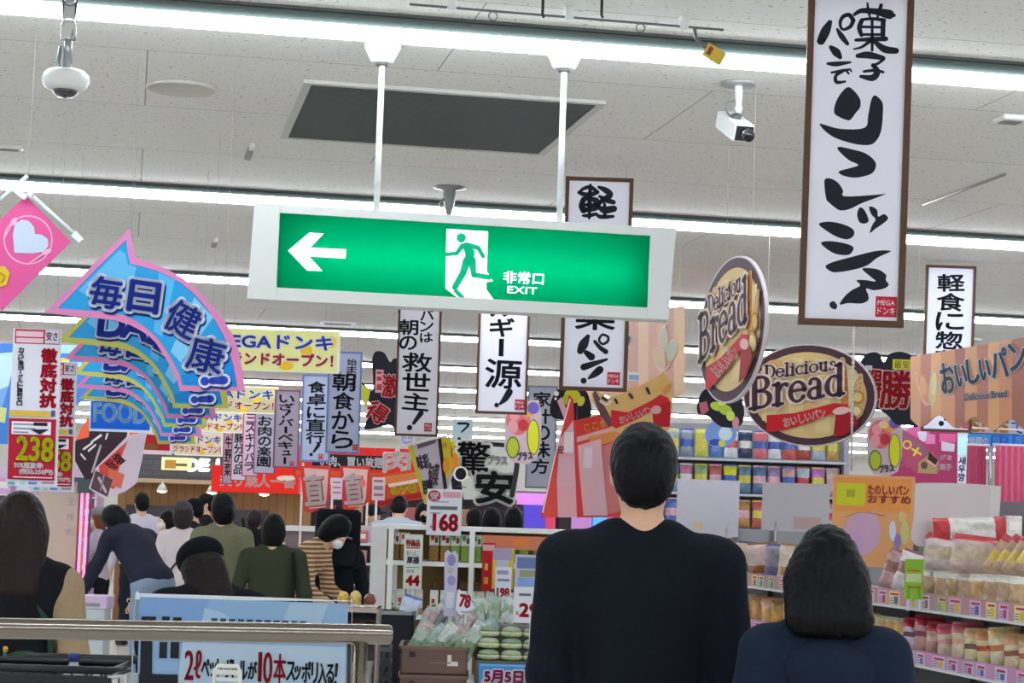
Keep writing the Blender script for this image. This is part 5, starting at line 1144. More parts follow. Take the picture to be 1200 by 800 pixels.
# round bread bag lower down
q = PX(864, 792, GON + .06)
t = thing('round_bread_bag', 'clear bag with a big round crusted bread below the tan packets', 'bread bag', (q.x, q.y, ZC + .003), -.6)
MB().m(film('#e2cfa6')).ell((0, 0, .115), (.115, .05, .118), 18, 10).build('wrapper', t)
m = MB().m(mat('#c99a62', .7, 0, .3, 25, .3)); m.lathe([(.085, 0), (.08, .02), (.05, .034), (.01, .04)], (0, 0, 0), 24); o = m.build('bread', t); o.rotation_euler = (PI / 2, 0, 0); o.location = (0, -.03, .115)
for a in range(4): pass
m = MB().m(mat('#7a6a4c', .8)); 
for a in range(5): m.tube([(-.055 + .01 * a, -.066, .15 - a * .014), (0, -.072, .16 - a * .018), (.055, -.066, .15 - a * .014)], .004, 6)
m.build('score_mark', t)
MB().m(film('#b8434c')).tube([(-.02, 0, .225), (0, 0, .25), (.025, 0, .245)], .018, 8).build('tie', t)
bag('yellow-white bread bag right of the round crusted bread', tuple(PX(893, 795, GON + .08) * 1), (0, .2, -.3), .17, .19, .1, film('#dcc27a'), ((.6, 1, film('#e8e0c8')),), None, seed=71)
# things standing on the shelf top
def stand(label, q, D, col, pr, name='display_card', cat='display card', zf=1.194, shape=None, th=.006, cm=None):
    b = Board(name, label, cat, (q[0], (q[1] + q[3]) / 2, D), (q[2], (q[1] + q[3]) / 2, D), 'cards standing on the bread shelf')
    b.mb.m(cm or paper(col)).poly(shape or rq(*q), 0, th); prints(b.mb, pr); b.done()
    for fx in (.2, .8):
        x, z = b.L(q[0] + (q[2] - q[0]) * fx, q[3] - 2); MB().m(plast('#d6d6d6')).box(x - .006, x + .006, .0, .012, zf - b.o.z, z + .05).build('stand_leg', b.root)
    return b
stand('large white translucent divider panel standing on the bread shelf at the right', (1072, 567, 1173, 640), 9.9, '#d2c9cb', [('r', 1160, 570, 1171, 638, '#dad6d6')], 'shelf_divider', 'divider', shape=curvy([(1073, 570), (1076, 566), (1120, 566), (1168, 569), (1173, 573), (1171, 606), (1170, 641), (1122, 640), (1072, 638), (1071.5, 604)], 4), th=.01)
stand('orange poster board with yellow patch and red scribbled lettering, left of the white divider', (975, 557, 1071, 664), 11.8, '#d9a06a', [('r', 978, 560, 1068, 600, '#e0924e'), ('r', 980, 566, 1014, 592, '#c3c62e'), ('r', 992, 573, 1002, 582, '#a8a23a'), ('b', 'たのしいパン', 1041, 574, 48, 11, paper('#c05a4a'), .5), ('b', 'おすすめ', 1042, 585, 50, 9, paper('#c0604e'), .5), ('e', 1010, 625, 22, 26, '#c4a0b8', .2), ('e', 1000, 640, 12, 16, '#c49ac0'), ('p', [(1012, 616), (1024, 596), (1030, 612)], '#c0a4b4'), ('e', 1046, 622, 4, 12, '#c9d0e2'), ('e', 1052, 634, 4, 9, '#8c7ab4'), ('e', 1060, 624, 5, 14, '#c9c07a'), ('e', 1057, 605, 5, 6, '#d8b67a'), ('s', [(990, 606, 1.2), (1010, 600, 1.2), (1036, 604, 1.2)], '#b98a5a')])
stand('white rectangular card standing above the shelf between the two nearest people', (893, 566, 972, 622), 12.9, '#c9cad2', [('r', 930, 606, 962, 620, '#c8b2ae')])
stand('smaller white card just right of the broad-shouldered person', (793, 562, 866, 628), 13.6, '#c8c9d3', [('r', 812, 612, 824, 620, '#d8c0a0')])
# bright green price card on the top shelf
stand('lime green price card at the left end of the wrapped loaves', (1060, 655, 1082, 702), 9.7, '#8fbf3e', [('r', 1062, 672, 1080, 682, '#c7d9a4'), ('s', [(1064, 668, 1.5), (1078, 669, 1.5)], '#b0503a'), ('s', [(1064, 687, 1.5), (1078, 688, 1.5)], '#b0503a')], zf=1.16)
# ---------------------------------------------------------------- tall snack rack behind (many coloured packets)
rq0, rq1 = P(772, 600, 16.5), P(990, 600, 16.5)
u = (rq1 - rq0); u.z = 0; Wd = u.length; cz = (rq0 + rq1) / 2
t = thing('snack_rack', 'tall rack of colourful snack packets behind the standing people', 'shelving unit', (cz.x, cz.y, 0), -YAW)
MB().m(plast('#7e7a86')).box(-Wd / 2, Wd / 2, .3, .33, 0, 2.35).build('back_panel', t)
for z in (.3, .75, 1.2, 1.5, 1.78, 2.06): MB().m(plast('#c9ccd4')).box(-Wd / 2, Wd / 2, -.05, .3, z - .02, z).build('shelf', t)
for x in (-Wd / 2, Wd / 2): MB().m(plast('#a9abb4')).box(x - .02, x + .02, -.05, .33, 0, 2.35).build('side_panel', t)
cols = [['#9fb0a8', '#8c94a4', '#c9c454', '#5f86c4', '#d8dce8', '#34405c', '#d06a72', '#dfe4ee', '#c85a50', '#b04a44', '#a8b2c4', '#c9a05c'],
        ['#7a9ad0', '#c47a9a', '#8fae7a', '#c46a62', '#d8d834', '#6a86a4', '#5a7a9c', '#9a86b4', '#c9a09c', '#b2ccd8', '#c47ac4', '#d6c4c0'],
        ['#5a70b8', '#8a9a3a', '#b8b05a', '#a89a4a', '#c8d03a', '#b88a52', '#c4605a', '#d0446a', '#cc5a3a', '#b87a3e', '#c83a3c', '#c9b8bc'],
        ['#d8cdb8', '#c4a27a', '#d89a3a', '#8a6238', '#6a6a74', '#3e3a30', '#a07a52', '#9a6a3a', '#c4a4a0', '#cfcfd8', '#c8a87a', '#b4a494']]
rows = ['highest', 'second highest', 'third highest', 'fourth highest']
zs = [2.06, 1.78, 1.5, 1.2]
for r_ in range(4):
    for c in range(12):
        x = (-Wd / 2 + Wd * (c + .5) / 12) * .95; g_ = bag('%s snack packet from the left, %s row of the snack rack' % (ORD[c], rows[r_]), (0, 0, 0), (0, 0, 0), .11, .21, .05, film(cols[r_][c]), ((.35, .62, film(random.choice(['#e8e0d8', '#d8c84a', '#c83a44', '#3a5ab0', '#e0a8b8']))),), 'snack packets on the tall rack', 'snack_packet', 'snack packet', seed=100 + r_ * 12 + c)
        M_ = Matrix.Translation((cz.x, cz.y, 0)) @ Matrix.Rotation(-YAW, 4, 'Z'); g_.location = M_ @ Vector((x, .02 + .02 * (c % 2), zs[r_] + .012)); g_.rotation_euler = (-.08, 0, -YAW)
card('balloon_sign', 'blue and white round hanging sign above the snack rack', 'hanging sign', (826, 492, 862, 520), 15.8, paper('#7f9ddc'), [('e', 850, 508, 8, 8, '#d2e2ea'), ('e', 838, 518, 7, 4, '#3f56ae'), ('e', 846, 519, 4, 4, '#d4d84a')], shape=curvy([(826, 510), (832, 496), (846, 491), (860, 498), (863, 512), (852, 523), (834, 523)], 4), cords=[(838, 495), (852, 495)])

# ================================================================ white produce shelf in the middle
def frame_at(px, D): q = P(px, hor(px), D); return q
D0 = 11.2; A = P(441, 599, D0); Bq = P(668, 606, D0); u = Bq - A; u.z = 0; Ls = u.length; u.normalize()
MS = Matrix.Translation((A.x, A.y, 0)) @ Matrix.Rotation(math.atan2(u.y, u.x), 4, 'Z')
rzS = math.atan2(u.y, u.x)
sx = lambda px: (px - 441) / (668 - 441) * Ls
sz = lambda px, py: EYE - (py - hor(px)) * D0 / FPX
t = thing('produce_shelf', 'white metal shelf with cartons behind the brown crates', 'shelving unit', (A.x, A.y, 0), rzS)
wm_ = plast('#e6e8e4', .35)
zt, zm, zl = sz(500, 618), sz(500, 657), sz(500, 719)
MB().m(wm_).box(-.02, Ls, -.03, .5, zt - .012, zt + .012).build('top_board', t)
for z in (zm, zl, zl - .35): MB().m(wm_).box(0, Ls, -.03, .5, z - .025, z).build('shelf', t)
MB().m(mat('#8a7048', .7, 0, .2, 8)).box(0, Ls, .47, .5, .05, zt).build('back_panel', t)
for x in (.0, sx(460), Ls * .5, Ls):
    for y in (-.02, .48): MB().m(wm_).box(x - .014, x + .014, y - .014, y + .014, 0, zt + .012).build('post', t)
MB().m(plast('#cfd0cc')).box(-.02, sx(455), -.035, .0, zl - .02, zt).build('side_panel', t)
# carton prototypes: gable-top
def carton(label, x, z, w_, h, c1, c2, grp, name='carton', cat='carton'):
    t = thing(name, label, cat, MS @ Vector((x, .03, z + .002)), rzS, grp)
    m = MB().m(paper(c1)).box(-w_ / 2, w_ / 2, -w_ / 2, w_ / 2, 0, h * .8); m.m(paper(c2)).box(-w_ / 2 - .0006, w_ / 2 + .0006, -w_ / 2 - .0006, w_ / 2 + .0006, 0, h * .26)
    m.m(paper('#b23a44')).box(-w_ * .3, w_ * .1, -w_ / 2 - .0012, -w_ / 2, h * .5, h * .68); m.m(paper('#5a6a62')).box(-w_ * .3, w_ * .3, -w_ / 2 - .0012, -w_ / 2, h * .34, h * .4).box(-w_ * .2, w_ * .3, -w_ / 2 - .0012, -w_ / 2, h * .42, h * .46); m.build('box', t)
    g = MB().m(paper(c1)); hw = w_ / 2
    g.add([(-hw, -hw, h * .8), (hw, -hw, h * .8), (hw, hw, h * .8), (-hw, hw, h * .8), (-hw, 0, h), (hw, 0, h)], [(0, 1, 5, 4), (2, 3, 4, 5), (1, 2, 5), (3, 0, 4), (0, 3, 2, 1)]); g.box(-hw, hw, -.002, .002, h * .96, h * 1.06); g.build('gable_top', t)
k = 0
for px in (462, 473, 484, 494, 512, 524, 536, 546, 556, 566, 577, 588, 600, 612, 624, 640):
    carton('%s small white carton from the left on the lower white shelf' % ORD[k], sx(px), zl, .044, .125, ['#dfe0d8', '#d8d9d2', '#cfd4cc', '#dedad6'][k % 4], ['#8a7a3a', '#b29a6a', '#6a8a8a', '#9a8450'][k % 4], 'cartons on the lower white shelf'); k += 1
k = 0
for px in (464, 476, 510, 523, 535, 547, 560, 572, 586, 600, 615, 632):
    gr = px > 533
    tt = thing('seedling_tray', '%s packet from the left on the upper white shelf, %s' % (ORD[k], 'green' if gr else 'brown'), 'packet', MS @ Vector((sx(px), .06, zm + .002)), rzS, 'packets on the upper white shelf')
    m = MB().m(mat('#7c9a4a' if gr else '#8a6a3a', .8, 0, .35, 60, .4)).rbox(-.026, .026, -.05, .05, 0, .085, .008); m.build('contents', tt)
    m = MB().m(film('#cfd8c4' if gr else '#d9d3c2')).rbox(-.027, .027, -.052, .052, .085, .15, .006); m.m(paper('#b0303c' if not gr else '#5a8a4a')).box(-.018, .0, -.0535, -.052, .115, .14).m(paper('#5a5650')).box(.004, .02, -.0535, -.052, .1, .13); m.build('label_box', tt); k += 1
k = 0
for px in (515, 530, 546, 560, 578):
    tt = thing('brown_sack', '%s flat brown sack from the left behind the cartons on the white shelf' % ORD[k], 'sack', MS @ Vector((sx(px), .3, zl + .002)), rzS, 'brown sacks on the white shelf')
    for j in range(3): MB().m(mat('#6e5a3a', .8, 0, .3, 30, .4)).rbox(-.032, .032, -.1, .1, j * .06 + .0005, j * .06 + .058, .02).build('layer', tt)
    k += 1
# price cards around it
def pcard(label, q, D, pr, col='#dcdee6', sup=None, shape=None, zf=0):
    b = Board('price_card', label, 'price card', (q[0], (q[1] + q[3]) / 2, D), (q[2], (q[1] + q[3]) / 2, D), 'price cards in the middle')
    b.mb.m(paper(col)).poly(shape or rq(*q), 0, .004); prints(b.mb, pr); b.done()
    if sup == 'pole':
        x, z = b.L((q[0] + q[2]) / 2, q[3] - 3); MB().m(plast('#dadcdc')).tube([(x, .008, z + .03), (x, .008, zf - b.o.z)], .005, 8).build('holder', b.root)
    return b
pcard('white price card with large red 168 standing on the white shelf', (500, 573, 541, 627), 11.15, [('r', 519, 576, 540, 583, '#d9a0b0'), ('e', 509, 581, 7.5, 7, '#b83048'), ('b', '安', 509, 581, 9, 9, paper('#f0e8ec'), .4), ('r', 504, 593, 536, 597, '#6a6c74'), ('r', 506, 587, 526, 588.5, '#a4a6b0'), ('r', 504, 600, 516, 601.5, '#a4a6b0'), ('b', '168', 522, 612, 28, 19, paper('#cc2a3c'), 1.1), ('t', '¥', 505, 617, 3, 5, '#8a3a44')], sup='pole', zf=zt)
pcard('tall white price strip with red 44 hung on the white shelf', (473, 626, 495, 690), 11.1, [('b', '特価品', 484, 636, 16, 8, paper('#a83a34'), .4), ('r', 476, 641, 492, 642.5, '#b04a3a'), ('t', '新たまご', 484, 648, 15, 6, '#4a4a52'), ('b', '厚揚', 484, 656, 14, 8, paper('#5a6070'), .4), ('r', 476, 664, 491, 665, '#8a8c90'), ('t', '税抜', 481, 669, 9, 4, '#6a6a72'), ('b', '44', 483.5, 680, 15, 11, paper('#c8242e'), 1)], '#cfd6cc', 'pole', zf=zl)
card('red_poster', 'tall red poster strip with yellow marks at the right of the white shelf', 'poster', (565, 636, 580, 692), 10.9, paper('#b8242c'), [('r', 566, 638, 580, 645, '#d8a4a8'), ('r', 568, 660, 572, 668, '#d8a83a'), ('r', 567, 676, 572, 684, '#d89a3a')], pole=(572, 690), group='posters in the middle')
card('yellow_poster', 'yellow and violet poster strip beside the tall red one', 'poster', (577, 642, 602, 690), 10.8, paper('#d8b84a'), [('r', 578, 642, 600, 656, '#a99ab8'), ('r', 582, 656, 596, 668, '#b9c4d4'), ('r', 582, 668, 596, 680, '#d8dce8')], pole=(590, 688), group='posters in the middle')
card('blue_poster', 'blue and white picture poster behind the white price card reading 29', 'poster', (603, 650, 642, 696), 10.6, paper('#b9bccb'), [('r', 606, 653, 636, 666, '#6a7ba8'), ('r', 609, 668, 634, 676, '#9a9c78'), ('r', 607, 677, 640, 687, '#86a8e0')], pole=(622, 694), group='posters in the middle')
card('orange_poster', 'orange-red header strip above the blue picture poster', 'poster', (566, 628, 644, 644), 10.95, paper('#c87a5c'), [('r', 600, 631, 620, 639, '#d8803a')], pole=(640, 640), group='posters in the middle')
pcard('narrow white price strip with red 198 right of the crates', (580, 664, 599, 708), 10.4, [('r', 582, 668, 596, 673, '#9aa0b0'), ('r', 583, 678, 597, 681, '#8a8c98'), ('b', '198', 589.5, 694, 14, 10, paper('#c8343e'), .6), ('r', 582, 702, 597, 704, '#b8bcc8')], '#d9dae6', 'pole', zf=0)
pcard('large white price card with red 29 half hidden by the broad-shouldered person', (602, 688, 642, 730), 9.4, [('r', 608, 695, 622, 698, '#6a6c76'), ('r', 626, 696, 638, 699, '#6a6c76'), ('b', '298', 626, 715, 34, 15, paper('#c82c3a'), 1), ('t', '¥', 606, 718, 4, 6, '#c82c3a')], sup='pole', zf=P(598, 775, 9.4).z)
pcard('small tilted white price flag with red 78 above the leafy bags', (536, 690, 556, 716), 9.55, [('b', '78', 545, 704, 12, 14, paper('#cc3348'), .9, .15), ('r', 540, 716, 552, 718, '#9aa4b8')], '#e0e2ea', 'pole', [(537, 690), (545, 694), (557, 712), (540, 721), (534, 714)], zf=P(509, 756, 9.4).z - .12)
card('purple_strip', 'tall pale purple strip with cut-out top above the leafy bags', 'strip', (521, 646, 536, 722), 9.6, paper('#c0bcd8'), [('e', 529, 656, 5, 7, '#8d86b8'), ('e', 528, 668, 4, 4, '#b9b4a4'), ('e', 529, 680, 5, 6, '#9a94c4'), ('r', 523, 694, 533, 712, '#d6d4e4')], shape=[(521, 648), (525, 644), (529, 648), (533, 645), (537, 650), (534, 722), (520, 722)], pole=(527, 720, .9), group='posters in the middle')
# ---------------------------------------------------------------- brown crates with leafy bags
DC = 9.4; C0 = P(509, 756, DC); zc = C0.z; cw = 79 * DC / FPX
rzC = -YAW + .02
t = thing('low_platform', 'low dark plinth under the brown crates', 'plinth', (C0.x, C0.y, 0), rzC)
MB().m(plast('#33302f', .5)).rbox(-.165, .165, -.02, .4, 0, zc - 4 * .131 - .004, .01).build('plinth_body', t)
for j in range(4):
    z = zc - (j + 1) * .131
    t = thing('crate', 'brown plastic crate, %s of the stack under the leafy bags' % ('topmost', 'second from top', 'third from top', 'lowest')[j], 'crate', (C0.x, C0.y, z), rzC, 'stacked brown crates')
    c = plast('#6b5048', .45); m = MB().m(c); W2, dp = cw / 2, .38
    m.box(-W2, W2, 0, .008, 0, .127).box(-W2, W2, dp - .008, dp, 0, .127).box(-W2, -W2 + .008, 0, dp, 0, .127).box(W2 - .008, W2, 0, dp, 0, .127).box(-W2, W2, 0, dp, 0, .006).build('body', t)
    m = MB().m(plast('#7a5d52', .45)); m.box(-W2 - .008, W2 + .008, -.008, .0, .112, .127).box(-W2 - .008, -W2, -.008, dp + .008, .112, .127).box(W2, W2 + .008, -.008, dp + .008, .112, .127).box(-W2 - .008, W2 + .008, dp, dp + .008, .112, .127).build('rim', t)
    m = MB().m(plast('#86695c', .45)); m.box(-W2 * .1, W2 * .5, -.006, 0, .05, .057); m.m(plast('#201a18')).box(-W2 * .72, -W2 * .55, -.003, .001, .075, .1); m.build('grip', t)
    if j == 0: MB().m(paper('#dedad4')).box(W2 * .4, W2 * .52, -.003, 0, .04, .09).box(W2 * .52, W2 * .72, -.003, 0, .04, .06).build('sticker', t)
MC = Matrix.Translation((C0.x, C0.y, 0)) @ Matrix.Rotation(rzC, 4, 'Z')
leaf = [film('#a3b3a6'), film('#93a39a'), film('#b4bdb2'), film('#8d9c8e'), film('#bdb9b6')]
rd = random.Random(3); n = 0
spots = [(-.155, .06), (-.095, .05), (-.03, .05), (.03, .05), (.09, .05), (.145, .05), (-.13, .16), (-.07, .16), (-.01, .16), (.055, .16), (.12, .16), (-.1, .26), (-.03, .26), (.04, .26), (.11, .27)]
posn = ['front row', 'middle row', 'back row']
for i, (x, y) in enumerate(spots):
    row = 0 if y < .1 else 1 if y < .2 else 2; idx = i - (0, 6, 11)[row]
    g_ = bag('%s clear leafy vegetable bag from the left, %s in the top crate' % (ORD[idx], posn[row]), MC @ Vector((x * .84, y, zc - .07)), (-.35 + row * .12, .7 - row * .1 + rd.uniform(-.2, .2), rzC), .07, .2 + row * .045, .036, leaf[i % 5], ((.2, .5, film('#6f8a68')), (.82, .95, film(['#b89a98', '#9ab0b8', '#c4c8c8'][i % 3]))), 'leafy bags in the crate', 'vegetable_bag', 'vegetable bag', seed=200 + i, wr=.16, rest=False)
# flat green packs to the right, stacked in layers
G0 = P(598, 775, 9.4); MG = Matrix.Translation((G0.x, G0.y, 0)) @ Matrix.Rotation(rzC, 4, 'Z'); zg = G0.z
t = thing('display_box', 'low display box with a blue printed front carrying flat vegetable packs', 'display box', (G0.x, G0.y, 0), rzC)
MB().m(plast('#5b5a52')).rbox(-.16, .3, .0, .5, 0, zg, .006).build('box_body', t)
b = Board('date_sign', 'blue and white sign with pink date lettering on the display box', 'sign', (560, 790, 9.32), (645, 792, 9.32)); m = b.mb
m.m(paper('#4f8fd0')).poly([(561, 777), (648, 779), (648, 812), (561, 810)], 0, .005)
prints(m, [('e', 566, 806, 6, 8, '#e89a8a'), ('b', '5月5日に', 599, 793, 62, 14, paper('#f2eef4'), 2.4), ('b', '5月5日に', 599, 793, 62, 14, paper('#a8306e'), .8), ('r', 563, 779, 646, 781, '#7ab4e4')]); b.done()
n = 0
lay = ['bottom layer', 'middle layer', 'top layer']
for L_ in range(3):
    for c in range(4):
        t = thing('vegetable_pack', '%s flat green vegetable pack from the left, %s right of the brown crates' % (ORD[c], lay[L_]), 'vegetable pack', MG @ Vector((-.1 + c * .105, .06 + L_ * .03, zg + .001 + L_ * .052)), rzC + rd.uniform(-.1, .1), 'flat vegetable packs')
        MB().m(film('#c4cba0')).lathe([(.03, 0), (.05, .006), (.054, .02), (.05, .024)], (0, 0, 0), 16, 1, .8).build('tray', t)
        MB().m(film(['#8fa080', '#a4b090', '#7f9476', '#9aa888'][(c + L_) % 4])).ell((0, 0, .03), (.048, .038, .02), 14, 7).build('greens', t)
for c in range(7):
    g_ = bag('%s pale sprout bag from the left heaped behind the flat vegetable packs' % ORD[c], MG @ Vector((-.15 + c * .065, .24, zg + .155)), (-.8, rd.uniform(-.3, .3), rzC), .064, .16, .04, [film('#a9b3a8'), film('#8fa394'), film('#b9bfba'), film('#7a5a56')][c % 4 if c != 3 else 3], ((.3, .6, film('#8aa084')),), 'sprout bags', 'vegetable_bag', 'vegetable bag', seed=240 + c, wr=.16)
t = thing('support_box', 'grey crate behind the flat vegetable packs', 'crate', MG @ Vector((.05, .36, zg + .001)), rzC)
MB().m(plast('#6a6e6a')).rbox(-.22, .22, -.12, .08, 0, .15, .006).build('body', t); MB().m(plast('#7d817c')).box(-.225, .225, -.125, -.12, .13, .15).build('rim', t)
# dark bin and grey lattice crate stack left of the brown crates
q = P(455, 717, 10.4)
t = thing('dark_bin', 'dark open bin with pale rim behind the brown crates', 'bin', (q.x, q.y, 0), rzC)
m = MB().m(plast('#2b2b33', .5)); m.box(-.13, .13, 0, .01, 0, q.z).box(-.13, .13, .3, .31, 0, q.z).box(-.13, -.12, 0, .31, 0, q.z).box(.12, .13, 0, .31, 0, q.z).build('body', t)
MB().m(plast('#9a9ca2', .4)).box(-.14, .14, -.01, .012, q.z - .012, q.z + .006).box(-.14, -.118, -.01, .32, q.z - .012, q.z + .006).box(.118, .14, -.01, .32, q.z - .012, q.z + .006).build('rim', t)
bag('white and blue packet poking out of the dark bin', (q.x + .09, q.y + .1, q.z - .1), (-.2, .3, rzC), .1, .16, .05, film('#b9c4dc'), ((.2, .5, film('#4a6ab0')),), None, 'packet', 'packet', seed=260)
q = P(446, 757, 9.9)
for j in range(4):
    t = thing('lattice_crate', 'grey lattice crate, %s of the stack left of the brown crates' % ('topmost', 'second', 'third', 'lowest')[j], 'crate', (q.x, q.y, q.z - (j + 1) * .235 if j < 3 else 0), rzC, 'stacked grey lattice crates')
    hh = .23 if j < 3 else q.z - 3 * .235 - .003
    m = MB().m(plast('#56585a', .5))
    for i in range(4): z = hh * i / 3.3; m.box(-.06, .05, 0, .01, z, z + .018).box(-.06, -.05, 0, .3, z, z + .018).box(.04, .05, 0, .3, z, z + .018).box(-.06, .05, .29, .3, z, z + .018)
    for x in (-.055, -.02, .01, .045):
        for y in (.005, .295): m.box(x - .005, x + .005, y - .005, y + .005, 0, hh)
    m.box(-.06, .05, 0, .3, 0, .006); m.build('body', t); MB().m(plast('#6b6e70')).box(-.065, .055, -.004, .0, hh - .02, hh).build('rim', t)
# low bread/egg stand left of the white shelf
D1 = 9.2; q = P(418, 712, D1)
t = thing('low_stand', 'small stand with yellow and dark red packs beside the blue board', 'stand', (q.x, q.y, 0), rzC)
for z in (q.z, q.z - .12): MB().m(plast('#b9a49c')).box(-.1, .1, 0, .3, z - .02, z).build('shelf', t)
MB().m(plast('#8d8480')).box(-.1, .1, .28, .3, 0, q.z).build('back_panel', t)
for x in (-.095, .095): MB().m(plast('#8d8480')).box(x - .006, x + .006, 0, .3, 0, q.z).build('side_panel', t)
Mq = Matrix.Translation((q.x, q.y, 0)) @ Matrix.Rotation(rzC, 4, 'Z')
for j, (x, z, c, h_) in enumerate(((-.065, q.z, '#c9a84a', .07), (-.01, q.z, '#d0b46a', .075), (.055, q.z, '#7a3c34', .065), (-.06, q.z - .12, '#6a2f30', .06), (0, q.z - .12, '#74363a', .06), (.06, q.z - .12, '#6c3434', .06))):
    t = thing('produce_pack', '%s produce pack from the left on the %s of the small stand' % (ORD[j % 3], 'top' if j < 3 else 'lower shelf'), 'produce pack', Mq @ Vector((x, .06, z + .0005)), rzC, 'packs on the small stand')
    MB().m(film(c)).ell((0, 0, h_ * .5), (.028, .04, h_ * .5), 14, 8).build('contents', t); MB().m(film('#ddd6c8')).rbox(-.026, .026, -.035, .035, 0, .014, .008).build('tray', t)
pcard('small red and yellow price sign behind the rail post', (420, 769, 436, 784), 9.6, [('r', 421, 770, 435, 783, '#b8242c'), ('b', '78', 428, 776.5, 13, 10, paper('#e8dc3a'), .8)], '#c8b04a', 'pole')
bag('white plastic bag standing behind the rail post', tuple(P(424, 812, 9.3)), (0, 0, 0), .1, .13, .06, film('#dcd8d2'), (), None, 'plastic_bag', 'bag', seed=270)
# ================================================================ handrail
a, e = P(-120, 732, 3.42), P(459, 745, 3.65); e.z = a.z = (a.z + e.z) / 2
d = (e - a); Lh = d.length; rz = math.atan2(d.y, d.x)
steel2 = mat('#8f877e', .16, 1.0, .05, 15)
t = thing('handrail', 'polished stainless steel handrail crossing the lower left of the photo', 'handrail', (a.x, a.y, 0), rz)
z = a.z; r = .0178
MB().m(steel2).tube([(0, 0, z)] + [(Lh * i / 10, 0, z) for i in range(1, 10)] + [(Lh - .006, 0, z), (Lh - .001, 0, z), (Lh, 0, z)], [r] * 11 + [r * .9, r * .6], 20).build('rail', t)
for x in (.02, Lh - .055): MB().m(steel2).tube([(x, 0, 0), (x, 0, z - r * .8)], .0125, 16).lathe([(.045, 0), (.045, .006), (.014, .012)], (x, 0, 0), 20).build('post', t)
MB().m(steel).tube([(.02, 0, .35), (Lh - .055, 0, .35)], .009, 12).build('lower_bar', t)
# ================================================================ shopping cart with bottle
q = P(40, 783, 6.2); zc2 = q.z
t = thing('shopping_cart', 'black shopping cart basket at the lower left behind the handrail', 'shopping cart', (q.x, q.y, 0), -YAW)
k = plast('#17181c', .4); W2 = .235
m = MB().m(k); m.tube([(-.4, 0, zc2), (W2, 0, zc2), (W2, .3, zc2 + .0), (-.4, .3, zc2), (-.4, 0, zc2)], .012, 8); m.box(-.4, W2, -.008, .008, zc2 - .05, zc2 - .02).build('rim', t)
m = MB().m(plast('#23252b', .4))
for x in np.arange(-.38, W2, .045): m.box(x - .004, x + .004, -.004, .004, zc2 - .26, zc2).box(x - .004, x + .004, .296, .304, zc2 - .26, zc2)
for zz in np.arange(zc2 - .26, zc2, .06): m.box(-.4, W2, -.005, .005, zz - .004, zz + .004).box(-.4, W2, .295, .305, zz - .004, zz + .004).box(W2 - .005, W2 + .005, 0, .3, zz - .004, zz + .004)
m.box(-.4, W2, 0, .3, zc2 - .265, zc2 - .258).build('basket', t)
m = MB().m(k); m.tube([(-.1, .32, zc2 + .01), (.25, .32, zc2 + .012), (.275, .32, zc2 - .005), (.285, .32, zc2 - .05), (.285, .32, zc2 - .16)], .014, 10).build('handle', t)
MB().m(plast('#d9dcdc', .4)).rbox(.225, .275, .31, .33, zc2 - .16, zc2 - .03, .008).build('handle_plate', t)
MB().m(plast('#c9cccd', .4)).tube([(W2 - .01, .0, zc2 - .02), (W2 + .03, .0, zc2 - .015), (W2 + .035, 0, zc2 - .06)], .008, 8).build('clasp', t)
fr = MB().m(mat('#5a5c60', .35, .6))
for x in (-.34, .18):
    for y in (.02, .28): fr.tube([(x, y, .07), (x, y, zc2 - .26)], .011, 8)
fr.tube([(-.34, .02, .12), (.18, .02, .12), (.18, .28, .12), (-.34, .28, .12), (-.34, .02, .12)], .011, 8).build('frame', t)
for x in (-.34, .18):
    for y in (.02, .28): m = MB().m(plast('#222226')).tube([(x, y - .012, .042), (x, y + .012, .042)], .042, 16); m.build('wheel', t)
b0 = P(86, 785, 6.35)
t = thing('water_bottle', 'clear plastic bottle with a dark blue cap standing in the black cart basket', 'bottle', (b0.x, b0.y, zc2 - .256), 0)
zt_ = P(86, 768, 6.35).z - (zc2 - .256)
gls = mat('#dfe6ec', .06, 0, .02, 20, 0, .55)
MB().m(gls).lathe([(.034, 0), (.036, .01), (.036, zt_ - .075), (.03, zt_ - .05), (.016, zt_ - .028), (.0135, zt_ - .02), (.0135, zt_ - .012)], n=20).build('bottle_body', t)
MB().m(plast('#24388e')).lathe([(.0165, zt_ - .018), (.0165, zt_ + .004), (.014, zt_ + .008)], n=20).build('cap', t)
MB().m(film('#b9d0e0')).lathe([(.0365, .06), (.0365, zt_ - .09)], n=20).build('label_band', t)
# ================================================================ blue cart advertisement board
b = Board('advertising_board', 'pale blue advertising board with red and black Japanese lettering behind the handrail', 'sign board', (160, 750, 6.0), (412, 758, 6.0))
m = b.mb
m.m(plast('#dbe2ea', .4)).poly(curvy([(158, 702), (163, 696), (170, 695.5), (285, 699), (400, 703.5), (409, 705), (412, 711), (411, 800), (406, 905), (280, 900), (158, 896), (154, 800)], 4), 0, .02)
m.m(paper('#8fb1d6')).flat([(164, 699), (408, 707), (404, 900), (158, 893)])
m.m(paper('#7fa3d2')).flat([(164, 699), (245, 702), (235, 760), (162, 740)]).m(paper('#a9c5e0')).flat([(240, 712), (262, 718), (280, 732), (235, 735)]).m(paper('#a8c2da')).flat([(340, 706), (385, 707), (375, 735), (330, 732)]).m(paper('#b4cade')).flat([(214, 752), (405, 758), (404, 830), (205, 822)])
D_ = paper('#26272c')
for qd in ((170, 722, 183, 728), (190, 722, 199, 728), (203, 723, 213, 729), (187, 752, 196, 771), (200, 752, 210, 771)): m.m(D_).rect(*qd)
m.m(D_).flat([(166, 722), (179, 722), (178, 830), (163, 830)]); m.m(D_).flat([(163, 789), (209, 790), (208, 830), (163, 830)])
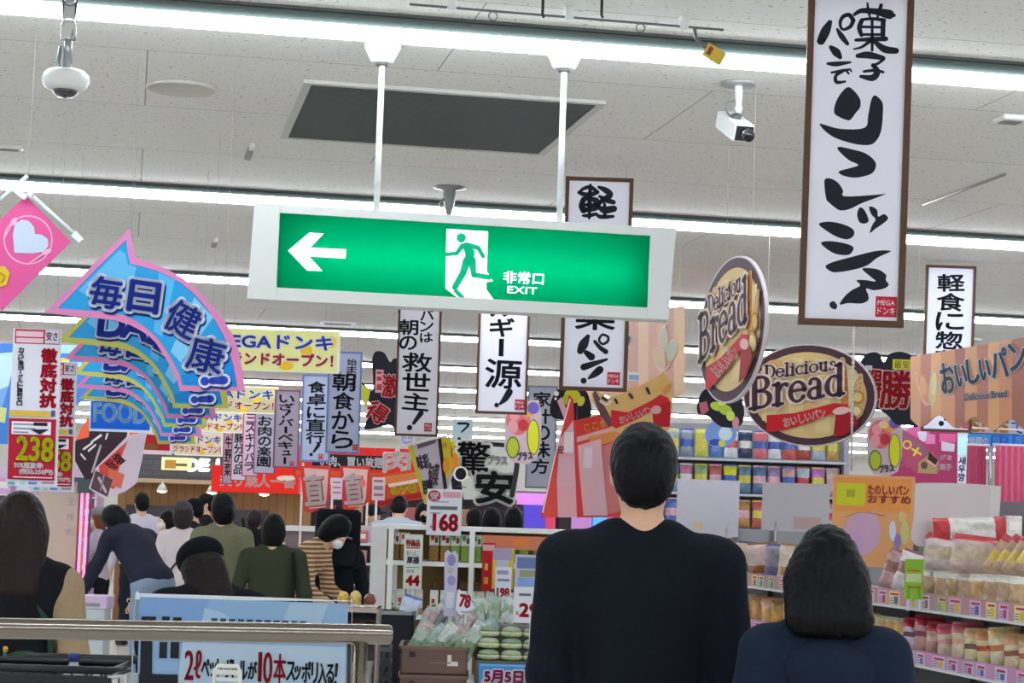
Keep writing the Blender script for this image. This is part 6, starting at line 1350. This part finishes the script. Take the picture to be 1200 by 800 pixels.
tx = [('2', 222, 779, 10, 34, '#b3262c'), ('ℓ', 232, 778, 8, 32, '#b3262c'), ('ペ', 241, 782, 9, 20, '#2b2b30'), ('ッ', 250, 784, 8, 16, '#2b2b30'), ('ト', 258, 783, 7, 22, '#2b2b30'), ('ボ', 267, 783, 10, 22, '#2b2b30'), ('ト', 276, 784, 7, 22, '#2b2b30'), ('ル', 285, 785, 10, 22, '#2b2b30'), ('が', 296, 785, 10, 20, '#2b2b30'),
      ('1', 305, 781, 3.5, 34, '#b3262c'), ('0', 314, 782, 10, 36, '#b3262c'), ('本', 328, 783, 14, 34, '#b3262c'), ('ス', 341, 786, 10, 22, '#2b2b30'), ('ッ', 349, 788, 7, 16, '#2b2b30'), ('ポ', 359, 787, 10, 24, '#2b2b30'), ('リ', 369, 788, 7, 24, '#2b2b30'), ('入', 378, 789, 10, 24, '#2b2b30'), ('る', 387, 789, 9, 22, '#2b2b30')]
y = m.ly()
for ch, x, yy, w_, h_, c in tx: m.m(paper(c)).text(ch, x, yy, w_, h_, ROLL, 0, .55, y)
m.m(D_).text('!', 394, 789, 3, 24, .08, 0, .3, y)
m.m(paper('#3a4a6a'))
for i in range(11): m.rect(248 + i * 10.4, 724 + i * .35, 255 + i * 10.4, 729 + i * .35, y)
b.done()
for fx in (190, 380):
    x, z = b.L(fx, 890); MB().m(mat('#9a9da2', .35, .6)).box(x - .012, x + .012, .002, .02, -b.o.z, z + .05).box(x - .014, x + .014, -.14, .16, -b.o.z, -b.o.z + .02).build('leg', b.root)
q = P(266, 800, 5.85)
t = thing('white_handle_frame', 'white plastic handle frame in front of the blue advertising board', 'handle', (q.x, q.y, 0), -YAW)
zz = P(266, 778, 5.85).z
wp = plast('#e6e6e2', .35); m = MB().m(wp); m.tube([(-.036, 0, 0), (-.036, 0, zz - .02), (-.028, 0, zz - .006), (.028, 0, zz - .006), (.036, 0, zz - .02), (.036, 0, 0)], .007, 10).build('frame', t)
MB().m(wp).rbox(-.034, .034, -.006, .006, zz - .03, zz - .016, .004).rbox(-.034, .034, -.006, .006, zz - .048, zz - .038, .004).build('crossbar', t); MB().m(wp).rbox(-.09, .09, -.09, .09, 0, .02, .01).build('foot', t)
# ================================================================ left side: bin, lit case, shelving
q = P(108, 735, 14.5); zt_ = P(108, 698, 14.5).z
t = thing('waste_bin', 'white square bin with a lilac lid below the bending person', 'bin', (q.x, q.y, 0), -YAW)
MB().m(plast('#c9d2d8')).rbox(-.085, .085, 0, .25, 0, zt_ - .09, .012).build('body', t); MB().m(plast('#dcc2e2')).rbox(-.1, .1, -.015, .265, zt_ - .09, zt_, .012).build('lid', t); MB().m(plast('#8f98a0')).box(-.05, .05, -.018, -.015, zt_ - .075, zt_ - .05).build('handle', t)
A = P(36, 585, 18.6); Bq = P(99, 587, 18.6); u = Bq - A; u.z = 0; Ls2 = u.length; rz = math.atan2(u.y, u.x)
t = thing('lit_display_case', 'glass display case with pink lit corner tubes and yellow backboard at left', 'display case', (A.x, A.y, 0), rz)
zt_ = P(95, 562, 18.6).z
pk = mat('#ff6fae', .4, emit=1.6)
MB().m(plast('#3a4a4c')).box(-.03, Ls2 + .05, -.03, .5, zt_ - .02, zt_ + .02).box(Ls2 - .06, Ls2 + .08, -.05, .1, zt_ - .12, zt_ + .02).build('top_frame', t)
MB().m(mat('#d9bd7a', .6, 0, .1, 6)).box(0, Ls2 - .06, .3, .32, .8, zt_ - .03).build('backboard', t)
m = MB().m(paper('#6a5a3a')); 
for i, ch in enumerate('王様肉'): m.map = None; m.text(ch, Ls2 * .62, zt_ - .2 - i * .14, .065, -.065, 0, 0, 0, .298)
m.build('lettering', t)
for x in (Ls2 - .02, Ls2 + .03): MB().m(pk).tube([(x, -.02, .75), (x, -.02, zt_ - .12)], .012, 8).build('light_tube', t)
MB().m(plast('#5a3f5c')).box(Ls2 - .05, Ls2 - .035, -.02, .0, .0, zt_ - .1).box(Ls2 + .05, Ls2 + .065, -.02, .0, .0, zt_ - .1).build('post', t)
MB().m(mat('#c9a9d8', .3, 0, .05)).box(-.02, Ls2 + .03, -.02, .48, 0, .75).build('plinth', t)
MB().m(mat('#e8dff0', .1, 0, .02, 10, 0, .25)).box(0, Ls2 - .06, -.015, -.01, .75, zt_ - .03).build('glass_front', t)
def rackfill(name, label, cat, px0, px1, D, zs, cols, topz, body, h, wpk, grp, lbl, seed, nm='goods_pack'):
    A = P(px0, hor(px0), D); Bq = P(px1, hor(px1), D); u = Bq - A; u.z = 0; L_ = u.length; rz = math.atan2(u.y, u.x)
    t = thing(name, label, cat, (A.x, A.y, 0), rz)
    MB().m(plast(body)).box(0, L_, .42, .46, 0, topz).build('back_panel', t); MB().m(plast(body)).box(0, L_, 0, .46, 0, .15).build('base', t)
    for z in zs: MB().m(plast('#dddbe2')).box(0, L_, 0, .42, z - .02, z).build('shelf', t)
    for x in (0, L_): MB().m(plast(body)).box(x - .015, x + .015, 0, .46, 0, topz).build('side_panel', t)
    M_ = Matrix.Translation((A.x, A.y, 0)) @ Matrix.Rotation(rz, 4, 'Z'); rd = random.Random(seed); protos = {}
    for ri, z in enumerate(sorted(zs, reverse=True)):
        n = int(L_ / (wpk * 1.25))
        for i in range(n):
            c = rd.choice(cols); lab = lbl % (ORD[i] if i < 16 else 'far right', ['top', 'second', 'third', 'fourth', 'fifth'][ri])
            loc = M_ @ Vector(((i + .5) * L_ / n, .12, z + .0005))
            if c in protos: dup(protos[c], loc, (0, 0, rz), lab, grp)
            else:
                p = thing(nm, lab, 'packet', loc, rz, grp)
                MB().m(film(c)).rbox(-wpk / 2, wpk / 2, -.06, .06, 0, h, .02).build('wrap', p); MB().m(paper(rd.choice(['#f0e8e6', '#e8d8a0', '#f0c8d4', '#d8e0ea']))).rbox(-wpk * .3, wpk * .3, -.063, -.058, h * .35, h * .75, .004).build('label_patch', p); protos[c] = p
    return t
rackfill('chilled_cabinet', 'open chilled cabinet with pink and red packs right of the black hooded coat', 'cabinet', 400, 452, 16.8, (.75, .95, 1.12, 1.28), ['#d9a0a0', '#e0b8b4', '#c86a6c', '#e8d8d2', '#cfc4b8'], 1.42, '#cdbfc4', .1, .075, 'pink packs in the chilled cabinet', '%s pack from the left on the %s shelf of the chilled cabinet', 5)
rackfill('wall_shelving', 'lilac lit wall shelving far left behind the worker in grey', 'shelving unit', -60, 112, 25, (.6, .95, 1.3, 1.6), ['#d8a8d0', '#e6cfe6', '#c86a9a', '#b0a0d0', '#e8e0ea', '#c84a5a'], 1.95, '#d9c4e0', .2, .2, 'packs on the far left shelving', '%s pack from the left on the %s shelf of the far left shelving', 6)
# ================================================================ deli corner at the far left
DD = 26.0
A = P(124, 586, DD); Bq = P(352, 594, DD); u = Bq - A; u.z = 0; Ld = u.length; rz = math.atan2(u.y, u.x)
zy = lambda px, py: EYE + (hor(px) - py) * DD / FPX
wood = bpy.data.materials.new('wood_boarding'); wood.use_nodes = True; nt = wood.node_tree; pb = nt.nodes['Principled BSDF']
tc = nt.nodes.new('ShaderNodeTexCoord'); bk = nt.nodes.new('ShaderNodeTexBrick'); bk.offset = .3; bk.inputs['Scale'].default_value = 1; bk.inputs['Brick Width'].default_value = 4; bk.inputs['Row Height'].default_value = .11; bk.inputs['Mortar Size'].default_value = .004
mp = nt.nodes.new('ShaderNodeMapping'); mp.inputs['Rotation'].default_value = (PI / 2, 0, PI / 2)
bk.inputs['Color1'].default_value = lin('#b58b5c'); bk.inputs['Color2'].default_value = lin('#a57c4e'); bk.inputs['Mortar'].default_value = lin('#7c5a38')
sp_ = nt.nodes.new('ShaderNodeSeparateXYZ'); cb = nt.nodes.new('ShaderNodeCombineXYZ')
nt.links.new(tc.outputs['Object'], sp_.inputs[0]); nt.links.new(sp_.outputs['Z'], cb.inputs['X']); nt.links.new(sp_.outputs['X'], cb.inputs['Y']); nt.links.new(cb.outputs[0], bk.inputs['Vector']); nt.links.new(bk.outputs['Color'], pb.inputs['Base Color']); pb.inputs['Roughness'].default_value = .6
brk = bpy.data.materials.new('dark_tile'); brk.use_nodes = True; nt = brk.node_tree; pb = nt.nodes['Principled BSDF']
tc = nt.nodes.new('ShaderNodeTexCoord'); bk = nt.nodes.new('ShaderNodeTexBrick'); bk.inputs['Scale'].default_value = 1; bk.inputs['Brick Width'].default_value = .3; bk.inputs['Row Height'].default_value = .07; bk.inputs['Mortar Size'].default_value = .004
bk.inputs['Color1'].default_value = lin('#4c4b4f'); bk.inputs['Color2'].default_value = lin('#5c5b5e'); bk.inputs['Mortar'].default_value = lin('#39383c')
sp_ = nt.nodes.new('ShaderNodeSeparateXYZ'); cb = nt.nodes.new('ShaderNodeCombineXYZ')
nt.links.new(tc.outputs['Object'], sp_.inputs[0]); nt.links.new(sp_.outputs['X'], cb.inputs['X']); nt.links.new(sp_.outputs['Z'], cb.inputs['Y']); nt.links.new(cb.outputs[0], bk.inputs['Vector']); nt.links.new(bk.outputs['Color'], pb.inputs['Base Color'])
t = thing('deli_stall', 'deli stall with a dark tiled fascia over a wooden board wall, far left', 'deli stall', (A.x, A.y, 0), rz)
z1, z2 = zy(240, 533), zy(240, 564)
MB().m(wood).box(0, Ld + 1.9, .8, .86, 0, z2 + .02).build('board_wall', t)
MB().m(brk).box(.1, Ld, -.1, .2, z2, z1).build('fascia', t)
MB().m(mat('#cdb48e', .5)).box(.0, Ld + .1, -.14, .86, z2 - .035, z2 + .015).build('trim_shelf', t)
MB().m(plast('#2c2a2e')).box(.2, Ld + 1.8, .3, .78, 0, 1.05).build('counter', t); MB().m(plast('#e4e0dc')).box(.15, Ld + 1.85, .2, .79, 1.05, 1.1).build('counter_top', t)
MB().m(plast('#3f3c42')).box(Ld * .05, Ld * .4, .76, .8, 1.15, 1.52).box(Ld * .62, Ld * .8, .76, .8, 1.15, 1.5).build('menu_panel', t)
lw_ = mat('#fff8e8', .4, emit=1.6)
def dx(px): return (px - 124) / (352 - 124) * Ld
for ch, px in (('D', 226), ('E', 239), ('L', 258)):
    m = MB().m(lw_); v, f, asp = glyph(ch); cz_ = zy(px, 545); hh = 13 * DD / FPX; wv_ = (11 if ch != 'L' else 9) * DD / FPX
    for ox, oz in ((0, 0), (.012, 0), (-.012, 0), (0, .012), (0, -.012), (.01, .01), (-.01, -.01)): m.add([(dx(px) + p[0] * wv_ + ox, -.12, cz_ + p[1] * hh + oz) for p in v], f)
    m.build('sign_letter', t)
MB().m(mat('#e8dfa8', .4, emit=.35)).box(dx(189), dx(224), -.13, -.1, zy(205, 551), zy(205, 536)).m(paper('#d8a84a')).box(dx(193), dx(206), -.134, -.13, zy(205, 549), zy(205, 539)).m(paper('#6a8a4a')).box(dx(206), dx(219), -.134, -.13, zy(205, 546), zy(205, 543)).build('menu_sign', t)
for px in (145, 192, 250, 311):
    sp2 = MB().m(plast('#efece4')); x = dx(px); sp2.tube([(x, -.16, z2 - .03), (x, -.18, z2 - .06)], .012, 6); sp2.lathe([(.03, .0), (.05, -.04), (.075, -.09)], (x, -.18, z2 - .05), 14); o = sp2.build('spot_lamp', t)
    MB().m(mat('#fff0d0', .4, emit=9)).ell((x, -.18, z2 - .14), (.06, .06, .02), 12, 6).build('bulb', o)
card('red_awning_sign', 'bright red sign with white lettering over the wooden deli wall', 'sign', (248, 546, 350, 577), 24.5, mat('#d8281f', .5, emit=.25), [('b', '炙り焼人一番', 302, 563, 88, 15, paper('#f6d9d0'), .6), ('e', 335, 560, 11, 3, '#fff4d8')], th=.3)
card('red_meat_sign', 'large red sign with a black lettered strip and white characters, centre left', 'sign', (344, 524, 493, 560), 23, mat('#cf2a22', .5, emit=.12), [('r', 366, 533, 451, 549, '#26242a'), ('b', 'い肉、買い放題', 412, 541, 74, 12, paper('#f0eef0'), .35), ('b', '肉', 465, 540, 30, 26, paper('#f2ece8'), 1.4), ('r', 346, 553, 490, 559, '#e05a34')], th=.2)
card('price_pennant', 'orange red slanted pennant with yellow 698 price', 'pennant', (430, 556, 497, 594), 22.5, paper('#d8502f'), [('p', [(436, 560), (494, 552), (496, 562), (436, 570)], '#e8884a'), ('p', [(455, 567), (494, 560), (494, 564), (456, 571)], '#f2d8d2'), ('b', '698', 473, 573, 30, 10, paper('#f0e23a'), .7, -.12), ('p', [(440, 588), (494, 576), (496, 582), (442, 594)], '#b02a2c')], shape=[(430, 558), (497, 548), (498, 584), (470, 588), (440, 596), (430, 590)])
def nobori(label, q, D, ch, prs, px_pole):
    x0, y0, x1, y1 = q
    b = card('banner_flag', label, 'flag', q, D, paper('#cf4236'), [('p', [(x0 + 4, y0 + 2), (x1 - 3, y0 + 4), (x1 - 6, y1 - 4), (x0 + 10, y1 - 2)], '#e0b4b0'), ('b', ch, (x0 + x1) / 2 - 1, (y0 + y1) / 2 + 2, (x1 - x0) * .62, (y1 - y0) * .7, paper('#b9372f'), 1.6, -.1), ('b', ch, (x0 + x1) / 2 - 2, (y0 + y1) / 2 + 1, (x1 - x0) * .62, (y1 - y0) * .7, paper('#f2e4e2'), .9, -.1)] + prs, hang=False, group='meat counter flags',
             shape=[(x0, y0), (x1, y0 - 1), (x1 - 2, y1 - 8), (x0 + 12, y1 + 3), (x0 + 4, y1)])
    b.pole(px_pole, y0 - 4, 0.0, .012, '#e6d6d0'); return b
nobori('left of two red and white flags with a large character at the meat counter', (352, 546, 388, 598), 20.8, '直', [], 355)
nobori('right of two red and white flags with a large character at the meat counter', (398, 546, 434, 596), 20.8, '直', [('e', 425, 566, 4, 5, '#d87a70')], 432)
card('white_menu_card', 'pale pink menu card on a pole between the two meat counter flags', 'card', (388, 560, 401, 585), 20.6, paper('#dcc3d2'), [('r', 390, 564, 399, 566, '#a8788a'), ('r', 390, 570, 399, 572, '#a8788a'), ('r', 390, 576, 399, 578, '#a8788a')], pole=(389, 583, 0, .012), group='meat counter flags')
card('white_menu_card', 'small pink and grey menu card on a pole right of the two flags', 'card', (436, 559, 451, 586), 20.4, paper('#d6b8bf'), [('r', 438, 562, 449, 565, '#9a6a74'), ('r', 438, 569, 449, 574, '#8a8088'), ('r', 438, 578, 449, 581, '#9a6a74')], pole=(441, 584, 0, .012), group='meat counter flags')
# dark back counter and white worktop behind the queue
A = P(336, 594, 24); Bq = P(668, 605, 24); u = Bq - A; u.z = 0; Lc = u.length; rz = math.atan2(u.y, u.x)
t = thing('meat_counter', 'long white topped meat counter with a dark back wall behind the queue', 'counter', (A.x, A.y, 0), rz)
MB().m(mat('#3a3034', .6, 0, .4, 5)).box(.2, Lc, .95, 1.0, 0, 1.72).build('back_wall', t); MB().m(plast('#e8e6e6', .3)).box(0, Lc, -.05, .55, 1.28, 1.34).build('worktop', t); MB().m(plast('#7a6a6c')).box(0, Lc, 0, .5, 0, 1.28).build('front_panel', t)
for i in range(9): MB().m(mat(['#8a5a4a', '#c89a84', '#5a4a52', '#b86a6a', '#3a3438', '#a8846a', '#704048', '#c0a49a', '#58484a'][i], .7)).rbox(.3 + i * Lc / 10, .3 + i * Lc / 10 + .2, .85, .95, 1.4, 1.6, .02).build('wall_panel', t)
# pink and violet lit display right of the meat counter
A = P(594, 602, 21); Bq = P(745, 607, 21); u = Bq - A; u.z = 0; Lc = u.length; rz = math.atan2(u.y, u.x)
t = thing('pink_display', 'pink and violet lit display case left of the standing man', 'display case', (A.x, A.y, 0), rz)
MB().m(plast('#8d8490')).box(0, Lc, 0, .4, 0, 1.42).build('base', t)
MB().m(mat('#d88ad8', .5, emit=.35)).box(0, Lc * .45, .05, .12, 1.66, 1.78).build('lit_header', t)
for x0, x1, z0, z1, c, em in ((0, .12, 1.42, 1.66, '#4a2a44', 0), (.13, .3, 1.42, 1.66, '#5a4ac8', .3), (.3, .38, 1.42, 1.6, '#d84a6a', .2), (.4, .5, 1.42, 1.66, '#3c3438', 0), (.5, .66, 1.42, 1.7, '#c48ac8', .2), (.67, .78, 1.36, 1.68, '#4a9af0', .7), (.79, .95, 1.42, 1.68, '#f06ab0', .5)):
    MB().m(mat(c, .5, emit=em) if em else mat(c, .5)).rbox(x0 * Lc, x1 * Lc, .0, .12, z0, z1, .01).build('coloured_panel', t)
MB().m(plast('#cfd6e2')).box(.45 * Lc, Lc, .05, .1, 1.7, 1.82).build('white_header', t); MB().m(plast('#6a5c6a')).box(0, Lc, .3, .36, 1.42, 1.8).build('back_panel', t)
# red pennants in the middle
card('red_pennant', 'tall red triangular pennant with pale printed boxes, left of the ribbon bread sign', 'pennant', (636, 464, 684, 604), 11.4, paper('#cf3d3a'), [('p', [(655, 516), (672, 492), (676, 606), (652, 606)], '#dba3aa'), ('r', 661, 506, 672, 530, '#ded0d8'), ('p', [(654, 540), (672, 534), (674, 568), (652, 572)], '#d7a9b2'), ('b', '安', 657, 527, 7, 10, paper('#b84a50'), .3), ('p', [(641, 570), (652, 545), (654, 606), (636, 606)], '#d8504a'), ('s', [(668, 468, 1.6), (654, 520, 1.6), (636, 600, 1.6)], '#ecd3d6')], shape=[(667, 462), (672, 468), (673, 492), (684, 606), (633, 606), (652, 530)], cords=[(669, 464)], group='red pennants')
card('red_pennant', 'wide slanted red pennant with yellow lettering and pale price boxes, behind the standing man', 'pennant', (672, 474, 760, 604), 11.7, paper('#cf4a40'), [('p', [(674, 494), (756, 474), (758, 486), (676, 510)], '#d23a30'), ('b', 'ここまで安い', 712, 495, 56, 9, paper('#e6b24a'), .5, -.22), ('p', [(676, 512), (758, 488), (758, 494), (676, 518)], '#dca9a8'), ('p', [(690, 512), (756, 496), (756, 508), (692, 524)], '#d88a4c'), ('p', [(677, 522), (704, 514), (712, 604), (682, 604)], '#dcb4bc'), ('r', 684, 524, 694, 548, '#dfcfd8'), ('p', [(706, 522), (740, 512), (744, 596), (712, 602)], '#c87878')], shape=[(672, 493), (760, 472), (764, 520), (760, 606), (680, 606)], cords=[(676, 492), (752, 475)], group='red pennants')
# ================================================================ right background: sweets department
mg = paper('#b8406f')
card('candy_board', 'wide magenta hanging board with white lettering, behind the vegetable sign at right', 'hanging board', (1042, 503, 1122, 568), 17, mg, [('p', [(1060, 505), (1076, 498), (1090, 506), (1090, 516), (1070, 516)], '#e06aa8'), ('p', [(1075, 506), (1085, 503), (1088, 514), (1079, 520)], '#e6dcf2'), ('p', [(1086, 508), (1096, 509), (1096, 520), (1084, 520)], '#f08ac0'), ('r', 1101, 508, 1120, 518, '#ee6aa6'), ('p', [(1103, 517), (1119, 520), (1118, 529), (1103, 528)], '#e3d6ea'), ('b', 'グミ', 1108, 536, 14, 6, paper('#ecd9e2'), .4), ('b', '菓子', 1108, 547, 14, 7, paper('#ecd9e2'), .4), ('b', '21-23', 1056, 545, 18, 5, paper('#dc9ab4'), .3)], shape=[(1042, 520), (1060, 505), (1076, 496), (1100, 505), (1122, 506), (1122, 568), (1042, 567)])
card('candy_box_card', 'slanted maroon card with yellow circle and cross and a dark illustration', 'card', (1052, 504, 1102, 557), 14.5, paper('#a94a66'), [('p', [(1054, 508), (1058, 504), (1088, 526), (1094, 532), (1088, 536)], '#8d5a72'), ('e', 1063, 521, 5.5, 5.5, '#d8c84a'), ('e', 1063, 521, 3.5, 3.5, '#a94a66'), ('s', [(1069, 526, 2.6), (1079, 532, 2.6)], '#d8c84a'), ('s', [(1071, 533, 2.6), (1076, 525, 2.6)], '#d8c84a'), ('p', [(1076, 542), (1084, 536), (1092, 530), (1100, 540), (1098, 555), (1076, 554)], '#a88a64'), ('p', [(1089, 529), (1099, 539), (1096, 545), (1087, 538)], '#3d2228'), ('e', 1083, 545, 4, 4.5, '#5a4a3a'), ('s', [(1088, 540, 2), (1096, 546, 2)], '#d8a89a')], shape=[(1052, 510), (1058, 503), (1080, 516), (1094, 530), (1102, 541), (1100, 557), (1074, 554), (1056, 540)])
struct(MB().m(mat('#b3a58c', .8)).box(*(lambda q: (q.x - .1, q.x + .1, q.y, q.y + .3))(P(1097, 540, 22)), 0, CEIL), 'pillar_1')
card('korean_sign', 'narrow vertical white and navy sign with Korean lettering at right', 'sign', (1121, 508, 1133, 566), 18, paper('#c9d8e4'), [('r', 1122, 512, 1132, 533, '#bff0ea'), ('r', 1122, 535, 1132, 565, '#e2e2ec'), ('v', '새우깡', 1127, 535, 564, 8, paper('#2a3a6a'), 0, .4)])
card('lettered_sign', 'dark framed sign with orange capital letters at the right edge', 'sign', (1136, 488, 1215, 511), 19, paper('#2c2822'), [('r', 1139, 491, 1212, 508, '#a8a6b8'), ('b', 'SNS', 1160, 499, 44, 14, paper('#d89a4a'), 1), ('b', 'で', 1193, 501, 16, 14, paper('#cfdcf0'), 1.6), ('b', 'で', 1193, 501, 16, 14, paper('#5a8ad0'), .6), ('p', [(1139, 500), (1212, 503), (1212, 505), (1139, 502)], '#f0d8c0')])
card('blue_sign', 'blue sign with white lettering under the orange lettered one at the right edge', 'sign', (1134, 509, 1215, 523), 18.8, paper('#3f86cc'), [('r', 1161, 510, 1182, 522, '#1d5ac8'), ('r', 1186, 510, 1213, 522, '#2666cc'), ('b', '話題の', 1147, 516, 22, 8, paper('#cfe4f4'), .4), ('b', '映え', 1172, 516, 16, 9, paper('#5aa0e8'), .4), ('b', '菓子', 1198, 516, 16, 9, paper('#6ab0f0'), .4)])
for px0, px1, lb in ((1133, 1157, 'left'), (1166, 1225, 'right')):
    b = Board('pink_curtain', 'bright pink patterned fabric hanging at the right edge, %s of the grey fold' % lb, 'curtain', (px0, 545, 18.5), (px1, 545, 18.5), 'pink fabric hangings')
    x0, zt_ = b.L(px0, 522); x1, _ = b.L(px1, 522); zb = P(px0, 600, 18.5).z - b.o.z
    m = MB().m(cloth('#d86a8c', .15, 9)); n = 40; v = []; f = []
    for i in range(n + 1):
        x = x0 + (x1 - x0) * i / n; yy = .02 * math.sin(i * 1.3)
        v += [(x, yy, zt_), (x, yy * 1.5, zb)]
    for i in range(n): f.append((2 * i, 2 * i + 2, 2 * i + 3, 2 * i + 1))
    m.add(v, f, True); m.build('fabric', b.root)
    MB().m(plast('#e8d6ea')).tube([(x0 - .02, 0, zt_ + .01), (x1 + .02, 0, zt_ + .01)], .012, 8).build('rod', b.root); b.cords([(px0 + 3, 522), (px1 - 3, 523)])
k = Board('grey_fold', 'narrow grey silver cloth strip between the pink fabrics at right', 'cloth strip', (1157, 545, 18.3), (1165, 545, 18.3)); k.mb.m(cloth('#8f8a90')).poly([(1157, 522), (1165, 523), (1163, 545), (1164, 575), (1158, 575), (1160, 545)], 0, .03); k.mb.m(paper('#c9c6cc')).flat([(1159, 530), (1161, 530), (1162, 560), (1160, 560)]); k.done(); k.cords([(1160, 523)])
rackfill('sweets_shelf', 'dark shelf of small snack packs at the right edge beyond the white divider', 'shelving unit', 1120, 1290, 15.5, (.7, 1.0, 1.27, 1.5), ['#b8a04a', '#e0d8d0', '#3a3438', '#c86a6c', '#8a8ab0', '#d8b8b0', '#5a4038'], 1.78, '#6a6068', .17, .13, 'packs on the far right shelf', '%s pack from the left on the %s shelf at the far right edge', 9)
rackfill('sweets_shelf', 'pink backed shelf of sweets below the magenta board', 'shelving unit', 960, 1110, 19, (.7, 1.0, 1.3, 1.6), ['#e090b0', '#c84a7a', '#f0d0dc', '#d8c850', '#9a6ab0', '#c83a4a'], 1.95, '#c46a90', .2, .15, 'sweets on the pink shelf', '%s sweet packet from the left on the %s shelf of the pink unit', 10)
